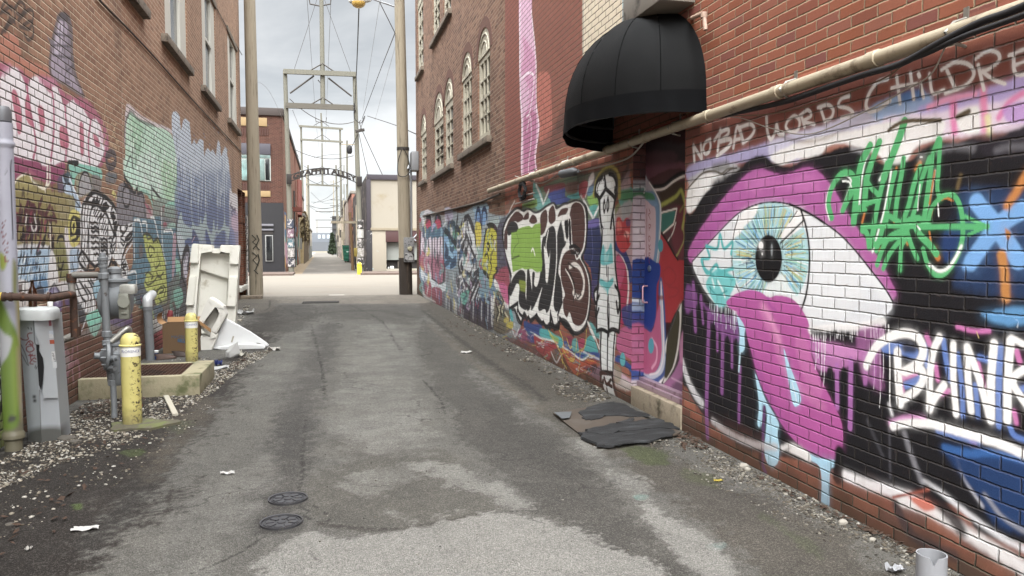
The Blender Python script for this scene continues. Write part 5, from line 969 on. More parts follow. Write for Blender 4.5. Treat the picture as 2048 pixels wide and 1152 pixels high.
def MP(name, col, rough=.5, metal=0., var=.15, scale=6., stain='4a463e', st=(.6, .75), sscale=6., bump=.001):
    b = NB(name); v = b.obj(); c = lin(col); n = b.noise(v, scale, 5, .6)
    k = b.mix(n, c*(1-var), np.minimum(c*(1+var), .9)); k = b.mix(b.ss(b.noise(v, sscale, 6, .7), *st), k, lin(stain))
    pc, pa = b.attr('paint'); k = b.mix(b.math('MULTIPLY', pa, .95), k, pc); b.bump(n, bump); return b.fin(k, rough, metal)
def letters(s, size, mat, name='lettering', parent=None, place=None, ext=.0008, fat=0.):
    """lettering as thin solid letters; place(x, y, z) -> world point"""
    c = bpy.data.curves.new('t', 'FONT'); c.body = s; c.size = size; c.extrude = ext; c.align_x = 'CENTER'; c.align_y = 'CENTER'; c.offset = fat
    o = bpy.data.objects.new('t', c); COL.objects.link(o); dg = bpy.context.evaluated_depsgraph_get(); dg.update()
    me = bpy.data.meshes.new_from_object(o.evaluated_get(dg)); bpy.data.objects.remove(o); bpy.data.curves.remove(c)
    off = wloc(parent) if parent is not None else Vector((0, 0, 0))
    for v in me.vertices: v.co = Vector(place(*v.co))-off
    me.name = name; me.materials.clear(); me.materials.append(mat); q = bpy.data.objects.new(name, me); COL.objects.link(q)
    if parent is not None: q.parent = parent
    return q
GAL = M('galvanised_pipe', '8f8e88', .45, .7, var=.2, stain='6a5a48', st=(.55, .7), sscale=14)
GREY = M('grey_pipe_paint', '686b6d', .5, .1, var=.15, stain='3f3a36', st=(.6, .72), sscale=14, bump=.001)
RUST = M('rusty_pipe', '43332b', .75, .3, var=.3, scale=20, stain='7a4a2c', st=(.55, .7), sscale=18, bump=.002, bscale=120)
BLACK = M('black_rubber', '17171a', .65, var=.2)
# painted standpipe at the left edge
b0 = gnd(28, 901); zt = ony(14, 246, b0.y).z; zc = ony(18, 290, b0.y).z; zl = ony(28, 870, b0.y).z
m = MB(); pr = []
for z in np.linspace(0, zt, 150):
    r = .066 if z > zl else .06
    if abs(z-zc) < .018 or abs(z-zl) < .02: r = .077
    pr.append((r, z))
m.lathe(pr, b0, 44); ds = solo(m, 'standpipe', MP('standpipe_paint', '8f909a', .5, stain='6d6a66', st=(.62, .8)), 'grey standpipe with green and white spray paint at the left edge', 'pipe', base=b0)
pxpaint(ds, [('F', '8b8468', 6, '-5,830 60,830 60,930 -5,930'), ('F', '7c9a2c', 4, '-4,600 10,615 22,640 36,670 42,720 42,790 36,850 10,860 -4,840'), ('F', '93ad3c', 4, '22,680 38,690 40,780 28,830'), ('F', 'd6d7da', 3, '-4,660 10,668 24,678 18,705 8,722 -4,730'), ('F', 'c9b95c', 5, '32,590 42,610 42,700 36,660'), ('F', 'c4b48c', 5, '34,700 44,720 46,840 38,800'), ('F', '4a4a40', 3, '20,832 32,834 28,842 16,844'), ('F', 'a8b848', 3, '0,505 14,520 8,540 0,535'), ('F', '90944a', 4, '26,520 34,540 32,600 26,590'),
            ('L', '20242c', 2.4, '22,322 22,345 24,420 25,478'), ('L', 'b9bcc6', 3, '8,350 14,340'), ('L', '9a3b44', 1.6, '10,442 5,446 9,452 4,456'), ('L', '9a3b44', 1.6, '3,464 11,468 6,474 4,466 5,480'), ('L', '9a3b44', 1.6, '10,480 6,486 9,490 15,487 13,481 10,480'), ('L', '9a3b44', 1.6, '8,496 13,505'), ('L', '9a3b44', 1.6, '15,495 9,500 17,506'), ('L', '9a3b44', 1.6, '15,510 10,512 11,524'), ('L', '9a3b44', 1.6, '11,517 15,516'), ('L', '9a3b44', 1.6, '11,524 16,522')])
m = MB(); m.lathe([(.05, 0), (.062, .01), (.062, .09), (.045, .12)], b0+Vector((0, 0, zt)), 20); m.build('cap', M('dark_cap', '58595c', .5, .3), ds)
# leaning electrical pedestal
Y0 = gnd(85, 884).y-.05; fr = lambda px, py, dy: ony(px, py, Y0+dy)
S0, A0, B0 = gnd(84, 886), fr(57, 884, .07), fr(123, 879, .08); S1_, A1, B1 = fr(68, 634, 0), fr(37.5, 632, .07), fr(104, 629, .08)
A0.z = B0.z = 0
bk = Vector((.0, .26, 0)); root = empty('utility_pedestal', (S0.x, S0.y+.12, 0), 'grey metal utility pedestal leaning left with red scrawled letters and a torn side', 'utility box')
PM = MP('pedestal_paint', '93979a', .45, .2, var=.08, scale=4, stain='7c7a70', st=(.62, .8))
m = MB(); N1, N2, NZ = 34, 40, 150; vs = []; ring0 = [A0+bk*.9, A0]+[A0.lerp(S0, i/N1) for i in range(1, N1)]+[S0.lerp(B0, i/N2) for i in range(N2+1)]+[B0+bk*.9]
ring1 = [A1+bk*.9, A1]+[A1.lerp(S1_, i/N1) for i in range(1, N1)]+[S1_.lerp(B1, i/N2) for i in range(N2+1)]+[B1+bk*.9]; n = len(ring0)
for j in range(NZ+1): vs += [a.lerp(b, j/NZ) for a, b in zip(ring0, ring1)]
m.add(vs, [(j*n+i, j*n+(i+1) % n, (j+1)*n+(i+1) % n, (j+1)*n+i) for j in range(NZ) for i in range(n)]); pb = m.build('body', PM, root)
pxpaint(pb, [('L', 'a83a44', 2.2, '64,666 57,667 55,672 57,677 53,680 45,679 41,676'), ('L', 'a83a44', 2.2, '52,690 58,682 63,683 66,687 63,690 58,689'), ('L', 'a83a44', 2, '58,684 66,692'), ('L', 'a83a44', 2.2, '62,692 54,694 53,700 58,704 65,702 68,698 64,692'), ('L', 'a83a44', 2.2, '57,711 65,709'), ('L', 'a83a44', 2.2, '60,708 62,720'), ('L', 'a83a44', 2.2, '70,711 62,712'), ('L', 'a83a44', 2.2, '72,718 68,716 62,722 60,727 66,728'), ('L', 'a83a44', 2, '66,722 72,724'),
            ('L', '45464a', 1.3, '42,689 52,711 57,731'), ('L', '45464a', 1.3, '41,704 55,730'), ('L', '3a3a3e', 1.6, '56,655 58,658'), ('L', '3a3a3e', 1.6, '62,655 63,660'), ('L', '3a3a3e', 1.6, '71,731 70,736'), ('L', '3a3a3e', 1.6, '74,733 72,738'), ('L', '55575a', 1.4, '67,634 69,680 72,690'), ('L', '6a6c6e', 1.2, '79,780 83,884'), ('F', '3a3b3d', 2, '66,791 71,791 71,796 66,796'), ('F', '3a3b3d', 2, '67,799 72,799 72,804 67,804'), ('F', '70706a', 6, '60,860 122,855 123,885 60,888')])
# cover plate that hangs off the right face, with stickers and a dark sheet for the shade in the gap beside it
f = lambda px, py, dy: fr(px, py, dy-.014)
rows = ((636, 68.5, 103), (664, 70.5, 105.5), (690, 79, 108), (703, 79, 109.3), (717, 86.5, 111), (735, 88, 113.5), (762, 86.5, 117), (782, 85, 120), (796, 88, 119))
sx = lambda y: 68+(y-634)*16/252; ex = lambda y: 104+(y-629)*19/250; dyx = lambda x, y: .08*(x-sx(y))/(ex(y)-sx(y)); m = MB(); vs = []
for k_ in (.016, .004):
    for y, xa, xb in rows:
        for t_ in range(5): x = xa+(min(xb, ex(y)-.3)-xa)*t_/4; vs.append(fr(x, y, dyx(x, y)-k_))
nr = len(rows)*5; fs = []
for j in range(len(rows)-1):
    for i in range(4): a_ = j*5+i; fs += [(a_, a_+1, a_+6, a_+5), (nr+a_, nr+a_+5, nr+a_+6, nr+a_+1)]
    fs += [(j*5, j*5+5, nr+j*5+5, nr+j*5), (j*5+4, nr+j*5+4, nr+j*5+9, j*5+9)]
fs += [tuple(((len(rows)-1)*5+i, (len(rows)-1)*5+i+1, nr+(len(rows)-1)*5+i+1, nr+(len(rows)-1)*5+i)) for i in range(4)]+[(i, nr+i, nr+i+1, i+1) for i in range(4)]
m.add(vs, fs); cv = m.build('cover_plate', M('pedestal_cover', '989c9e', .45, .2, var=.08, stain='7f7d74', st=(.62, .8)), root)
f = lambda px, py, dy: fr(px, py, dyx(px, py)-.017)
gp = [fr(72, 689, -.02), fr(78, 690, -.02), fr(77.5, 701, -.02), fr(85, 716, -.02), fr(87, 735, -.018), fr(85, 762, -.018), fr(82, 780, -.02), fr(78, 770, -.02), fr(75.5, 735, -.02), fr(73.5, 705, -.02)]
m = MB(); m.prism(gp, (.0, .008, 0)); m.build('torn_gap_shade', M('gap_dark', '0b0b0c', .9), root)
def sticker(px, w, h, c, nm='sticker'):
    (x, y) = px; dy = .02+.058*(x-70)/34; q = [f(x, y, dy-.012), f(x+w, y-.4, dy+w*.0018-.012), f(x+w+1.2, y+h-.4, dy+w*.0018-.012), f(x+1, y+h, dy-.012)]
    s = MB(); s.prism(q, (0, .002, 0)); return s.build(nm, M('sticker_'+c, lin(c)*.6, .4, var=.25, scale=40), cv)
for a in (((97, 640), 5, 12, 'a0606a'), ((98, 662), 8, 7, 'c9d3de'), ((98, 668), 8, 8, 'd8dadb'), ((99, 680), 9, 8, 'a8553c'), ((103, 703), 7, 20, 'dadbd9'), ((105, 722), 8, 14, 'd2d5d6')): sticker(*a)
m = MB()
for q in ((104, 706), (105, 712), (107, 718)): m.tube([f(q[0], q[1], .045), f(q[0]+4, q[1]+2, .052), f(q[0]+1, q[1]+4, .046), f(q[0]+5, q[1]+5, .053)], .002, 5)
m.build('scribble', BLACK, cv)
m = MB(); c0 = (A1+B1+S1_)/3+Vector((.0, .07, 0)); lw = (B1-A1).length/2
o_ = []
for t in np.linspace(0, 2*math.pi, 40, endpoint=False):
    cx_, sy_ = math.cos(t), math.sin(t); o_.append((math.copysign(abs(cx_)**.55, cx_)*(lw+.02), math.copysign(abs(sy_)**.55, sy_)*.15))
vs = []
for dz, sc in ((-.03, 1.), (.025, 1.), (.05, .96), (.062, .85), (.066, 0.)): vs += [c0+Vector((x*sc, y*sc, dz+x*sc*-.03)) for x, y in o_]
m.add(vs, [(j*40+i, j*40+(i+1) % 40, (j+1)*40+(i+1) % 40, (j+1)*40+i) for j in range(4) for i in range(40)], True); m.build('lid', M('pedestal_lid', 'a4a7a6', .5, .1, var=.1, stain='7a786e', st=(.6, .8)), root)
# brown bottle on the lid
bb = c0+Vector((-.035, .0, .066)); m = MB(); m.lathe([(.0, 0), (.03, .002), (.031, .11), (.027, .135), (.014, .165), (.0125, .2), (.0145, .203), (.0145, .212), (.011, .214)], bb, 24)
gb_ = NB('brown_glass'); gb_.p.inputs['Transmission Weight'].default_value = .35; solo(m, 'glass_bottle', gb_.fin((.035, .013, .006), .08, 0, .6), 'brown glass bottle standing on the grey pedestal lid', 'bottle')
m = MB(); c1 = c0+Vector((.075, .04, .064)); m.lathe([(.02, 0), (.02, .045), (.016, .05)], c1, 16); solo(m, 'pipe_stub', M('white_plastic', 'c4c4c0', .5), 'short white plastic pipe stub standing on the pedestal lid', 'pipe stub')
# rusty pipe crossing in front of the standpipe
yp = b0.y-.13; m = MB(); m.tube(elbow([ony(-30, 592, yp), ony(104, 596, yp), ony(104, 596, yp)+Vector((0, .5, 0)), ony(104, 596, yp)+Vector((0, .5, -.35))], .05), .028, 14)
rp = solo(m, 'rusty_pipe', RUST, 'rusty brown pipe crossing in front of the grey standpipe', 'pipe')
for x in (8, 22, 44, 98): m = MB(); m.tube([ony(x-3, 593.5, yp), ony(x+3, 593.7, yp)], .035, 14); m.build('coupling', RUST, rp)
m = MB(); m.tube([ony(-30, 592, yp), ony(5, 593, yp)], .031, 14); m.build('yellow_end', M('yellow_pipe', 'a89a3c', .6, var=.3, stain='5a4a30'), rp)
# gas meter set
YM = gnd(228, 834).y; g = lambda px, py, dy=0.: ony(px, py, YM+dy)
root = empty('gas_meter', (gnd(228, 834).x, YM, 0), 'grey gas meter with regulator and pipework in front of the striped mural figure', 'gas meter')
m = MB(); m.tube([gnd(229, 836)-Vector((0, 0, .03)), g(226, 752)], .026, 14); m.tube([g(221.5, 745), g(213, 660), g(206, 520)], .033, 16); m.build('riser', GREY, root)
m = MB(); m.tube([g(228.5, 828), g(227.5, 800)], .0275, 12); m.build('yellow_marker', M('yellow_tape', 'b3a53a', .6), root)
for a, r in (((226, 752), .036), ((225, 765), .04), ((222, 738), .042), ((213.5, 668), .044), ((214.5, 686), .044), ((207, 552), .048), ((205.5, 522), .04)): q = g(*a); m = MB(); m.lathe([(r*.8, -.03), (r, -.022), (r, .022), (r*.8, .03)], q, 8, False); m.build('coupling', GREY, root)
m = MB(); m.lathe([(.04, 0), (.04, .02), (.03, .025), (.03, .06), (.045, .065), (.045, .09), (.03, .095), (.026, .13), (0, .135)], g(206, 535), 16); m.build('riser_head', GREY, root)
q = g(213, 712, -.02); m = MB(); m.lathe([(0, -.05), (.06, -.045), (.095, -.02), (.13, -.012), (.13, .012), (.1, .018), (.06, .04), (.03, .06), (.03, .1)], q, 28, axis=(-.9, -.35, .1)); m.lathe([(.028, 0), (.028, .1), (.018, .105), (.018, .14)], q+Vector((.02, -.05, -.02)), 14, axis=(.8, -.6, .1)); m.lathe([(.022, 0), (.022, .09)], q+Vector((.02, -.05, -.1)), 12, axis=(.8, -.6, 0))
for t in range(10): a = 2*math.pi*t/10; m.lathe([(.008, -.02), (.008, .02)], q+Vector((0, math.cos(a)*.112, math.sin(a)*.112)), 6, axis=(-.9, -.35, .1))
m.build('diaphragm', GREY, root)
q = g(236, 770, .06); m = MB(); m.lathe([(0, 0), (.07, .005), (.085, .03), (.09, .1), (.085, .27), (.1, .28), (.1, .3), (.075, .31), (.06, .36), (.075, .37), (.075, .39), (.05, .4), (.05, .47)], q, 28); m.build('regulator', GREY, root)
m = MB(); m.tube(elbow([g(222, 684), g(258, 653, .05), g(259, 700, .12)], .05), .028, 14); m.build('bypass_pipe', GAL, root)
q = g(226, 602, .2); m = MB(); m.lathe([(0, -.09), (.13, -.09), (.165, -.07), (.165, .02), (.165, .11), (.14, .135), (0, .135)], q, 36, axis=(1, -.15, 0)); m.lathe([(.1, 0), (.11, .17), (.13, .18), (.13, .2), (.07, .21), (.05, .25), (.06, .26), (.06, .3), (.03, .32)], q+Vector((.02, 0, .0)), 24); m.build('meter_body', GREY, root)
m = MB(); q = g(249, 612, .04); m.bbox(q-Vector((.045, .04, .12)), q+Vector((.045, .04, .12)), .02); m.lathe([(.05, 0), (.05, .03)], q+Vector((.0, -.04, .04)), 16, axis=(.3, -1, 0))
for z in (-.07, -.02, .03): m.bbox(q+Vector((-.02, -.055, z)), q+Vector((.03, -.035, z+.018)), .004)
m.build('index_plate', M('meter_front', '77786f', .45, .2, var=.2, stain='4a4840'), root)
q = g(257, 579, .06); m = MB(); m.bbox(q-Vector((.07, .06, .045)), q+Vector((.07, .06, .05)), .03); m.build('index_cover', M('index_cover', '9a9a94', .35, .2, var=.2, stain='5a5850', st=(.5, .7)), root)
m = MB(); m.tube(elbow([g(206, 549), g(141, 550, .12), g(153, 668, .12), g(110, 686, .1), g(100, 690, .5)], .05), .03, 14)
rp = solo(m, 'gas_pipe', M('gas_pipe', '85827c', .55, .2, var=.15, stain='5e4d43', st=(.64, .8), sscale=8), 'grey gas service pipe with rusty elbows left of the meter', 'pipe')
m = MB(); m.tube([g(203, 549, .01), g(150, 550, .11)], .033, 14); m.build('rusty_nipple', RUST, rp)
for q_ in ((143, 556), (152, 662)): m = MB(); m.lathe([(.04, -.04), (.044, 0), (.04, .04)], g(*q_, .12), 14); m.build('rusty_elbow', RUST, rp)
# vent pipe with an elbow against the wall
p0 = gnd(301, 721); q1 = ony(295, 613, p0.y); m = MB(); m.tube([p0-Vector((0, 0, .02)), q1], .057, 18); m.lathe([(.064, 0), (.064, .04)], q1-Vector((0, 0, .05)), 18)
vp = solo(m, 'vent_pipe', GREY, 'grey vertical vent pipe with a white elbow turned to the wall', 'pipe', base=p0)
m = MB(); m.tube(elbow([q1, q1+Vector((0, 0, .1)), q1+Vector((-.05, .55, .13))], .09), .063, 18); m.build('elbow', M('vent_elbow', 'a9abab', .45, .2), vp)
# yellow bollards
def bollard(px, py, py_top, r, label):
    p = gnd(px, py); h = (py-py_top)/FPX*p.y; b = NB('bollard_yellow') if 'by' not in _M else None
    if b:
        v = b.obj(); n = b.noise(v, 9, 5, .6); k = b.mix(n, lin('c2b768')*.72, lin('dfd48c')*.75); k = b.mix(b.ss(b.noise(b.scale(v, (1, 1, .35)), 7, 4), .55, .75), k, lin('9c8c50'))
        sp = b.math('MULTIPLY', b.ss(b.noise(v, 30, 5, .7), .545, .565), b.ss(b.sep(v)[0], -.01, .045)); k = b.mix(sp, k, lin('3a3020')); z = b.sep(v)[2]
        k = b.mix(b.ss(b.math('ADD', z, b.math('MULTIPLY', n, .2)), .1, .3, .8, 0.), k, lin('6a6446')); b.bump(n, .0015); _M['by'] = b.fin(k, .5)
    root = empty('bollard', p, label, 'bollard', 'yellow bollards guarding the gas meter')
    m = MB(); m.lathe([(r, -.03), (r, h-.24), (r, h-.2)], p, 32); m.build('post', _M['by'], root)
    m = MB(); zc = h-.2; m.lathe([(r*1.03, zc+.085), (r*1.16, zc+.088), (r*1.16, zc+.098), (r*1.02, zc+.104), (r*1.01, zc+.125), (r*.93, zc+.155), (r*.75, zc+.18), (r*.45, zc+.195), (0, zc+.2)], p, 32, caps=False); m.build('cap', _M['by'], root)
    m = MB(); m.lathe([(r*1.02, zc), (r*1.03, zc+.04), (r*1.035, zc+.085), (r*1.0, zc+.09)], p, 32, caps=False); bd = m.build('band', M('bollard_band', 'd6d6d0', .5, var=.08, stain='9a9688'), root)
    fa = math.atan2(-p.y, -p.x)
    def pl(x, y, z): a = fa+x/r; return p+Vector((math.cos(a)*(r*1.04+z), math.sin(a)*(r*1.04+z), zc+.045+y))
    letters('FLORENCE', .032, M('band_ink', '565a80', .6), 'lettering', bd, pl, .001); return root
bollard(265, 851, 678, .078, 'nearest yellow bollard with chipped paint, standing beside the gas meter'); bollard(384, 727, 631, .078, 'farther yellow bollard between the cardboard box and the steel grate')
m = MB(); p = gnd(283, 852); o_ = [(p.x+math.cos(t)*(.27+.05*math.sin(3*t+1)), p.y-.02+math.sin(t)*(.2+.04*math.sin(5*t))) for t in np.linspace(0, 2*math.pi, 30, endpoint=False)]
m.prism([(x, y, .0) for x, y in o_], (0, 0, .025)); solo(m, 'concrete_footing', M('footing', '4f4b3e', .9, var=.3, scale=14, stain='5a5f38', st=(.45, .65), sscale=9, bump=.004), 'mossy concrete footing around the nearest yellow bollard', 'footing')
# concrete kerb box with a steel grate
f0 = gnd(400, 791); x1 = f0.x; y0 = f0.y; y1 = gnd(428, 720, .215).y; zb = .215; x0 = XL+.004
root = empty('grate_pit', ((x0+x1)/2, y0, 0), 'low concrete kerb around a rusty steel floor grate by the left wall', 'grate')
m = MB(); KC = M('kerb_concrete', '8a836c', .9, var=.2, scale=8, stain='55583c', st=(.48, .68), sscale=4, bump=.005, bscale=40)
m.bbox((x0, y0, -.05), (x1, y0+.1, zb), .015); m.bbox((x1-.2, y0+.1, -.05), (x1, y1, zb), .015); m.bbox((x0, y1-.1, -.05), (x1-.2, y1, zb-.01), .015); m.build('kerb', KC, root)
m = MB(); m.quad((x0, y0+.1, .01), (x1-.2, y0+.1, .01), (x1-.2, y1-.1, .01), (x0, y1-.1, .01)); m.build('pit_floor', M('pit_dark', '141110', .9), root)
m = MB(); X_ = x0+.01
while X_ < x1-.21: m.box((X_, y0+.1, zb-.05), (X_+.008, y1-.1, zb-.012)); X_ += .042
Y_ = y0+.12
while Y_ < y1-.12: m.box((x0, Y_, zb-.035), (x1-.2, Y_+.012, zb-.009)); Y_ += .075
m.build('grate', M('grate_steel', '4a342a', .7, .4, var=.3, scale=18, stain='2a2220', st=(.5, .7)), root)
# cardboard box
cb = gnd(326, 708); w_ = .47; h_ = .43; root = empty('cardboard_box', (cb.x+w_/2, cb.y+.15, 0), 'open brown cardboard box with blue printing behind the farther bollard', 'cardboard box')
CB = M('cardboard', '5c4833', .85, var=.12, scale=5, stain='573d28', st=(.6, .8), bump=.0015, bscale=30, stretch=(1, 1, .3)); CI = M('cardboard_inside', '8a6a48', .85, var=.12, scale=5)
m = MB(); t = .006; a, b, c, d = cb.x, cb.x+w_, cb.y, cb.y+.36
m.box((a, c, 0), (b, c+t, h_)); m.box((a, c+t, 0), (a+t, d, h_)); m.box((b-t, c+t, 0), (b, d, h_)); m.box((a+t, d-t, 0), (b-t, d, h_)); m.box((a+t, c+t, 0), (b-t, d-t, t)); m.build('carton', CB, root)
m = MB(); n = 10; m.add([(a+.0-.12*math.sin(u*2.4)*.6, y, h_+.1*(1-math.cos(u*2.4))*.9) for u in np.linspace(0, 1, n) for y in (c, d)], [(2*i, 2*i+1, 2*i+3, 2*i+2) for i in range(n-1)], True)
m.add([(x, d+.05*u, h_+.07*u) for u in (0, 1) for x in (a, b)], [(0, 1, 3, 2)]); m.build('flap', CI, root)
INK = M('carton_ink', '3d4c5c', .8); fp = lambda cx_, cz_: (lambda x, y, z: Vector((cx_+x, c-.0015-z, cz_+y)))
letters('MAGNETIC', .062, INK, 'lettering', root, fp(a+.27, h_*.56)); m = MB(); m.prism([(a+.2, c-.001, h_*.5), (a+.43, c-.001, h_*.5), (a+.43, c-.001, h_*.39), (a+.315, c-.001, h_*.34), (a+.2, c-.001, h_*.39)], (0, -.002, 0)); m.build('printed_shield', INK, root)
letters('SERIES', .045, CB, 'lettering', root, lambda x, y, z: Vector((a+.315+x, c-.0035-z, h_*.44+y)))
# rusty red tool handle behind the box
m = MB(); m.tube([ony(338, 648, d+.12), ony(340, 630, d+.1), ony(341, 621, d+.1)], [.02, .045, .03], 12); solo(m, 'red_handle', M('red_handle', '75363a', .6), 'dull red handle sticking up behind the cardboard box', 'handle')
# cup and shoes
p = gnd(310, 719); m = MB(); m.lathe([(0, .002), (.037, 0), (.05, .115), (.053, .118), (.05, .12), (.045, .112), (.034, .01), (0, .008)], p, 24); cu = solo(m, 'paper_cup', M('cup_blue', '27406e', .5, var=.2), 'blue paper cup with a white rim by the vent pipe', 'cup', base=p)
m = MB(); m.lathe([(.0465, .088), (.0515, .116), (.055, .119), (.0515, .123), (.045, .113)], p, 24, caps=False); m.build('rim', M('cup_white', 'd9dad8', .5), cu)
def shoe(px, py, ang, mat, label, s=1.):
    p = gnd(px, py); vs = []; n = 18; prof = ((0, 1), (.03, 1.02), (.045, .92), (.075, .62), (.085, .55))
    for z, k in prof:
        for i in range(n):
            t = 2*math.pi*i/n; x = math.cos(t); wd = .042*(1+.18*x)*k; hx = .135*(1 if z < .04 else .97-.6*(z-.04))*x-(.0 if z < .05 else .03)
            q = Vector((hx*s, math.sin(t)*wd*s, z*s*(1-.45*max(x, 0)*(z > .04)))); q.rotate(Matrix.Rotation(ang, 3, 'Z')); vs.append(p+q)
    m = MB(); m.add(vs, [(j*n+i, j*n+(i+1) % n, (j+1)*n+(i+1) % n, (j+1)*n+i) for j in range(len(prof)-1) for i in range(n)], True)
    m.add(vs[:n], [tuple(range(n))]); o = solo(m, 'shoe', mat, label, 'shoe', 'cast off shoes by the box', base=p)
    m = MB(); rot = Matrix.Rotation(ang, 3, 'Z'); m.add([p+rot@Vector((.137*s*math.cos(2*math.pi*i/n), .047*s*math.sin(2*math.pi*i/n)*(1+.2*math.cos(2*math.pi*i/n)), z)) for z in (0, .014) for i in range(n)], [(i, (i+1) % n, n+(i+1) % n, n+i) for i in range(n)]); m.build('sole', M('shoe_sole', '3a322c', .8), o); return o
shoe(333, 719, .5, M('shoe_brown', '4a3a33', .6, var=.2, stain='6a574a'), 'brown shoe lying beside the blue cup'); shoe(366, 714, -.2, M('shoe_grey', '453c38', .7, var=.2, stain='6a605a'), 'grey brown shoe lying close to the farther bollard')
# packing foam: a tall tray leaning on the wall, a broken corner block and a long trough
FOAM = M('packing_foam', 'cfcdc4', .7, var=.05, scale=6, stain='857b62', st=(.55, .8), sscale=4, bump=.002, bscale=160)
FOAM2 = M('packing_foam_grey', 'c2c0b9', .7, var=.06, scale=6, stain='6f6a5c', st=(.55, .78), sscale=5, bump=.002, bscale=160)
YF = 13.4; k = lambda px, py, dy=0.: ony(px, py, YF+dy)
root = empty('foam_tray', k(420, 672), 'tall white packing foam tray standing against the painted wall', 'packing foam')
def slab(q, d0, d1, mb):
    """four px corners -> solid between depth d0 and d1 (metres behind YF)"""
    a = [k(x, y, d0) for x, y in q]; b = [k(x, y, d0)+Vector((0, d1-d0, 0)) for x, y in q]
    bm = bmesh.new(); v = [bm.verts.new(p) for p in a+b]
    n = len(q)
    bm.faces.new(v[:n]); bm.faces.new(v[n:][::-1])
    for i in range(n): bm.faces.new((v[i], v[n+i], v[n+(i+1) % n], v[(i+1) % n]))
    bmesh.ops.bevel(bm, geom=list(bm.edges), offset=.014, segments=2, affect='EDGES'); mb.bm(bm, True)
m = MB(); slab([(399, 500), (461, 500), (452, 668), (390, 668)], .3, .38, m); m.build('back', FOAM, root)
m = MB(); slab([(384.5, 488), (424, 490), (424, 505), (400, 505), (389, 668), (368.5, 668)], .06, .34, m); slab([(479, 491), (440, 490), (440, 505), (461, 505), (450.5, 668), (469, 668)], .06, .34, m); slab([(423, 497), (441, 497), (441, 508), (423, 508)], .1, .34, m); slab([(392, 505), (461, 505), (461, 560), (398, 540)], .22, .34, m); m.build('rim', FOAM, root)
for nm, q in (('corner_block', [(384, 487), (397, 488), (396, 527), (379, 526.5)]), ('corner_block', [(462, 491), (480, 490.5), (476.5, 529.5), (459, 529)]), ('corner_block', [(378, 552), (392, 553), (387, 612), (371, 611.5)]), ('corner_block', [(458, 553), (474, 554), (470, 614), (453, 614)])):
    m = MB(); slab(q, 0., .2, m); m.build(nm, FOAM, root)
# broken corner block
YF = 12.2
root = empty('foam_block', k(425, 700), 'broken foam corner block with a square hollow leaning on the foam tray', 'packing foam')
m = MB()
slab([(415, 597.5), (421, 596), (448, 615), (446, 622), (429, 612), (402, 655), (397, 642)], 0., .34, m); slab([(446, 616), (452, 632), (432, 668), (420, 662), (441, 628), (429, 612)], 0., .34, m); slab([(396, 641), (403, 652), (423, 668), (419, 674), (394, 650)], .1, .34, m)
slab([(404, 648), (428, 613), (440, 630), (420, 664)], .24, .34, m); slab([(397, 675), (404, 671), (421, 676), (436, 664), (434, 674), (423, 702), (415, 711), (396, 716), (392, 712), (403, 690)], .02, .3, m); slab([(419, 662), (432, 668), (434, 676), (420, 680)], 0., .3, m); m.build('block', FOAM2, root)
m = MB(); a, b = k(397, 647, -.03), k(421, 665, -.03); m.prism([a, b, b+Vector((0, 0, .05)), a+Vector((0, 0, .05))], (0, .05, 0)); m.build('cardboard_strip', CI, root)
# long trough
YF = 12.35
root = empty('foam_trough', k(480, 700), 'long pointed white foam trough lying on its side on the ground', 'packing foam')
m = MB(); W2 = M('foam_white', 'bcbdbd', .6, var=.05, stain='a9a69c', st=(.6, .8), bump=.0015, bscale=140)
slab([(449, 638), (457, 640), (500, 664), (533, 686), (538, 692), (530, 694), (517, 690), (424, 699), (436, 668)], .0, .1, m); slab([(424, 697), (470, 690), (500, 688), (528, 692), (530, 698), (520, 702), (490, 704), (455, 702.5)], -.16, .05, m); m.build('trough', W2, root)
m = MB(); slab([(464, 670), (471, 671), (466, 687), (459, 686)], -.008, .05, m); m.build('pocket', M('foam_pocket', '8a8578', .7), root)
m = MB(); slab([(511, 685), (522, 687), (526, 691), (514, 691)], -.03, .03, m); m.build('bracket', M('bracket_grey', '77756f', .6), root)
# small litter
def scrap(px, py, s, col, label, cat='litter', seed=0, lift=.02, nm='paper_scrap', n=7, el=1.):
    r = np.random.default_rng(seed+px); p = gnd(px, py); vs = []; fs = []
    for j in range(n+1):
        for i in range(n+1): vs.append(p+Vector(((i/n-.5)*s*el+r.normal(0, s*.03), (j/n-.5)*s+r.normal(0, s*.03), .008+abs(r.normal(0, lift*.5))+lift*.5*math.sin(i*1.3+j))))
    zmin = min(v.z for v in vs); vs = [v-Vector((0, 0, zmin-.006)) for v in vs]
    m = MB(); m.add(vs, [(j*(n+1)+i, j*(n+1)+i+1, (j+1)*(n+1)+i+1, (j+1)*(n+1)+i) for j in range(n) for i in range(n)]); return solo(m, nm, M('paper_'+col, lin(col)*.42, .7, var=.08), label, cat, base=p)
bm = bmesh.new(); rr = np.random.default_rng(12); p = gnd(466, 716)
for i in range(26): bm.verts.new(p+Vector((rr.normal(0, .05), rr.normal(0, .04), abs(rr.normal(0, .1)))))
bmesh.ops.convex_hull(bm, input=list(bm.verts)); bmesh.ops.delete(bm, geom=[v for v in bm.verts if not v.link_faces], context='VERTS'); m = MB(); m.bm(bm, False); solo(m, 'plastic_bag', M('white_film', '9f9f9d', .4, var=.08), 'crumpled white plastic bag in front of the foam trough', 'bag', base=p)
scrap(484, 714, .14, 'd6d2c4', 'small cream paper scrap right of the crumpled bag', seed=2, lift=.05)
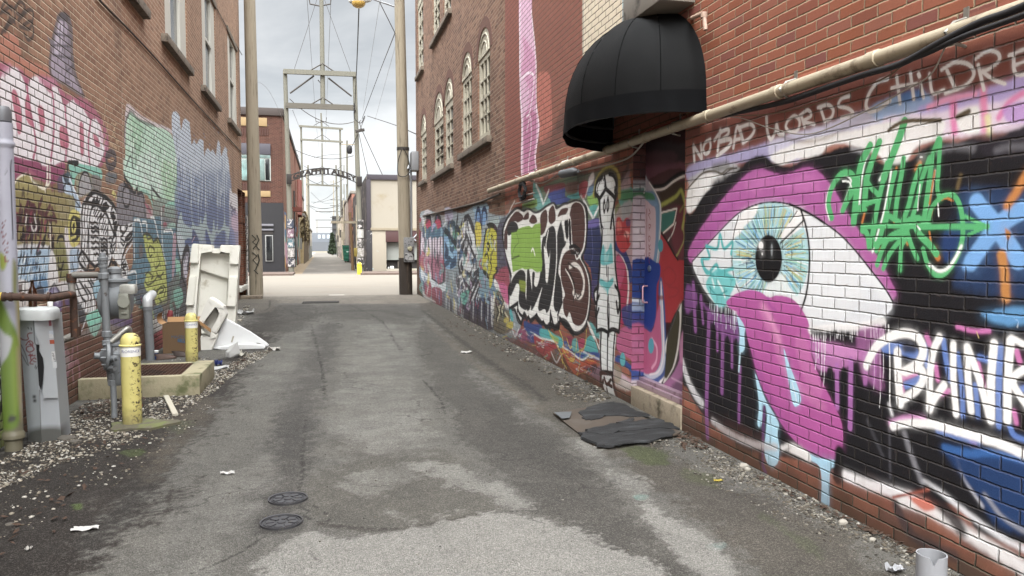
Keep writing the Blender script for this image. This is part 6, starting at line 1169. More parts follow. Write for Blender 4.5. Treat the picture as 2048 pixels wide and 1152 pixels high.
scrap(434, 738, .2, 'd8d8d6', 'flat white wrapper beside the grate kerb', 'wrapper', 3, .02, 'wrapper', el=1.4); scrap(437, 733, .09, '2f3f86', 'small blue wrapper on the gravel by the grate kerb', 'wrapper', 4, .05, 'wrapper'); scrap(548, 701, .18, 'd9d4cc', 'white paper scrap on asphalt off the trough tip', seed=5, lift=.03); scrap(487, 629, .3, 'c9c9c6', 'pale wrapper on the dark asphalt behind the foam', 'wrapper', 6, .06, 'wrapper', el=1.5)
scrap(455, 949, .05, 'e4e2de', 'tiny white scrap in the middle of the left asphalt', seed=7, lift=.01, el=1.8); scrap(171, 1061, .055, 'e6e4e0', 'curled white scrap on dark dirt at the lower left', seed=8, lift=.01, el=2.4); scrap(933, 707, .12, 'e2e0da', 'white paper scrap on the asphalt before the bubble letters', seed=9, lift=.02, el=1.3); scrap(57, 1102, .03, 'd8d4cc', 'small white chip on dirt near the lower left corner', seed=10, lift=.01)
scrap(1437, 964, .035, 'cdb84a', 'yellow leaf on the ground below the eye mural', 'leaf', 11, .008, 'fallen_leaf', el=1.6); scrap(275, 820, .08, 'a5522f', 'orange brown leaf behind the nearest bollard', 'leaf', 12, .03, 'fallen_leaf'); scrap(1790, 1146, .05, 'd9dbe0', 'white folded wrapper beside the plastic pipe stub', 'wrapper', 13, .02, 'wrapper', el=1.6); scrap(1300, 884, .09, 'b9b4a6', 'pale flat scrap beside the rubber mat', seed=14, lift=.012, el=1.8)
a, b = gnd(332, 796), gnd(351, 834); d_ = (b-a).normalized(); s_ = Vector((-d_.y, d_.x, 0))*.024; m = MB(); m.prism([a-s_, a+s_, b+s_, b-s_], (0, 0, .018)); o = solo(m, 'wooden_stick', M('white_wood', '9f9a8c', .6, var=.1), 'white painted wooden stick on the gravel by the grate', 'stick'); o.location.z += .012
# valve covers in the asphalt
def cover(px, py, label, a0):
    p = gnd(px, py); R0 = .118; root = empty('valve_cover', p, label, 'valve cover', 'pair of round iron covers'); IR = M('cast_iron', '47474a', .5, .6, var=.2, stain='55524c', st=(.55, .75), sscale=30, bump=.001)
    m = MB(); m.lathe([(R0*.93, .0), (R0*.93, .014), (R0, .016), (R0, .002), (R0*1.02, 0)], p, 40, caps=False); m.build('ring', IR, root)
    m = MB(); m.lathe([(0, .007), (R0*.9, .007), (R0*.9, .0)], p, 40, caps=False); pt = lambda r, t, z: p+Vector((r*math.cos(t+a0), r*math.sin(t+a0), z))
    m.lathe([(R0*.84, .006), (R0*.84, .013), (R0*.8, .013), (R0*.8, .006)], p, 40, caps=False); m.lathe([(R0*.2, .006), (R0*.2, .013), (0, .0135)], p, 16, caps=False)
    for i in range(8):
        t = 2*math.pi*i/8; q = [pt(R0*.34, t-.25, .006), pt(R0*.34, t+.25, .006), pt(R0*.7, t+.3, .006), pt(R0*.76, t, .006), pt(R0*.7, t-.3, .006)]; m.prism(q, (0, 0, .007))
    m.build('lid', IR, root)
cover(576, 1000, 'round iron valve cover, the farther of two in the asphalt', .2); cover(563, 1047, 'round iron valve cover, the nearer of two in the asphalt', .6)
# board and torn roofing felt by the door step
cs = [gnd(1106, 825, .03), gnd(1215, 806, .03), gnd(1362, 862, .045), gnd(1352, 868, .04), gnd(1188, 888, .02)]; root = empty('mat', (sum(c.x for c in cs)/5, sum(c.y for c in cs)/5, 0), 'black torn roofing felt on a brown board by the door step', 'mat')
for c in cs: c.x = min(c.x, XR-.03)
m = MB(); m.prism([c-Vector((0, 0, .016)) for c in cs], (0, 0, .012)); m.build('board', M('mat_board', '403830', .8, var=.2, stain='4a443e', st=(.5, .7)), root)
FELT = M('roofing_felt', '191a1b', .8, var=.35, scale=9, stain='343638', st=(.5, .7), sscale=9, bump=.004, bscale=40, stretch=(.5, 2, 1))
def felt(q, seed, z=.035):
    r = np.random.default_rng(seed); P = spline(np.array([tuple(gnd(x/2.549+700, y/2.549+700, z))[:2] for x, y in q]), True, 5); P = P+r.normal(0, .016, P.shape); P[:, 0] = np.minimum(P[:, 0], XR-.025)
    c = P.mean(0); rings = [(1, -.012), (.985, -.001), (.7, .003), (.35, .002), (0, .003)]; vs = []; n = len(P)
    for s, dz in rings: vs += [(*(c+(p-c)*s), z+dz*(1+.6*math.sin(5*p[0]*s*3+seed)+r.normal(0, .25))) for p in P]
    m = MB(); m.add(vs, [(j*n+i, j*n+(i+1) % n, (j+1)*n+(i+1) % n, (j+1)*n+i) for j in range(4) for i in range(n)], True); m.build('felt_sheet', FELT, root)
felt([(1180, 308), (1240, 282), (1330, 262), (1390, 272), (1460, 305), (1525, 330), (1455, 338), (1330, 332), (1250, 350), (1185, 348)], 1, .038); felt([(1200, 415), (1220, 395), (1300, 382), (1380, 360), (1450, 345), (1455, 362), (1560, 345), (1640, 375), (1680, 400), (1560, 395), (1430, 410), (1290, 425)], 2, .043); felt([(1165, 415), (1280, 428), (1420, 412), (1560, 400), (1675, 402), (1640, 432), (1430, 473), (1340, 484), (1240, 474)], 3, .038)
m = MB(); P = [tuple(gnd(x/2.549+700, y/2.549+700, .042)) for x, y in ((1040, 318), (1130, 314), (1120, 345), (1080, 350))]; m.prism(P, (0, 0, .0015)); m.build('paint_smear', M('mat_smear', '4f5254', .8, var=.4, scale=14), root)
# plastic pipe stub at the lower right
p = gnd(1861, 1196); rr = .062; hh = .2; n = 64; vs = []
for r, s in ((rr, 0), (rr-.006, 1)):
    for zz in (0, 1):
        for i in range(n):
            t = 2*math.pi*i/n; dcut = abs(((t-math.atan2(-p.y, -p.x)-.15+math.pi) % (2*math.pi))-math.pi); vs.append(p+Vector((r*math.cos(t), r*math.sin(t), hh-max(0, .035-dcut*.12) if zz else 0)))
m = MB(); F4 = lambda a, b: [(a*n+i, a*n+(i+1) % n, b*n+(i+1) % n, b*n+i) for i in range(n)]; m.add(vs, F4(0, 1)+F4(1, 3)+F4(3, 2), True); solo(m, 'plastic_pipe', M('white_pvc', '85878b', .4, var=.06, stain='9a9a94', st=(.6, .8)), 'white plastic pipe stub with a notched rim at the lower right', 'pipe stub', base=p)
# conduit, cables and fittings along the right wall
xp = XR-.07; zc = (onx(1415, 226, xp).z+onx(1750, 128, xp).z)/2; PT = M('conduit_paint', '9c927e', .5, .1, var=.15, scale=7, stain='5c4f42', st=(.52, .7), sscale=5, bump=.001); yf = onx(978, 384, xp).y
root = empty('conduit', (xp, 5, zc), 'long beige painted conduit running along the right wall above the murals', 'conduit')
m = MB(); m.tube([(xp, -1, zc), (xp, yf, zc)], .041, 18); m.build('pipe', PT, root)
for px in (1000, 1080, 1150, 1215, 1290, 1415, 1553, 1745): m = MB(); y = onx(px, 300, xp).y; m.tube([(xp, y-.04, zc), (xp, y-.035, zc), (xp, y+.035, zc), (xp, y+.04, zc)], [.041, .047, .047, .041], 18); m.build('coupling', PT, root)
for px in (1060, 1125, 1265, 1345, 1570, 1900): m = MB(); y = onx(px, 300, xp).y; m.tube([(XR, y, zc+.07), (xp, y, zc+.047), (xp-.047, y, zc), (xp, y, zc-.047), (XR, y, zc-.06)], .008, 6); m.box((XR-.006, y-.015, zc+.06), (XR, y+.015, zc+.12)); m.build('strap', GAL, root)
def cable(pts, r, label, mat=BLACK, nm='cable', grp='cables along the right wall', n=10):
    P = spline(np.array([tuple(p) for p in pts]), False, 8) if len(pts) > 2 else pts; m = MB(); m.tube([Vector(p) for p in P], r, n); return solo(m, nm, mat, label, 'cable', grp)
c_ = lambda px, py, dx=.1: onx(px, py, XR-dx)
cable([c_(2300, -110, .12), c_(2048, 12, .12), c_(1960, 45, .12), c_(1880, 85, .12), c_(1800, 128, .1), c_(1720, 152, .09), c_(1600, 194, .07), c_(1560, 206, .06), c_(1480, 224, .05), c_(1420, 236, .05), c_(1380, 246, .05)], .017, 'thick black cable hanging under the conduit and crossing over it')
cable([c_(2300, -70, .14), c_(2048, 30, .14), c_(1930, 72, .13), c_(1850, 108, .11), c_(1790, 130, .1)], .013, 'short black cable twisted along the thick one at the upper right')
WIRE = M('grey_wire', '8c8780', .5); cable([c_(1890, 95, .06), c_(1860, 150, .03), c_(1800, 186, .03), c_(1720, 228, .02), c_(1620, 268, .02), c_(1540, 256, .02), c_(1480, 236, .03), c_(1420, 232, .04)], .004, 'thin pale wire drooping across the painted words', WIRE); cable([c_(1810, 128, .06), c_(1760, 160, .03), c_(1640, 205, .03), c_(1540, 228, .03), c_(1440, 232, .04)], .004, 'thin brown wire close under the conduit', M('brown_wire', '6d5a4a', .6))
cable([c_(1300, 268, .06), c_(1265, 310, .03), c_(1230, 326, .03), c_(1180, 338, .03), c_(1155, 343, .05)], .009, 'pale cable from the doorway to the grey splice case', WIRE); cable([c_(1120, 346, .05), c_(1085, 366, .03), c_(1060, 362, .03), c_(1030, 352, .05)], .008, 'pale cable looping left of the grey splice case', WIRE)
a, b = c_(1119, 349, .1), c_(1156, 342, .1); m = MB(); m.tube([a, a.lerp(b, .12), a.lerp(b, .15), a.lerp(b, .8), a.lerp(b, .83), b], [.02, .03, .05, .05, .035, .02], 16); solo(m, 'splice_case', M('splice_case', '55575a', .5, .2), 'grey cylindrical cable splice case hanging under the conduit', 'splice case')
r = np.random.default_rng(4); q = c_(1044, 378, .08); m = MB()
for i in range(9):
    rad = .11+.05*r.random(); ph = r.random()*6; m.tube([q+Vector((r.normal(0, .008), rad*1.3*math.cos(t+ph)+r.normal(0, .006), rad*.8*math.sin(t+ph)-.02*i*.3)) for t in np.linspace(0, 5.8, 18)], .011, 6)
solo(m, 'cable_coil', BLACK, 'tangled black cable coil tied below the conduit', 'cable coil')
cable([c_(1000, 388, .06), c_(960, 404, .02), c_(930, 412, .02), c_(880, 424, .02), c_(846, 432, .02)], .02, 'dark cable running on from the conduit to the far corner', M('dark_cable', '4a423c', .7)); cable([c_(1038, 394, .03), c_(1068, 386, .03)], .012, 'upper of two short pale rods under the black coil', WIRE, 'rod', 'rods under the coil'); cable([c_(1030, 408, .03), c_(1068, 398, .03)], .012, 'lower of two short pale rods under the black coil', WIRE, 'rod', 'rods under the coil')
# stub pipe and concrete canopy block above the awning
m = MB(); m.tube(elbow([onx(1384, 36, XR), onx(1384, 36, XR-.09), c_(1408, 26, .09), c_(1411, 60, .09)], .03), .017, 10); m.lathe([(.026, -.02), (.026, .02)], c_(1408, 30, .09), 10); solo(m, 'stub_pipe', M('stub_pipe', 'a08a7c', .5), 'small rusty pink pipe bracket right of the awning', 'pipe')
q0, q1 = onx(1390, 20, XR), onx(1308, 28, XR); m = MB(); m.bbox((XR-.3, q0.y, q0.z+.06), (XR+.01, q1.y, q0.z+.34), .012); m.build('canopy_slab', M('canopy_slab', '77736c', .8, var=.15, stain='3a3836', st=(.5, .7)), BN)
cable([onx(195, -4, XL+.02), onx(300, 104, XL+.02), onx(400, 216, XL+.02), onx(482, 303, XL+.02)], .012, 'thin dark cable slanting across the brown brick wall', M('wall_cable', '3a2f2a', .7), 'cable', 'cables on the left wall'); cable([onx(420, -10, XL+.02), onx(456, 60, XL+.02), onx(484, 110, XL+.02)], .01, 'thin dark cable near the far upper window', M('wall_cable', '3a2f2a', .7), 'cable', 'cables on the left wall')
# ---------------------------------------------------------------- poles, wires and the block across the street
WOOD = M('pole_wood', '7f7666', .85, var=.22, scale=5, stain='4a4236', st=(.52, .72), sscale=4, bump=.006, bscale=18, stretch=(4, 4, .25)); WOODL = M('pole_wood_pale', '57554c', .8, var=.15, scale=5, stain='6a6252', st=(.55, .75), sscale=4, bump=.005, bscale=18, stretch=(4, 4, .25)); TAN = M('pole_wood_tan', '5f4a32', .8, var=.2, scale=5, stain='4f4436', stretch=(4, 4, .3))
STEELW = M('crossarm_wood', '4a463f', .85, var=.25, stain='35322c', stretch=(.3, 4, 4)); STEEL = M('dark_steel', '3a3633', .6, .5, var=.2); GLV = M('grey_metal', '85878a', .45, .6, var=.15)
YS = 24.6
def pole(px0, py0, px1, py1, r0, r1, mat, label, Y=None, group='wooden utility poles'):
    p = gnd(px0, py0) if Y is None else ony(px0, py0, Y); t = ony(px1, py1, p.y); d = (t-p); t = p+d*((9.5 if Y is None else 12)/d.z) if py1 <= 0 else t
    root = empty('utility_pole', p, label, 'utility pole', group); m = MB(); n = 14
    m.tube([p+(t-p)*i/n-Vector((0, 0, .1 if i == 0 else 0)) for i in range(n+1)], [r0+(r1-r0)*i/n for i in range(n+1)], 20); m.build('shaft', mat, root); return root, p, t
PLL, pl0, pl1 = pole(513, 594, 499, 0, .205, .165, WOOD, 'weathered utility pole with black tags left of the street mouth')
m = MB()
for q in ('504,470 512,478 505,484 513,490 506,498', '514,470 518,480 512,492 519,500', '505,505 514,512 506,520 515,530', '516,508 519,520 511,540', '508,540 516,548'):
    P = [tuple(map(float, s.split(','))) for s in q.split()]; m.tube([ony(x, y, pl0.y-.2) for x, y in P], .018, 6)
m.build('tag_marks', M('tag_black', '2b2a24', .7), PLL)
m = MB(); st = gnd(510, 596); m.bbox(st+Vector((-.55, -.5, -.02)), st+Vector((.25, -.2, .1)), .04); solo(m, 'kerb_stone', M('kerb_stone', '6a5f52', .9, var=.25, stain='3f3a34', bump=.006), 'broken stone slab at the foot of the left utility pole', 'stone')
m = MB(); m.tube([ony(494, y, YD1-.12) for y in (598, 430)], .03, 12); solo(m, 'downpipe', M('speckled_paint', 'b5b1aa', .6, var=.4, scale=40, stain='4f4a48', st=(.5, .56), sscale=26), 'pale speckled downpipe at the corner of the brown building', 'pipe')
PLR, pr0, pr1 = pole(812, 589, 799, 0, .21, .16, WOOD, 'utility pole with a meter box and looped cables beside the right building')
PT_ = lambda px, py, dy=-.24: ony(px, py, pr0.y+dy)
m = MB(); m.tube([pr0-Vector((0, 0, .02)), pr0+(pr1-pr0)*.125], [.214, .212], 20); m.build('dark_butt', M('creosote', '2b241e', .85, var=.3, scale=8, stain='5f5140', stretch=(4, 4, .3)), PLR)
a, b = PT_(807, 524, -.1), PT_(827, 475, -.1); root = empty('meter_box', (a.x, a.y, a.z), 'grey electric meter box covered in marker tags on the right pole', 'meter box'); MBX_ = M('meter_box_paint', '6c6c6c', .5, .2, var=.25, scale=10, stain='2f2e2e', st=(.56, .62), sscale=12); 
m = MB(); m.bbox((a.x, a.y-.24, a.z), (b.x, a.y, b.z), .02); m.build('cabinet', MBX_, root); m = MB(); m.lathe([(.085, 0), (.085, .05), (.06, .09), (0, .1)], ((a.x+b.x)/2+.02, a.y-.235, b.z-.36), 20, axis=(0, -1, 0)); m.build('glass_meter', M('meter_glass', '8a8670', .2, .1), root)
m = MB(); m.box((a.x+.03, a.y-.262, a.z+.06), (b.x-.05, a.y-.25, a.z+.3)); m.build('door', M('meter_door', '8e8e8c', .5, .2, var=.35, scale=16, stain='2a2a2a', st=(.54, .58), sscale=14), root)
m = MB(); m.tube(elbow([PT_(823, 476, -.15), PT_(822, 345, -.15), PT_(818, 330, -.15), PT_(816, 338, -.2)], .1), .035, 12); solo(m, 'service_conduit', GLV, 'grey metal conduit rising from the meter box up the right pole', 'pipe')
a = onx(834, 325, XR); m = MB(); m.bbox((XR-.22, a.y-.5, a.z-.3), (XR, a.y+.1, a.z+.3), .03); solo(m, 'junction_box', M('junction_box', '77787a', .5, .2, var=.15), 'grey junction box mounted at the far right corner', 'junction box')
def wire(pts, r, label, mat=STEEL, grp='overhead wires', nm='cable'):
    P = spline(np.array([tuple(p) for p in pts]), False, 8) if len(pts) > 2 else [tuple(p) for p in pts]; m = MB(); m.tube([Vector(p) for p in P], r*.6, 6); return solo(m, nm, mat, label, 'cable', grp)
wire([PT_(803, 300), PT_(796, 325), PT_(797, 350), PT_(812, 352), PT_(822, 340)], .025, 'black cable loop left of the conduit on the right pole', BLACK); wire([PT_(806, 296), PT_(815, 312), PT_(820, 334)], .022, 'short black cable feeding the conduit on the right pole', BLACK)
m = MB(); m.lathe([(.2, -.05), (.2, .05)], PT_(806, 298, 0), 20); m.build('band', STEEL, PLR)
# street lamp on the right pole
YL_ = pr0.y-.3; l = lambda px, py: ony(px, py, YL_); root = empty('street_lamp', l(715, 16), 'street lamp with an amber bowl hanging at the top of the picture', 'street lamp')
m = MB(); c = l(715, 7); pts = [l(699, 0), l(712, -6), l(738, -10), l(760, -18)]; m.tube([l(697, 2), l(702, 1), l(720, 0), l(736, 0), l(742, 0)], [.04, .1, .11, .08, .04], 16); m.build('housing', M('lamp_housing', 'b7b7b4', .45, .3, var=.1), root)
m = MB(); m.lathe([(.22, .03), (.21, -.02), (.17, -.08), (.1, -.12), (0, -.135)], l(717, 7), 24, caps=False); m.build('bowl', M('lamp_bowl', 'b99a55', .3, var=.15), root)
m = MB(); m.tube([l(740, -1), l(760, -16), l(785, -30), l(800, -28)], .045, 10); m.tube([l(789, 13), l(748, -1), l(742, -8)], .028, 8); m.build('arm', GLV, root)
wire([l(756, -2), l(790, 66)], .022, 'dark stay wire from the lamp arm to the right pole')
YH = gnd(583, 547).y-.2; h = lambda px, py, dy=0.: ony(px, py, YH+dy)
wire([l(790, 66), h(757, 150, -8), h(724, 238, -.3)], .024, 'dark cable from the right pole down to the near transmission frame'); wire([ony(718, 12, 26), ony(714, 120, 36), h(709, 226, -.4)], .035, 'thick black cable dropping to the near transmission frame', BLACK)
# transmission frames down the alley
def frame(Y, L0, L1, R0, R1, tops, beams, mast, label, r=.165, detail=True):
    k = lambda px, py, dy=0.: ony(px, py, Y+dy); root = empty('transmission_frame', ((k(L0[0], 545).x+k(R0[0], 545).x)/2, Y, 0), label, 'transmission frame', 'wooden transmission frames along the far alley')
    for (a, b) in ((L0, L1), (R0, R1)):
        p, q = k(*a), k(*b); p.z = -.1; m = MB(); m.tube([p.lerp(q, i/8) for i in range(9)], [r*(1-.3*i/8) for i in range(9)], 14); m.build('post', WOODL, root)
    for (xa, ya, xb, yb, t) in beams: p, q = k(xa, ya, -r), k(xb, yb, -r); m = MB(); m.box((p.x, p.y-r*.7, 0), (q.x, p.y+r*.3, t)); m.v = [(x, y, z+p.z+(q.z-p.z)*(x-p.x)/(q.x-p.x)-t/2) for x, y, z in m.v]; m.build('crossarm', STEELW if ya > 200 and Y < 60 else WOODL, root)
    (mx0, my0, mx1, my1) = mast; p, q = k(mx0, my0), k(mx1, my1); m = MB(); m.tube([p, q], [r*.85, r*.55], 12); m.build('mast', WOODL, root)
    s = beams[0][2]-beams[0][0]; br = []
    for (xa, ya, xb, yb, t) in beams:
        xm = mx0+(mx1-mx0)*(my0-ya)/(my0-my1); br.append(([k(xm-s*.18, ya-1, -.1), k(xm, ya-s*.11, -.1), k(xm+s*.17, ya+1, -.1)], .04))
    if detail: (xa, ya, xb, yb, t) = beams[0]; br += [([k(xa+s*.09, ya+s*.3), k(xa+s*.42, ya+s*.06)], .05), ([k(xb-s*.06, yb+s*.3), k(xb-s*.38, yb+s*.05)], .05)]
    for q, w_ in br: m = MB(); m.tube(q, w_, 6); m.build('brace', STEEL, root)
    return root, k
F1, k1 = frame(YH, (583, 546), (570, 141), (722, 546), (709, 147), 0, [(567, 143, 712, 149, .26), (571, 211, 712, 216, .3)], (646, 216, 640, -200), 'nearest tall wooden transmission frame with two crossarms and a mast')
m = MB(); m.tube([k1(618, -4), k1(620, 8), k1(640, 12), k1(661, 8), k1(662, -4)], .04, 6); m.tube([k1(636, 160), k1(640, 165), k1(648, 160)], .03, 6); m.build('insulator_arm', STEEL, F1)
YG = gnd(612, 517).y; F2, k2 = frame(YG, (608, 517), (602, 252), (684, 517), (680, 256), 0, [(598, 252, 686, 258, .25), (600, 279, 686, 284, .25)], (645, 284, 642, 226), 'second wooden transmission frame standing farther down the alley', .17, False)
m = MB(); m.tube([k2(631, 235), k2(632, 243), k2(642, 245), k2(652, 243), k2(653, 235)], .05, 6); m.build('insulator_arm', STEEL, F2)
F3, k3 = frame(120, (619, 508), (616, 330), (676, 508), (672, 330), 0, [(612, 369, 678, 372, .25), (622, 340, 660, 337, .2)], (645, 372, 644, 286), 'third faint transmission frame far along the alley', .17, False)
for i, (a, b) in enumerate((((614, -4), (632, 243)), ((662, -4), (652, 243)), ((632, 243), (638, 300)), ((653, 243), (650, 300)))):
    wire([k1(*a) if i < 2 else k2(*a), (k2 if i < 2 else k3)(*b)], .02, ('left conductor wire between the near and second frames', 'right conductor wire between the near and second frames', 'left conductor wire beyond the second frame', 'right conductor wire beyond the second frame')[i])
wire([k1(640, -20), k1(586, 146)], .02, 'left guy wire sloping from the near mast'); wire([k1(642, -20), k1(702, 146)], .02, 'right guy wire sloping from the near mast')
wire([k1(708, 206, -.3), k1(709, 236, -.4), k1(722, 246, -.4), k1(728, 235, -.5), k1(730, 232, -.6)], .04, 'black cable loop at the near right frame post', BLACK); wire([k1(735, 232, -.6), ony(790, 250, 36), onx(832, 268, XR)], .03, 'dark service cable running to the right building corner'); wire([k1(722, 240, -.5), k1(722, 255, -.5), ony(765, 350, YH-.3)], .035, 'dark cable falling to the beige building roof'); wire([k1(718, 268, -.4), ony(736, 350, YH-.3)], .03, 'second dark cable falling to the beige building parapet')
wire([k1(730, 235, -.6), k1(715, 270, -.6), k1(700, 300, .5)], .03, 'dark cable drooping from the near right post to the black splice'); m = MB(); q = k1(699, 299, 1); m.lathe([(.1, -.25), (.16, -.15), (.16, .1), (.06, .25)], q, 12); solo(m, 'splice_case', BLACK, 'black splice case hanging among the far wires', 'splice case')
m = MB(); m.bbox(k1(711, 263, -.5), k1(729, 259, -.3), .03, rot=Matrix.Rotation(-.2, 3, 'Y')); m.build('bracket', STEEL, F1)
wire([ony(570, 222, 60), k1(720, 200, 10)], .015, 'thin pale wire crossing behind the near frame', GLV); wire([k1(585, 220), k2(602, 262)], .02, 'thin wire from the near left post to the second frame'); wire([k1(583, 290, -.3), k2(600, 318)], .03, 'dark cable along the left building towards the second frame')
wire([ony(497, 150, 25), ony(540, 185, 40), k1(575, 260)], .012, 'thin wire from the left pole towards the near frame', GLV); wire([ony(760, 0, 24), ony(726, 220, YH)], .01, 'thin pale wire left of the right pole', GLV); wire([ony(790, 95, 25), ony(750, 240, YH)], .01, 'thin pale wire beside the right pole shaft', GLV)
for i, (a, b, c, Y) in enumerate(((( 626, 407), (655, 395), (680, 372), 100), ((612, 411), (645, 417), (678, 413), 90), ((622, 385), (645, 405), (668, 406), 110), ((628, 315), (655, 310), (682, 308), 80))): wire([ony(*a, Y), ony(*b, Y+5), ony(*c, Y)], .035, ('sagging dark cable high between the far poles', 'lowest sagging cable across the far alley', 'crossing sagging cable in the far alley', 'curved wire below the second frame crossarm')[i])
# arched sign
y_ = YH-.3; s = lambda px, py: ony(px, py, y_); A, B, C = s(578, 352), s(648.5, 336.5), s(719, 357); A2 = s(578, 364); hh = A.z-A2.z
def circ(x):                                                   # arch rise by the circle through the three points
    u = (x-A.x)/(C.x-A.x); return A.z+(C.z-A.z)*u+(B.z-(A.z+C.z)/2)*(1-(2*u-1)**2)
SG = M('sign_steel', '1f1b19', .6, .4, var=.2); root = empty('arch_sign', ((A.x+C.x)/2, y_, A2.z), 'arched dark steel sign reading GRAFFITI ALLEY between the frame posts', 'sign')
m = MB(); xs = np.linspace(A.x, C.x, 28); m.tube([(x, y_, circ(x)) for x in xs], .024, 8); m.build('upper_bar', SG, root); m = MB(); m.tube([(x, y_, circ(x)-hh) for x in xs], .024, 8); m.build('lower_bar', SG, root)
for x in (A.x, C.x): m = MB(); m.bbox((x-.14, y_-.04, circ(x)-hh-.12), (x+.14, y_+.04, circ(x)+.12), .02); m.build('end_plate', SG, root)
def arcp(x, y, z): X = (A.x+C.x)/2+x; return Vector((X+y*-.22*(x/2), y_-z, circ(X)-hh/2+y))
letters('GRAFFITI ALLEY', hh*1.2, SG, 'lettering', root, lambda x, y, z: arcp(x*1.22, y, z), .03, .022)
# left block across the street
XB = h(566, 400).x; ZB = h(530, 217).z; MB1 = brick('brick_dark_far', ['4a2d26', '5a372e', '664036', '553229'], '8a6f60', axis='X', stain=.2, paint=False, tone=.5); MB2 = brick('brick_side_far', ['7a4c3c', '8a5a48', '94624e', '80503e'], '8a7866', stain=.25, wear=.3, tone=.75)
BK = M('black_paint', '100f13', .6, var=.2, stain='19181c'); CRM = M('cream_panel', '7a6647', .7, var=.1); GL2 = M('shop_glass', '55625f', .15, var=.2, scale=1, stain='6f8886', st=(.4, .7), sscale=1.5, spec=.6); DG = M('dark_glass', '17191b', .15, spec=.5)
BA = empty('brick_building', (XB-4, YH, 0), 'dark brick corner building with a black painted ground floor across the street', 'building'); YH2 = YH+.25
zb = h(520, 405).z
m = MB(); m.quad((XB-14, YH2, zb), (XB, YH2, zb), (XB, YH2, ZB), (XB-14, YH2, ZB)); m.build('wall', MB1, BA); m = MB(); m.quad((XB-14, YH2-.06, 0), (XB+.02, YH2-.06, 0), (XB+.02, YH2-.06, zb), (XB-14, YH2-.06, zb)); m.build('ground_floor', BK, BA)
yE = onx(601, 400, XB).y; SB = Surf('X', XB, np.arange(YH2, yE, .12), axis_steps(0, 3.6, lambda z: .06)); _f = np.random.default_rng(21)
for i in range(90):
    y = _f.uniform(YH2, yE); z = _f.uniform(.1, 3.2); w_ = _f.uniform(.3, 1.6); hgt = _f.uniform(.2, 1.0); c = ['b98fa0', '3f8f86', '8a4a50', 'c8c2bc', '2b2a30', '7f6fa0', '4a6a8a', 'd0a050', 'b0b4b8', '5f5a60'][_f.integers(10)]
    U, V = np.meshgrid(SB.us, SB.vs); d = np.maximum(abs(U-y)/w_, abs(V-z)/hgt); SB.over((slice(None), slice(None)), c, np.clip((1.1-d)*4, 0, 1)*.9)
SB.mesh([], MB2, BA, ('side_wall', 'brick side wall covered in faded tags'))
m = MB(); m.quad((XB, YH2, 3.6), (XB, yE, 3.6), (XB, yE, ZB), (XB, YH2, ZB)); m.quad((XB-14, YH2, ZB), (XB, YH2, ZB), (XB, yE, ZB), (XB-14, yE, ZB)); m.quad((XB-14, yE, 0), (XB, yE, 0), (XB, yE, ZB), (XB-14, yE, ZB)); m.build('side_wall', brick('brick_side_bare', ['7a4c3c', '8a5a48', '94624e', '80503e'], '8a7866', stain=.3, paint=False, tone=.75), BA)
m = MB(); m.bbox((XB-14, YH2-.12, ZB-.35), (XB+.1, YH2+.3, ZB+.08), .03); m.bbox((XB-.2, YH2+.3, ZB-.25), (XB+.1, yE, ZB+.08), .03); m.build('parapet', M('parapet_brown', '332b28', .7, var=.15), BA)
def rect(px0, py0, px1, py1, y, t, name, mat, par, lab=None):
    a, b = ony(px0, py1, y), ony(px1, py0, y); m = MB(); m.bbox((a.x, y-t, a.z), (b.x, y+.02, b.z), .012); o = m.build(name, mat, par)
    if lab: o['label'] = lab
    return o
for q in ((478, 236, 534, 251), (482, 382, 541, 393)): rect(*q, YH2, .05, 'cream_panel', CRM, BA)
rect(478, 288, 541, 308, YH2, .12, 'window_header', M('dark_header', '35333a', .6), BA)
wd = rect(478, 308, 541, 361, YH2, .05, 'window', M('far_frame', '8f938f', .5), BA)
for q in ((478, 310, 498, 316), (516, 310, 540, 316), (478, 318, 498, 360), (501, 318, 529, 360), (531, 318, 539, 360)): rect(*q, YH2-.06, .02, 'pane', GL2 if q[0] < 530 else DG, wd)
for za_, zb_ in ((270, 256), (381, 366)):
    m = MB()
    for i in range(12): x0 = ony(480+i*5, 300, YH2).x; m.box((x0, YH2-.05, ony(500, za_, YH2).z), (x0+.06, YH2+.01, ony(500, zb_, YH2).z))
    m.build('soldier_course', M('soldier_brick', '3f2a25', .9, var=.2), BA)
for q in ((470, 448, 547, 452), (470, 458, 547, 461)): rect(*q, YH2-.06, .1, 'shop_trim', M('shop_trim', '5a595e', .6), BA)
for q in ((488, 466, 506, 525), (531, 470, 546, 523)):
    w_ = rect(*q, YH2-.06, .06, 'shop_window', M('shop_frame', '6a6a68', .5), BA); rect(q[0]+2, q[1]+2, q[2]-2, q[3]-2, YH2-.12, .02, 'pane', DG, w_)
rect(506, 462, 546, 468, YH2-.06, .03, 'shop_recess', RECESS_SHADE, BA)
m = MB(); x_ = XB+.12; yq = onx(598, 420, x_).y
for (pa, pb) in (((597, 365), (597, 432)),): m.tube([onx(597, 362, x_), onx(597, 432, x_)], .3, 10)
m.build('downspout', M('rust_red', '5c2f25', .7, var=.2), BA); m = MB(); m.box((XB, YH2+12, 4.1), (XB+.7, YH2+13.2, 4.4)); m.build('ledge', M('rust_red', '5c2f25', .7, var=.2), BA)
for px in (575, 590): y = onx(px, 380, XB).y; m = MB(); m.box((XB-.02, y, 5.2), (XB+.05, y+.35, 9.2)); m.build('slit_window', M('slit_dark', '5a3026', .7), BA)
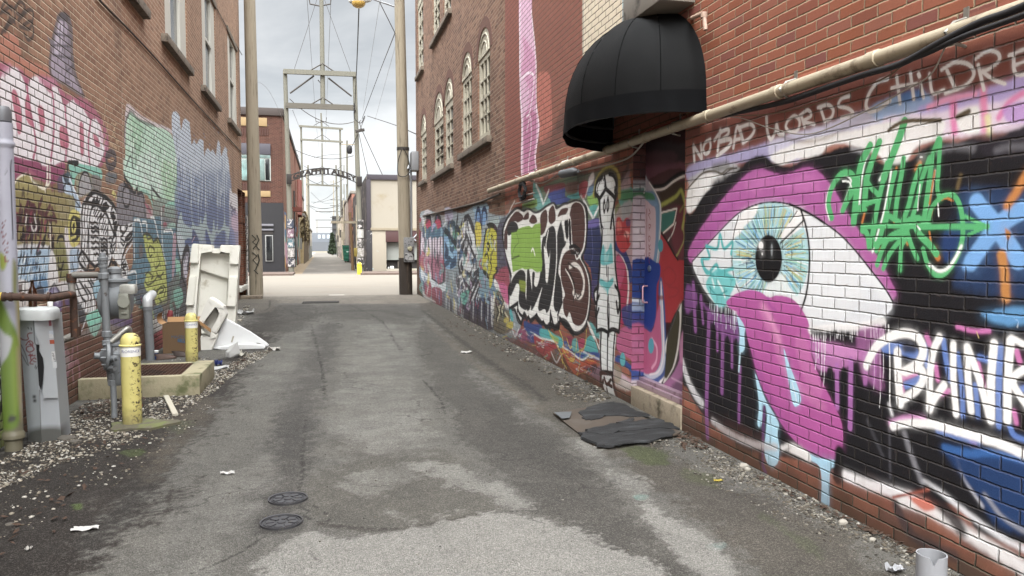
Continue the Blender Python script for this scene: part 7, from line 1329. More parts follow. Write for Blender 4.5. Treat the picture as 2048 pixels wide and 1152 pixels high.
# low far buildings on the left
def block(px0, px1, pyt, Yb, mat, name, label, X=None, side=-1, depth=9, parts=()):
    """building whose alley face runs from px0 to px1 in depth"""
    X = X if X is not None else XB; ya, yb = onx(px0, 500, X).y, onx(px1, 500, X).y; zt = onx((px0+px1)/2, pyt, X).z
    root = empty(name, (X, (ya+yb)/2, 0), label, 'building', 'buildings along the far alley'); m = MB(); m.box((min(X, X+side*depth), min(ya, yb), 0), (max(X, X+side*depth), max(ya, yb), zt)); m.build('wall', mat, root)
    m = MB(); m.bbox((min(X-side*.1, X+side*depth), min(ya, yb)-.05, zt), (max(X-side*.1, X+side*depth), max(ya, yb)+.05, zt+.25), .03); m.build('coping', M('coping_grey', '6a6660', .8, var=.15), root)
    m = MB(); n = 5
    for i in range(n): y = ya+(yb-ya)*(i+.5)/n; m.box((X-side*.04, y-.5, .1), (X+side*.05, y+.5, 2.3 if i % 2 else 1.6))
    m.build('door', M('far_door_'+str(len(label) % 3), ('3a3a3c', '5a4a40', '4a5a5c')[len(label) % 3], .7, var=.3, scale=2, stain='8a7a80', st=(.5, .6), sscale=2), root); return root
STU = M('tan_stucco', '9a8a68', .85, var=.2, scale=1.2, stain='6a6046', st=(.5, .7), sscale=.8, bump=.01, bscale=6); BRF = M('far_brick_pink', '94776a', .85, var=.25, scale=1.4, stain='5a4a46', st=(.5, .68), sscale=1, bump=.008, bscale=10)
block(601.5, 608, 398, 0, BRF, 'brick_building', 'pinkish brick building behind the second frame post'); block(608, 617, 440, 0, STU, 'tan_building', 'tan stucco building with ivy far along the left of the alley', X=XB+.4); block(617.5, 624, 462, 0, M('pale_block', 'a8a294', .85, var=.15, scale=1), 'pale_building', 'small pale building near the left far end', X=XB+.5)
# ivy on the tan building
def leaves(c, rad, n, size, seed, cols, squash=(1, 1, 1)):
    r = np.random.default_rng(seed); d = r.normal(0, 1, (n, 3)); d /= np.linalg.norm(d, axis=1)[:, None]; p = np.array(c)+d*np.array(rad)*np.cbrt(r.random((n, 1)))*np.array(squash)
    a = r.normal(0, 1, (n, 3)); b = np.cross(a, r.normal(0, 1, (n, 3))); a *= size/np.linalg.norm(a, axis=1)[:, None]; b *= size*.6/np.linalg.norm(b, axis=1)[:, None]
    v = np.stack((p-a, p+b, p+a, p-b), 1).reshape(-1, 3); return v, [(4*i, 4*i+1, 4*i+2, 4*i+3) for i in range(n)]
IVY = M('dry_ivy', '5f543c', .9, var=.45, scale=2.5); tb = bpy.data.objects['tan_building']; yv = (onx(608, 500, XB+.4).y+onx(617, 500, XB+.4).y)/2; m = MB(); zz = onx(612, 425, XB+.4).z
m.add(*leaves((XB+.35, yv, zz*.62), (.16, 13, zz*.38), 1500, .22, 3, None)); iv = solo(m, 'ivy', IVY, 'dry brown ivy mass climbing the tan stucco building', 'ivy')
m = MB()
for i in range(9): m.tube([(XB+.45, yv-12+i*3, 0), (XB+.5, yv-12+i*3+1, zz*.4), (XB+.5, yv-13+i*3, zz*.8)], .06, 5)
m.build('stem', M('ivy_stem', '4a4034', .9), iv)
# far end of the alley
ye = 215.; m = MB(); k = lambda px, py: ony(px, py, ye+40)
root = empty('warehouse', k(650, 498), 'long pale warehouse with a row of windows at the end of the alley', 'building'); a, b = k(560, 500), k(740, 466); m.box((a.x, ye+40, 0), (b.x, ye+60, b.z)); m.build('wall', M('far_white', '5c6066', .8, var=.08, scale=.2), root)
for i in range(4): q0, q1 = k(636+i*9, 477), k(641+i*9, 469.5); m = MB(); m.box((q0.x, ye+39.9, q0.z), (q1.x, ye+40.1, q1.z)); m.build('window', M('far_window', '9aa2aa', .4), root)
m = MB(); q0, q1 = k(560, 497), k(740, 484); m.box((q0.x, ye+38, 0), (q1.x, ye+39, q1.z)); solo(m, 'boundary_wall', M('far_grey', '4f5257', .8, var=.1, scale=.3), 'grey boundary wall in front of the far warehouse', 'wall')
m = MB(); X0 = ony(665, 500, 150).x; m.box((X0, 150, 0), (X0+1.6, 152, ony(670, 432, 150).z)); t_ = solo(m, 'dark_tower', M('dark_clad', '2c2d2f', .7, var=.3, scale=.6, stain='4a4b4d'), 'narrow dark tower rising on the right far down the alley', 'tower')
m = MB()
for i in range(9): z = 1.5+i*1.1; m.box((X0-.35, 149.8, z), (X0+1.7, 150.02, z+.09))
m.build('rail', STEEL, t_)
c = ony(664.5, 490, 140); m = MB()
for i in range(7): m.add(*leaves((c.x, 140, .6+i*.5), (.8-.09*i, .8-.09*i, .4), 200, .22, 30+i, None))
root = empty('conifer_tree', (c.x, 140, 0), 'dark conifer tree in front of the narrow tower', 'tree'); m.build('crown', M('conifer_green', '26301f', .9, var=.45, scale=1.5), root); m = MB(); m.tube([(c.x, 140, 0), (c.x, 140, 3.9)], [.12, .03], 8); m.build('trunk', WOOD, root)
# right side of the far alley
XC = ony(733, 450, YH2).x; MC = M('beige_stucco', '807a6f', .85, var=.06, scale=.8, stain='736854', st=(.55, .8), sscale=.7, bump=.003, bscale=30); PU = M('dark_purple_trim', '2f2a30', .7, var=.12)
BC = empty('beige_building', (XC+6, YH, 0), 'beige stucco shop with dark purple trim across the street', 'building'); zt = ony(780, 353, YH2).z; zl_ = ony(780, 460, YH2).z; yb2 = onx(706, 500, XC).y
m = MB(); m.quad((XC, YH2, zl_), (XC+14, YH2, zl_), (XC+14, YH2, zt), (XC, YH2, zt)); m.quad((XC, YH2, zt), (XC+14, YH2, zt), (XC+14, yb2, zt), (XC, yb2, zt)); m.build('wall', MC, BC)
m = MB(); m.quad((XC, YH2, 0), (XC, yb2, 0), (XC, yb2, zt), (XC, YH2, zt)); m.build('side_wall', M('dark_side', '2f2c2b', .8, var=.3, scale=1, stain='8a8078', st=(.55, .62), sscale=1.5), BC)
for q, n_ in (((733, 351, 840, 359), 'roof_trim'), ((733, 359, 741, 460), 'corner_trim'), ((733, 460, 744, 546), 'corner_trim')): rect(*q, YH2, .1, n_, PU if q[1] < 400 else M('corner_dark', '232124', .7, var=.3, scale=3, stain='b9b6b2', st=(.62, .66), sscale=3), BC)
rect(741, 456, 840, 461, YH2, .14, 'ledge', M('ledge_beige', '736a5a', .8), BC); rect(744, 461, 772, 547, YH2+.1, .18, 'pier', M('pier_beige', '7f786c', .85, var=.08, scale=1, stain='8fb0b8', st=(.66, .72), sscale=1.6), BC)
m = MB(); m.quad((XC+.4, YH2+.6, 0), (XC+14, YH2+.6, 0), (XC+14, YH2+.6, zl_), (XC+.4, YH2+.6, zl_)); m.build('shop_back', RECESS_SHADE, BC); rect(771, 461, 840, 484, YH2+.1, .2, 'fascia', M('maroon_fascia', '3a2222', .6, var=.15), BC); rect(773, 485, 840, 520, YH2+.4, .06, 'shutter', M('grey_shutter', '7a7d79', .6, var=.06), BC); rect(772, 537, 840, 548, YH2+.1, .25, 'plinth', MC, BC)
for q in ((780, 532, 787, 537), (775, 534, 778, 537), (795, 523, 803, 536)): rect(*q, YH2+.5, .25, 'stored_box', M('stored_box', 'b9bab8', .7) if q[0] < 790 else M('stored_dark', '4a443e', .8), BC)
m = MB(); m.tube([ony(816, 466, YH2-.1), ony(832, 482, YH2-.1)], .04, 6); m.tube([ony(822, 482, YH2-.1), ony(836, 466, YH2-.1)], .04, 6); m.build('brace', GLV, BC)
m = MB(); m.box((ony(690, 300, YH2+8).x, YH2+8, 0), (ony(705, 300, YH2+8).x, YH2+8.3, 1.)); m.v = []; m.f = []; m.sm = []
block(704.5, 694, 395, 0, M('far_brick_red', '7a5448', .85, var=.3, scale=1.2, stain='3a3432', st=(.5, .6), sscale=1.2), 'brick_building', 'dark red building behind the beige shop', X=XC-.1, side=1); block(693.5, 684, 412, 0, M('far_grey_brick', '8a8078', .85, var=.2, scale=1), 'grey_building', 'grey building beyond the dumpster', X=XC-.3, side=1); block(683.5, 676, 440, 0, M('far_tan', '9a8f80', .85, var=.2, scale=1), 'tan_building', 'tan building before the narrow tower', X=XC-.5, side=1)
for i, (x0, y0, x1, y1, r, mt, lb) in enumerate(((695, 512, 694, 226+55, .19, WOODL, 'grey pole carrying a transformer beyond the near frame'), (706, 541, 700, 425, .1, TAN, 'orange tan pole with dark posters beside the near frame'), (688, 505, 688, 330, .16, WOODL, 'pale pole behind the dumpster'), (615, 508, 613, 340, .15, WOOD, 'thin grey pole left of the far wires'), (668, 503, 667, 360, .14, WOOD, 'pole with short crossarms in the far centre'), (634, 502, 634, 440, .12, WOOD, 'thin pole at the left end of the far wires'), (676, 504, 675, 400, .14, WOODL, 'pale pole right of the narrow tower'))):
    R_, p_, t_ = pole(x0, y0, x1, y1, r, r*.75, mt, lb, group='far utility poles')
    if i in (0, 1, 4):
        m = MB(); m.box((t_.x-1.2, t_.y-.08, t_.z-.7), (t_.x+1.2, t_.y+.08, t_.z-.55)); m.build('crossarm', WOOD, R_)
    if i in (0, 2): m = MB(); m.lathe([(0, 0), (.28, .02), (.28, .85), (.2, .9), (0, .92)], (t_.x-.35, t_.y-.35, t_.z*.62), 16); m.build('transformer', M('transformer_grey', '8d8f90', .5, .2), R_)
for i, (x0, x1, y, Y) in enumerate(((631, 668, 423, 150), (631, 669, 440, 170), (632, 668, 455, 190))): m = MB(); m.tube([ony(x0, y, Y), ony(x1, y, Y)], .07, 6); solo(m, 'span_bar', STEEL, ('highest thin bar spanning the far alley', 'middle thin bar spanning the far alley', 'lowest thin bar spanning the far alley')[i], 'crossbar')
# dumpster, meters and bollard
p = gnd(690, 525); a = ony(685.5, 525, p.y); b = ony(705, 492, p.y); root = empty('dumpster', ((a.x+b.x)/2, p.y+.8, 0), 'green ribbed dumpster parked on the right of the far alley', 'dumpster'); DGN = M('dumpster_green', '1f5a48', .5, .2, var=.2, scale=2, stain='2f3f38')
m = MB(); H_ = b.z; m.prism([(a.x+.12, p.y, .15), (b.x-.05, p.y, .15), (b.x, p.y, H_), (a.x, p.y, H_)], (0, 1.7, 0)); m.build('bin', DGN, root)
for i in range(4): m = MB(); z = .35+(H_-.5)*i/3; m.bbox((a.x+.06, p.y-.06, z), (b.x-.02, p.y, z+.12), .02); m.build('rib', DGN, root)
m = MB(); m.bbox((a.x-.04, p.y-.08, H_), (b.x+.04, p.y+1.75, H_+.08), .03); m.build('lid', M('dumpster_lid', '1a4a3c', .5, var=.2), root)
for x in (a.x+.25, b.x-.25): m = MB(); m.lathe([(.09, -.04), (.1, 0), (.09, .04)], (x, p.y+.2, .1), 14, axis=(1, 0, 0)); m.build('wheel', BLACK, root)
m = MB(); m.box((a.x+.55, p.y-.064, H_*.62), (b.x-.6, p.y-.06, H_*.68)); m.build('label_plate', M('pale_label', 'a9c0b8', .6), root)
p = gnd(719, 549); m = MB(); m.lathe([(.12, 0), (.12, .55), (.1, .62), (.05, .66), (0, .67)], p, 16); yb_ = solo(m, 'bollard', M('bright_yellow', 'd9c02a', .5, var=.1), 'bright yellow bollard by the near right frame post', 'bollard'); m = MB(); m.lathe([(.125, .5), (.125, .56)], p, 16); m.build('collar', M('bright_yellow_dark', 'a08a20', .6), yb_)
q = ony(711, 506, YH+8); m = MB(); m.bbox(q+Vector((-.1, 0, -.25)), q+Vector((.5, .3, .35)), .03); mb_ = solo(m, 'meter_cluster', M('meter_yellow', '8a7a3c', .6, var=.3), 'yellowish gas meter cluster behind the bright bollard', 'gas meter'); m = MB(); m.tube([q+Vector((0, 0, -.3)), Vector((q.x, q.y, 0))], .05, 8); m.tube([q+Vector((.4, 0, -.3)), Vector((q.x+.4, q.y, 0))], .05, 8); m.build('pipe', STEEL, mb_)
for i, (x, y0_, y1_) in enumerate(((735, 540, 395), (729, 540, 430), (714, 535, 410), (717.5, 546, 300))): P0 = gnd(x, min(y0_, 546)); P1 = ony(x-1, y1_, P0.y); m = MB(); m.tube([P0, P1], .06, 8); solo(m, 'riser_pipe', GLV if i % 2 else M('riser_beige', 'a89e8a', .6), ('beige riser pipe on the corner of the beige shop', 'grey riser pipe beside the beige shop', 'beige riser pipe behind the yellow bollard', 'grey riser strapped to the near right frame post')[i], 'pipe')
# graffiti-wrapped foot of the near frame posts
for P_, seed in ((F1, 1),):
    for j, (px, cols) in enumerate(((583, ('2b2a30', '6f6b68', '3f5258', '5f4a54', '2f3440')), (722, ('2a2826', '6a675f', '35332f', '8a8a84', '2a2826')))):
        for i, c in enumerate(cols): m = MB(); q = ony(px-.5*i*.3, 545, YH); z = .4+i*.55; m.lathe([(.206-.004*i, z), (.205-.004*i, z+.5)], (q.x, q.y, 0), 16, caps=False); m.build('painted_band', M('band_'+c, c, .8, var=.5, scale=6, stain='8f8a88', st=(.5, .56), sscale=5), P_)

# pipes, boxes and cables cluttering both sides of the far alley
_c = np.random.default_rng(17)
for i in range(7):
    y = YH2+4+i*5.2; hgt = _c.uniform(3.5, 7.5); x = XB+.08; m = MB(); m.tube([(x, y, 0), (x, y, hgt)], .06, 8); o = solo(m, 'conduit', M('far_conduit_'+str(i % 3), ('6a4a3c', '8a8578', '3a3836')[i % 3], .6, .2), 'thin conduit on the left far brick wall, number %s back from the street' % ('first', 'second', 'third', 'fourth', 'fifth', 'sixth', 'seventh')[i], 'pipe', 'conduits on the far left wall')
    o['label'] = ('first', 'second', 'third', 'fourth', 'fifth', 'sixth', 'seventh')[i]+' conduit back from the street on the far left brick wall'
    if i % 2 == 0: m = MB(); m.bbox((XB, y+.6, 1.3), (XB+.28, y+1.3, 2.3), .03); solo(m, 'wall_box', M('far_wall_box', '6f6d68', .6, .2, var=.3), ('nearest', 'second', 'third', 'farthest')[i//2]+' grey meter box on the far left brick wall', 'meter box', 'boxes on the far left wall')
for i in range(6):
    y = YH2+38+i*9; x = XC-.4; m = MB(); m.tube([(x, y, 0), (x, y, _c.uniform(4, 8))], .09, 8); m.box((x-.3, y-.1, 2.2+.4*(i % 3)), (x+.1, y+.3, 3.1+.4*(i % 3))); solo(m, 'service_riser', M('far_riser_'+str(i % 2), ('8a8272', '403c38')[i % 2], .6, .2), ('nearest', 'second', 'third', 'fourth', 'fifth', 'farthest')[i]+' service riser with a box on the right side of the far alley', 'pipe', 'risers on the far right side')
for i in range(8):
    ya = YH+6+i*11; za = _c.uniform(6, 11); m = MB(); m.tube(sag((XB+.2, ya, za), (XC-.2, ya+_c.uniform(-3, 3), za+_c.uniform(-1, 1)), _c.uniform(.3, 1.1)), .025, 5); solo(m, 'cable', STEEL, ('nearest', 'second', 'third', 'fourth', 'fifth', 'sixth', 'seventh', 'farthest')[i]+' slack cable strung across the far alley behind the arch', 'cable', 'slack cables across the far alley')
# ---------------------------------------------------------------- ground
GR = M('earth', '7d766a', .95, var=.15, scale=.3); m = MB(); m.quad((-400, -60, -.004), (400, -60, -.004), (400, 900, -.004), (-400, 900, -.004)); tag(m.build('ground', GR), kind='structure')
b = NB('asphalt'); v = b.pos(); pc, pa = b.attr('paint')
n1 = b.noise(v, 1.3, 6, .65); n2 = b.noise(v, 9, 5, .65); g1 = b.noise(v, 150, 3, .75); g2 = b.voro(v, 165); g3 = b.voro(v, 70)
c_ = b.mix(n2, b.mix(1., pc, (.66, .66, .65), 'MULTIPLY'), b.mix(1., pc, (1.32, 1.32, 1.3), 'MULTIPLY')); c_ = b.mix(b.ss(n1, .35, .7), b.mix(1., c_, (.88, .88, .88), 'MULTIPLY'), b.mix(1., c_, (1.1, 1.09, 1.07), 'MULTIPLY'))
wr = b.math('ADD', pa, b.math('ADD', b.math('MULTIPLY', b.math('SUBTRACT', b.noise(v, 28, 5, .75), .5), 1.1), b.math('MULTIPLY', b.math('SUBTRACT', b.noise(v, 2.6, 5, .65), .5), 1.1)))
c_ = b.mix(b.math('MULTIPLY', b.ss(wr, .05, 1.2), .9), c_, lin('a19f99')*KP*.45)
wn = b.n('ShaderNodeTexVoronoi'); b.put(wn.inputs['Vector'], v); wn.inputs['Scale'].default_value = 190; agg = b.sep(wn.outputs['Color'])[0]
c_ = b.mix(b.ss(agg, .72, .95), c_, b.mix(.25, b.mix(1., c_, (1.7, 1.7, 1.7), 'MULTIPLY'), (.16, .155, .14))); c_ = b.mix(b.ss(agg, .32, .1), c_, b.mix(1., c_, (.62, .62, .62), 'MULTIPLY'))
c_ = b.mix(b.math('MULTIPLY', b.ss(g1, .52, .68), .55), c_, b.mix(1., c_, (.5, .5, .5), 'MULTIPLY')); c_ = b.mix(b.math('MULTIPLY', b.ss(b.noise(v, 60, 3, .7), .56, .7), .35), c_, b.mix(1., c_, (1.5, 1.5, 1.5), 'MULTIPLY'))
vd = b.n('ShaderNodeVectorMath'); vd.operation = 'ADD'; nzc = b.n('ShaderNodeTexNoise'); b.put(nzc.inputs['Vector'], v); nzc.inputs['Scale'].default_value = 2.2; nzc.inputs['Detail'].default_value = 5
sc_ = b.n('ShaderNodeVectorMath'); sc_.operation = 'SCALE'; b.l(nzc.outputs['Color'], sc_.inputs[0]); sc_.inputs['Scale'].default_value = .7; b.l(v, vd.inputs[0]); b.l(sc_.outputs[0], vd.inputs[1])
ve = b.n('ShaderNodeTexVoronoi', feature='DISTANCE_TO_EDGE'); b.l(vd.outputs[0], ve.inputs['Vector']); ve.inputs['Scale'].default_value = .55; crk = b.math('MULTIPLY', b.ss(ve.outputs['Distance'], .002, .0075, 1., 0.), b.ss(b.noise(v, .8, 3), .45, .58))
c_ = b.mix(b.math('MULTIPLY', crk, .6), c_, (.02, .019, .017))
trk = b.ss(b.noise(b.scale(v, (2.1, .16, 1)), 1., 5, .6), .42, .72); c_ = b.mix(b.math('MULTIPLY', trk, .3), c_, b.mix(1., c_, (.55, .55, .56), 'MULTIPLY'))
oil = b.ss(b.noise(v, 1.9, 4, .6), .63, .72); c_ = b.mix(b.math('MULTIPLY', oil, .35), c_, (.035, .033, .03))
b.bump(b.math('ADD', b.math('MULTIPLY', g1, .6), b.math('MULTIPLY', b.ss(g2, .1, .6, 1., 0.), .6)), .006, .9); ASPH = b.fin(c_, .9, 0, .3)
SG_ = Surf('Z', .004, axis_steps(XL, XR, lambda x: .013), axis_steps(1.6, 24.9, lambda y: max(.011, .8*y*y/(770*EYE)))); SG_.z0 = (0, 0, 1.); SG_.kp = KP*.43; SG_.k2 = .7
SGW = Surf('Z', .004, SG_.us, SG_.vs); SGW.k2 = 1.6
def FW_(a, pts, so=16, j=1.4): SGW.F('ffffff', pts, so, a, 1, j)
def F(c, pts, so=14, a=1., j=1.3, sm=1): SG_.F(c, pts, so, a, sm, j)
def L(c, w, pts, so=None, a=1., j=.5): SG_.L(c, w, pts, so, a, 1, 0, j)
SG_.rgb[:] = np.minimum(lin('75736e')*SG_.kp, .9); SG_.a[:] = 1
F('302822', '-900,1500 -300,1000 0,900 130,835 240,800 400,745 475,700 510,640 545,612 560,640 510,720 450,790 400,860 320,960 240,1060 100,1200 -100,1600', 26)
F('2c2520', '-600,1200 0,925 160,880 300,850 330,900 200,1000 60,1130 -200,1400', 24, .8); L('2f2b28', 30, '500,690 440,770 380,850 320,930 240,1030 180,1090', 14, .75); F('6e6558', '330,880 400,800 430,800 360,900 300,960', 16, .5)
FW_(.35, '380,1000 450,960 540,900 560,960 440,1100 340,1250 200,1300'); FW_(0.3, '500,760 560,680 620,640 640,650 600,740 560,820')
F('575451', '560,800 610,700 640,650 680,650 660,720 640,800 630,900 610,1000 560,1080 520,1060 540,960', 16, .75); F('504e4b', '560,830 620,840 615,940 560,960', 16, .7)
FW_(0.42, '640,1000 650,900 668,800 700,700 720,650 800,650 830,720 860,800 890,860 840,905 760,915 690,950'); FW_(0.35, '700,850 800,820 860,850 800,890 720,910')
F('57544f', '850,640 930,700 1040,800 1160,920 1300,1060 1440,1200 1200,1200 1090,1040 980,930 900,850 860,760 835,690', 18, .85); F('4c4a46', '960,800 1060,850 1150,920 1180,960 1080,930 1000,870', 14, .6)
F('66635c', '640,940 760,910 890,900 960,960 1010,1010 900,1045 760,1060 650,1050 610,1000', 14, .8); F('56524c', '650,880 760,880 800,900 700,920', 12, .5)
FW_(1.0, '500,1250 540,1110 620,1060 700,1072 850,1052 960,1030 1050,1035 1180,1062 1280,1110 1340,1160 1380,1300 900,1400'); FW_(0.5, '1080,1040 1160,1070 1200,1120 1120,1150 1060,1100'); F('7f796f', '900,1120 1000,1110 980,1140 910,1140', 8, .6)
FW_(0.75, '830,940 900,925 990,960 1060,1000 1020,1015 940,990 870,975'); FW_(0.6, '770,1015 850,1040 905,1005 880,985 920,1020 850,1055 780,1040'); FW_(0.5, '690,950 830,930 870,960 800,985 750,1010 700,1000')
FW_(0.95, '1285,1010 1350,1035 1420,1080 1475,1160 1400,1180 1350,1090 1300,1050'); FW_(0.7, '1160,880 1290,975 1310,1005 1270,990 1180,910'); FW_(0.45, '940,740 1010,790 1070,840 1040,835 960,770')
F('5c564d', '835,602 890,610 1010,680 1130,770 1270,860 1410,950 1570,1010 1720,1100 1900,1250 1620,1250 1440,1080 1290,970 1200,900 1110,850 1000,765 900,680', 14, .85); F('544e45', '850,606 1000,670 1200,800 1100,800 980,720 880,640', 12, .6)
L('38342f', 11, '846,622 905,668 985,728 1040,762 1090,800', 6, .85); L('3f3a34', 9, '880,650 960,715 1060,785', 6, .5); L('787064', 14, '860,650 930,712 1010,770 1080,822', 8, .5)
F('4d5a26', '1250,895 1330,905 1330,930 1270,925', 10, .7); F('566030', '1370,940 1430,950 1440,980 1380,965', 10, .45); F('4d5a26', '240,903 285,900 280,912 250,912', 4, .8); F('4f6224', '143,1010 165,1008 165,1020 150,1022', 3, .95); F('55603a', '1500,1010 1620,1090 1640,1120 1540,1050', 10, .4); F('55603a', '330,850 380,845 360,870', 8, .4)
F('6aa8a0', '1270,992 1295,992 1290,1000 1272,1000', 3, .5); F('8fa8a4', '1415,1090 1450,1088 1445,1100 1420,1102', 4, .5)
for q, w in (('612,840 606,900 605,950 597,985', 4), ('598,1030 640,1046 700,1056 800,1058 880,1045 960,1030 1060,1022', 4), ('560,1062 520,1080 470,1112 380,1150', 4), ('625,1010 660,1035 640,1050', 3), ('845,760 880,800 890,830', 4), ('620,640 640,720 650,800', 3), ('560,612 620,640 700,650', 4), ('700,610 760,640 800,700', 3), ('1050,1022 1120,1030', 3), ('480,640 560,660 660,668 780,662', 3)):
    L('2e2b28', w, q, 1.5, .85, j=1.5)
L('524d47', 22, '640,1050 760,1062 880,1045 980,1025', 10, .8)
E_ = SG_.E; E_('3e3b38', 576, 1002, 50, 20, 8, .6); E_('3e3b38', 562, 1050, 50, 20, 8, .6); L('4a4642', 24, '600,640 660,625 760,622 830,635', 12, .7); F('4f4b46', '490,640 540,612 640,612 620,650 540,670', 12, .7); F('4d4944', '640,612 840,612 830,650 740,640 660,640', 12, .5)
F('8f867b', '440,608 520,606 640,607 845,607 850,596 830,588 500,588 440,600', 3, .95, .4); F('6f685e', '440,600 545,598 540,622 470,630 430,640', 6, .8); L('3a3632', 3, '540,600 536,618 500,628', 1.5, .9)
SG_.a[:] = SGW.a
SG_.mesh([], ASPH, None, ('alley', None)); tag(bpy.data.objects['alley'], kind='structure')
# street, its pavements and the far alley
ST = M('street_concrete', '686259', .9, var=.07, scale=.5, stain='625a50', st=(.5, .75), sscale=.35, bump=.003, bscale=60); ysn, ysf = 24.9, gnd(700, 547).y
m = MB(); m.quad((-90, ysn, 0), (90, ysn, 0), (90, ysf, 0), (-90, ysf, 0)); tag(m.build('street', ST), kind='structure')
m = MB(); m.quad((XL-9, 24.9, .004), (XL, 24.9, .004), (XL, 25.9, .004), (XL-9, 25.9, .004)); m.box((XL-30, YLE+.3, 0), (XL-.3, YLE+1.8, .1)); m.box((XR+.2, YE+.1, 0), (XR+30, YE+1.8, .1)); tag(m.build('pavement', M('pave_concrete', '6f675d', .9, var=.12, scale=2, stain='6f675b')), kind='structure')
BP = M('brick_paving', '544740', .9, var=.2, scale=6, stain='4a4039'); m = MB(); m.box((-40, ysf-2.6, 0), (XB+.6, YH2-.06, .1)); m.box((XC-.5, ysf-2.6, 0), (40, YH2, .1)); tag(m.build('brick_pavement', BP), kind='structure')
m = MB(); m.quad((XB, ysf, .003), (XC, ysf, .003), (XC, 215, .003), (XB, 215, .003)); tag(m.build('lane', M('far_asphalt', '55514b', .9, var=.15, scale=.6, stain='6a645c', st=(.5, .7), sscale=.4, stretch=(1, .3, 1))), kind='structure')
m = MB(); m.quad((XB, ysf, .007), (XB+1.0, ysf, .007), (XB+.7, 120, .007), (XB, 120, .007)); tag(m.build('dirt_verge', M('dirt', '6b5d4a', .95, var=.25, scale=1.5)), kind='structure')
m = MB(); m.quad((-60, 215, .004), (60, 215, .004), (60, 250, .004), (-60, 250, .004)); tag(m.build('yard', M('far_yard', '6a6350', .9, var=.1, scale=.1)), kind='structure')
LNE = M('lane_mark', 'a5a198', .8, var=.1, scale=8); a, b2 = gnd(658, 590.5, .004), gnd(689, 590, .004); m = MB(); m.quad((a.x, a.y, .004), (b2.x, a.y, .004), (b2.x, a.y+.22, .004), (a.x, a.y+.22, .004)); tag(m.build('road_marking', LNE), kind='structure')
m = MB()
for i, (x0, x1, y) in enumerate(((560, 840, 574), (655, 740, 575.5), (560, 840, 560))): a, b2 = gnd(x0, y), gnd(x1, y); m.quad((a.x, a.y, .003), (b2.x, a.y, .003), (b2.x, a.y+.06, .003), (a.x, a.y+.06, .003))
tag(m.build('street_joints', M('joint_dark', '8a7a6a', .9)), kind='structure')
# trench drain across the mouth of the alley
a, b2 = gnd(604, 607.5), gnd(678, 604); root = empty('trench_drain', ((a.x+b2.x)/2, a.y, 0), 'black slotted trench drain across the mouth of the alley', 'drain'); m = MB(); m.box((a.x, a.y, .004), (b2.x, b2.y, .008)); m.build('channel', M('drain_black', '121110', .8), root)
m = MB(); n = 24
for i in range(n): x = a.x+(b2.x-a.x)*i/n; m.bbox((x, a.y, .008), (x+(b2.x-a.x)/n*.5, b2.y, .03), .004)
m.box((a.x, b2.y, .004), (b2.x, b2.y+.06, .03)); m.build('grate', M('drain_iron', '3a3734', .6, .5, var=.2), root)
# loose stones: pale gravel by the left wall, grit and pebbles along the right wall
ICO = bmesh.new(); bmesh.ops.create_icosphere(ICO, subdivisions=1, radius=1); ICO.verts.index_update(); IV = np.array([v.co[:] for v in ICO.verts]); IF = np.array([[v.index for v in f.verts] for f in ICO.faces]); ICO.free()
def inside(P, x, y):
    ins = np.zeros(x.shape, bool); x2, y2 = P[-1]
    for x1, y1 in P:
        if y1 != y2: ins ^= ((y < y1) != (y < y2)) & (x < (x2-x1)*(y-y1)/(y2-y1)+x1)
        x2, y2 = x1, y1
    return ins
def gravel(name, zones, seed, pal, mat):
    r = np.random.default_rng(seed); V = []; Fc = []; C = []; nv = 0
    for poly, n, s0, s1 in zones:
        P = np.array([tuple(gnd(*map(float, q.split(','))))[:2] for q in poly.split()]); lo, hi = P.min(0), P.max(0); k = 0
        pts = r.uniform(lo, hi, (n*6, 2)); pts = pts[inside(P, pts[:, 0], pts[:, 1])]; cl = np.sin(pts[:, 0]*9+seed)*np.sin(pts[:, 1]*7)+r.normal(0, .6, len(pts)); pts = pts[cl > -.35][:n]
        pts[:, 0] = np.clip(pts[:, 0], XL+.015, XR-.015)
        for p in pts:
            s = s0*(s1/s0)**(r.random()**2.2); q = IV*(1+r.normal(0, .13, IV.shape)); q = q*np.array((s, s*r.uniform(.55, .95), s*r.uniform(.3, .6))); t = r.uniform(0, 6.28); c, sn = math.cos(t), math.sin(t)
            q = np.stack((q[:, 0]*c-q[:, 1]*sn+p[0], q[:, 0]*sn+q[:, 1]*c+p[1], q[:, 2]+s*.18+.004), 1); V.append(q); Fc.append(IF+nv); nv += len(IV); C.append(np.tile(np.append(.52*lin(pal[r.integers(len(pal))])*r.uniform(.75, 1.15), 1), (len(IV), 1)))
    V = np.concatenate(V); Fc = np.concatenate(Fc); C = np.concatenate(C); me = bpy.data.meshes.new(name); me.vertices.add(len(V)); me.vertices.foreach_set('co', V.astype(np.float32).ravel()); me.loops.add(Fc.size); me.loops.foreach_set('vertex_index', Fc.astype(np.int32).ravel()); me.polygons.add(len(Fc)); me.polygons.foreach_set('loop_start', np.arange(0, Fc.size, 3, dtype=np.int32)); me.update(calc_edges=True)
    at = me.color_attributes.new('paint', 'FLOAT_COLOR', 'POINT'); at.data.foreach_set('color', C.astype(np.float32).ravel()); me.materials.append(mat); o = bpy.data.objects.new(name, me); COL.objects.link(o); return tag(o, kind='stuff')
b = NB('pebbles'); pc, pa = b.attr('paint'); PEB = b.fin(b.mix(b.noise(b.pos(), 120, 3), b.mix(1., pc, (.75, .74, .72), 'MULTIPLY'), pc), .85)
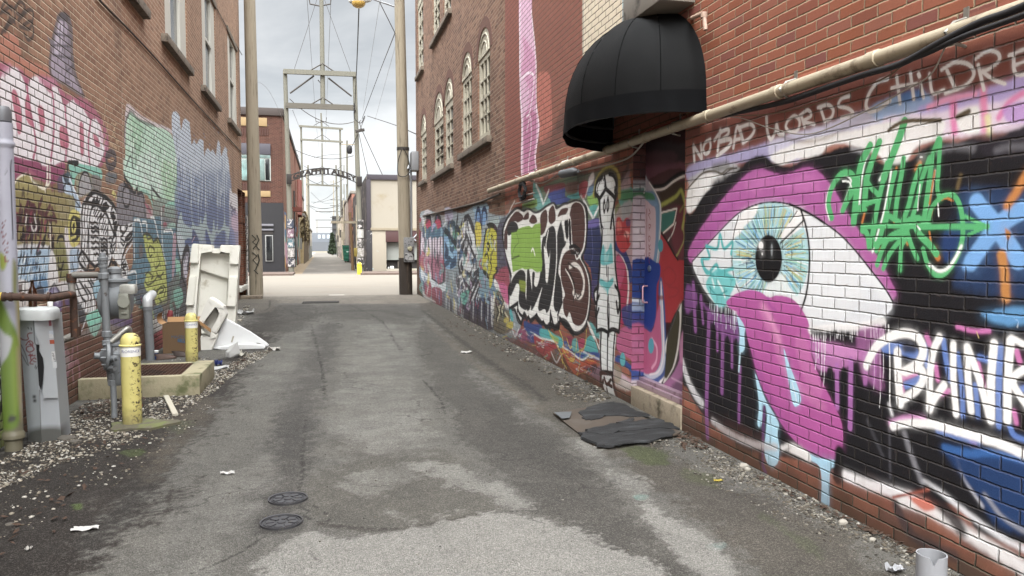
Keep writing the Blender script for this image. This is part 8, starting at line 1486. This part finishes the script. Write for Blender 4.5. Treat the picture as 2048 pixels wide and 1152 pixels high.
WHT = ('d6d2c6', 'c9c3b4', 'e2dfd6', 'b3aa98', '9a9080', 'd0cabb', '7a6f60', 'c2b8a6', '5f564a', '8f8474', '4a443a', '5a5044', '3f3a32', '6a5f50', '4a4238'); DRK = ('8a8172', '6f675a', '8f897c', '5a5348', 'a9a498', '6d6556', 'c4c0b6', '4c463d', '3f3a32', '5f584c')
gravel('gravel', [('-40,940 60,890 125,838 175,805 260,795 420,772 425,785 395,808 330,848 290,872 200,905 130,925 40,965 -60,1000', 7500, .004, .019), ('-200,960 60,900 300,850 420,800 430,820 300,930 120,1040 -60,1110', 700, .004, .018), ('430,745 500,706 545,700 530,715 490,735 450,765 425,790 418,770', 2200, .004, .02), ('330,722 420,716 380,730 430,742 420,720', 120, .01, .03), ('470,640 490,610 500,612 480,650', 150, .01, .04)], 2, WHT, PEB)
gravel('gravel', [('1372,880 1440,905 1560,965 1700,1035 1850,1105 1990,1175 1960,1205 1800,1120 1650,1050 1500,975 1400,925', 2600, .004, .016), ('1380,900 1560,990 1750,1085 1900,1170 1820,1180 1600,1060 1400,960 1330,900', 700, .004, .012), ('1100,770 1180,760 1235,795 1200,805 1130,805', 420, .008, .03), ('900,625 960,650 1060,705 1150,755 1120,765 1000,700', 420, .01, .035), ('1290,880 1370,870 1380,900 1300,900', 160, .005, .018), ('700,700 1300,1100 1200,1150 400,1150 500,800', 240, .003, .008)], 3, DRK, PEB)
def flakes(zones, seed):
    r = np.random.default_rng(seed); vs = []; fs = []
    for poly, n in zones:
        P = np.array([tuple(gnd(*map(float, q.split(','))))[:2] for q in poly.split()]); lo, hi = P.min(0), P.max(0); pts = r.uniform(lo, hi, (n*5, 2)); pts = pts[inside(P, pts[:, 0], pts[:, 1])][:n]
        for p in pts:
            L_ = r.uniform(.012, .032); W2_ = L_*r.uniform(.35, .6); t = r.uniform(0, 6.28); a = Vector((math.cos(t), math.sin(t), r.normal(0, .25)))*L_; b_ = Vector((-math.sin(t), math.cos(t), r.normal(0, .3)))*W2_; c = Vector((min(p[0], XR-.03), p[1], .014+r.uniform(0, .012))); k_ = len(vs); vs += [c-a, c-a*.2+b_, c+a, c-a*.2-b_, c+Vector((0, 0, L_*.25))]; fs += [(k_, k_+1, k_+4), (k_+1, k_+2, k_+4), (k_+2, k_+3, k_+4), (k_+3, k_, k_+4)]
    m = MB(); m.add(vs, fs); return tag(m.build('dry_leaves', M('dry_leaf', '392a20', .85, var=.45, scale=30)), kind='stuff')
flakes([('165,805 250,795 300,800 250,835 150,845', 170), ('430,770 470,720 500,712 440,785', 40), ('1352,872 1385,868 1420,900 1370,905', 90), ('1500,950 1800,1090 1860,1130 1560,985', 60), ('900,640 1200,790 1180,800 880,645', 80), ('-60,960 200,880 300,880 100,1100 -100,1152', 60)], 5)
m = MB(); k = 0
for (px, py, s) in ((1686, 1050, .024), (1488, 938, .03), (1745, 1083, .016), (1600, 1000, .014), (1495, 942, .02)):
    p = gnd(px, py); p.x = min(p.x, XR-.04); bm = bmesh.new(); bmesh.ops.create_icosphere(bm, subdivisions=2, radius=s); rr = np.random.default_rng(k); k += 1
    for v in bm.verts: v.co = Vector((v.co.x*1.2, v.co.y, v.co.z*.8))*(1+rr.normal(0, .05))+p+Vector((0, 0, s*.6))
    q = MB(); q.bm(bm, True); solo(q, 'stone', M('pale_stone', '8d8980', .85, var=.2, scale=30), ('largest pale pebble near the foot of the eye mural', 'pale pebble lying against the wall below the tongue', 'small pebble left of the plastic pipe stub', 'small pebble below the light blue drip', 'second pale pebble against the wall below the tongue')[k-1], 'pebble', 'loose pale pebbles')
for (px, py, s, lb) in ((133, 880, .05, 'dark flat stone right of the pedestal foot'), (150, 886, .035, 'smaller dark stone right of the pedestal foot'), (20, 1051, .02, 'dark clod on the dirt at the lower left')):
    p = gnd(px, py); bm = bmesh.new(); bmesh.ops.create_icosphere(bm, subdivisions=2, radius=s); rr = np.random.default_rng(px)
    for v in bm.verts: v.co = Vector((v.co.x*1.4, v.co.y, v.co.z*.5))*(1+rr.normal(0, .07))+p+Vector((0, 0, s*.3))
    q = MB(); q.bm(bm, True); solo(q, 'stone', M('dark_stone', '4a4640', .9, var=.25, scale=30), lb, 'stone')
# ---------------------------------------------------------------- overcast daylight
w = bpy.data.worlds.new('World'); scn.world = w; w.use_nodes = True; t = w.node_tree; t.nodes.clear()
out = t.nodes.new('ShaderNodeOutputWorld'); bg = t.nodes.new('ShaderNodeBackground'); t.links.new(bg.outputs[0], out.inputs[0])
SUN_EL, SUN_AZ = R(42), R(-165)                                # azimuth from +Y towards +X
sky = t.nodes.new('ShaderNodeTexSky'); sky.sky_type = 'NISHITA'; sky.sun_disc = False; sky.sun_elevation = SUN_EL; sky.sun_rotation = SUN_AZ
tc = t.nodes.new('ShaderNodeTexCoord'); sp = t.nodes.new('ShaderNodeSeparateXYZ'); t.links.new(tc.outputs['Generated'], sp.inputs[0])
mp = t.nodes.new('ShaderNodeMapping'); mp.inputs['Scale'].default_value = (1.6, 1.6, 4.2); t.links.new(tc.outputs['Generated'], mp.inputs[0])
nz = t.nodes.new('ShaderNodeTexNoise'); nz.inputs['Scale'].default_value = 2.4; nz.inputs['Detail'].default_value = 6; nz.inputs['Roughness'].default_value = .55; nz.inputs['Distortion'].default_value = .4; t.links.new(mp.outputs[0], nz.inputs[0])
cr = t.nodes.new('ShaderNodeValToRGB'); e = cr.color_ramp.elements; e[0].position = .34; e[0].color = (2.45, 2.57, 2.66, 1); e[1].position = .62; e[1].color = (4.0, 4.04, 4.05, 1); t.links.new(nz.outputs[0], cr.inputs[0])
# overcast luminance rises towards the zenith
el = t.nodes.new('ShaderNodeMapRange'); el.interpolation_type = 'SMOOTHSTEP'; t.links.new(sp.outputs[2], el.inputs[0])
for i, v in enumerate((.3, .9, 1., 6.)): el.inputs[i+1].default_value = v
mu = t.nodes.new('ShaderNodeMix'); mu.data_type = 'RGBA'; mu.blend_type = 'MULTIPLY'; mu.inputs[0].default_value = 1; t.links.new(cr.outputs[0], mu.inputs[6]); t.links.new(el.outputs[0], mu.inputs[7])
# the cloud is brighter on the side of the hidden sun, behind the camera
dt = t.nodes.new('ShaderNodeVectorMath'); dt.operation = 'DOT_PRODUCT'; t.links.new(tc.outputs['Generated'], dt.inputs[0]); dt.inputs[1].default_value = (math.sin(SUN_AZ)*math.cos(SUN_EL), math.cos(SUN_AZ)*math.cos(SUN_EL), math.sin(SUN_EL))
gl = t.nodes.new('ShaderNodeMapRange'); gl.interpolation_type = 'SMOOTHSTEP'; t.links.new(dt.outputs['Value'], gl.inputs[0])
for i, v in enumerate((.15, 1., 1., 4.)): gl.inputs[i+1].default_value = v
hz = t.nodes.new('ShaderNodeMapRange'); hz.interpolation_type = 'SMOOTHSTEP'; t.links.new(sp.outputs[2], hz.inputs[0])
for i, v in enumerate((.02, .26, 1.5, 1.)): hz.inputs[i+1].default_value = v
m3 = t.nodes.new('ShaderNodeMath'); m3.operation = 'MULTIPLY'; t.links.new(el.outputs[0], m3.inputs[0]); t.links.new(hz.outputs[0], m3.inputs[1])
m2 = t.nodes.new('ShaderNodeMath'); m2.operation = 'MULTIPLY'; t.links.new(m3.outputs[0], m2.inputs[0]); t.links.new(gl.outputs[0], m2.inputs[1]); t.links.new(m2.outputs[0], mu.inputs[7])
mx = t.nodes.new('ShaderNodeMix'); mx.data_type = 'RGBA'; mx.inputs[0].default_value = .93; t.links.new(sky.outputs[0], mx.inputs[6]); t.links.new(mu.outputs[2], mx.inputs[7])
t.links.new(mx.outputs[2], bg.inputs[0]); bg.inputs[1].default_value = .085
sl = bpy.data.lights.new('sun', 'SUN'); sl.energy = 1.5; sl.angle = R(45); sl.color = (1, .96, .9); so = bpy.data.objects.new('sun', sl); COL.objects.link(so)
dv = Vector((math.sin(SUN_AZ)*math.cos(SUN_EL), math.cos(SUN_AZ)*math.cos(SUN_EL), math.sin(SUN_EL)))
so.rotation_euler = dv.to_track_quat('Z', 'Y').to_euler(); so.location = (0, -5, 30)
vs_ = scn.view_settings; vs_.view_transform = 'Standard'; vs_.look = 'None'; vs_.gamma = 1; vs_.exposure = 1.32
scn.cycles.use_denoising = True; scn.cycles.max_bounces = 8; scn.cycles.diffuse_bounces = 5
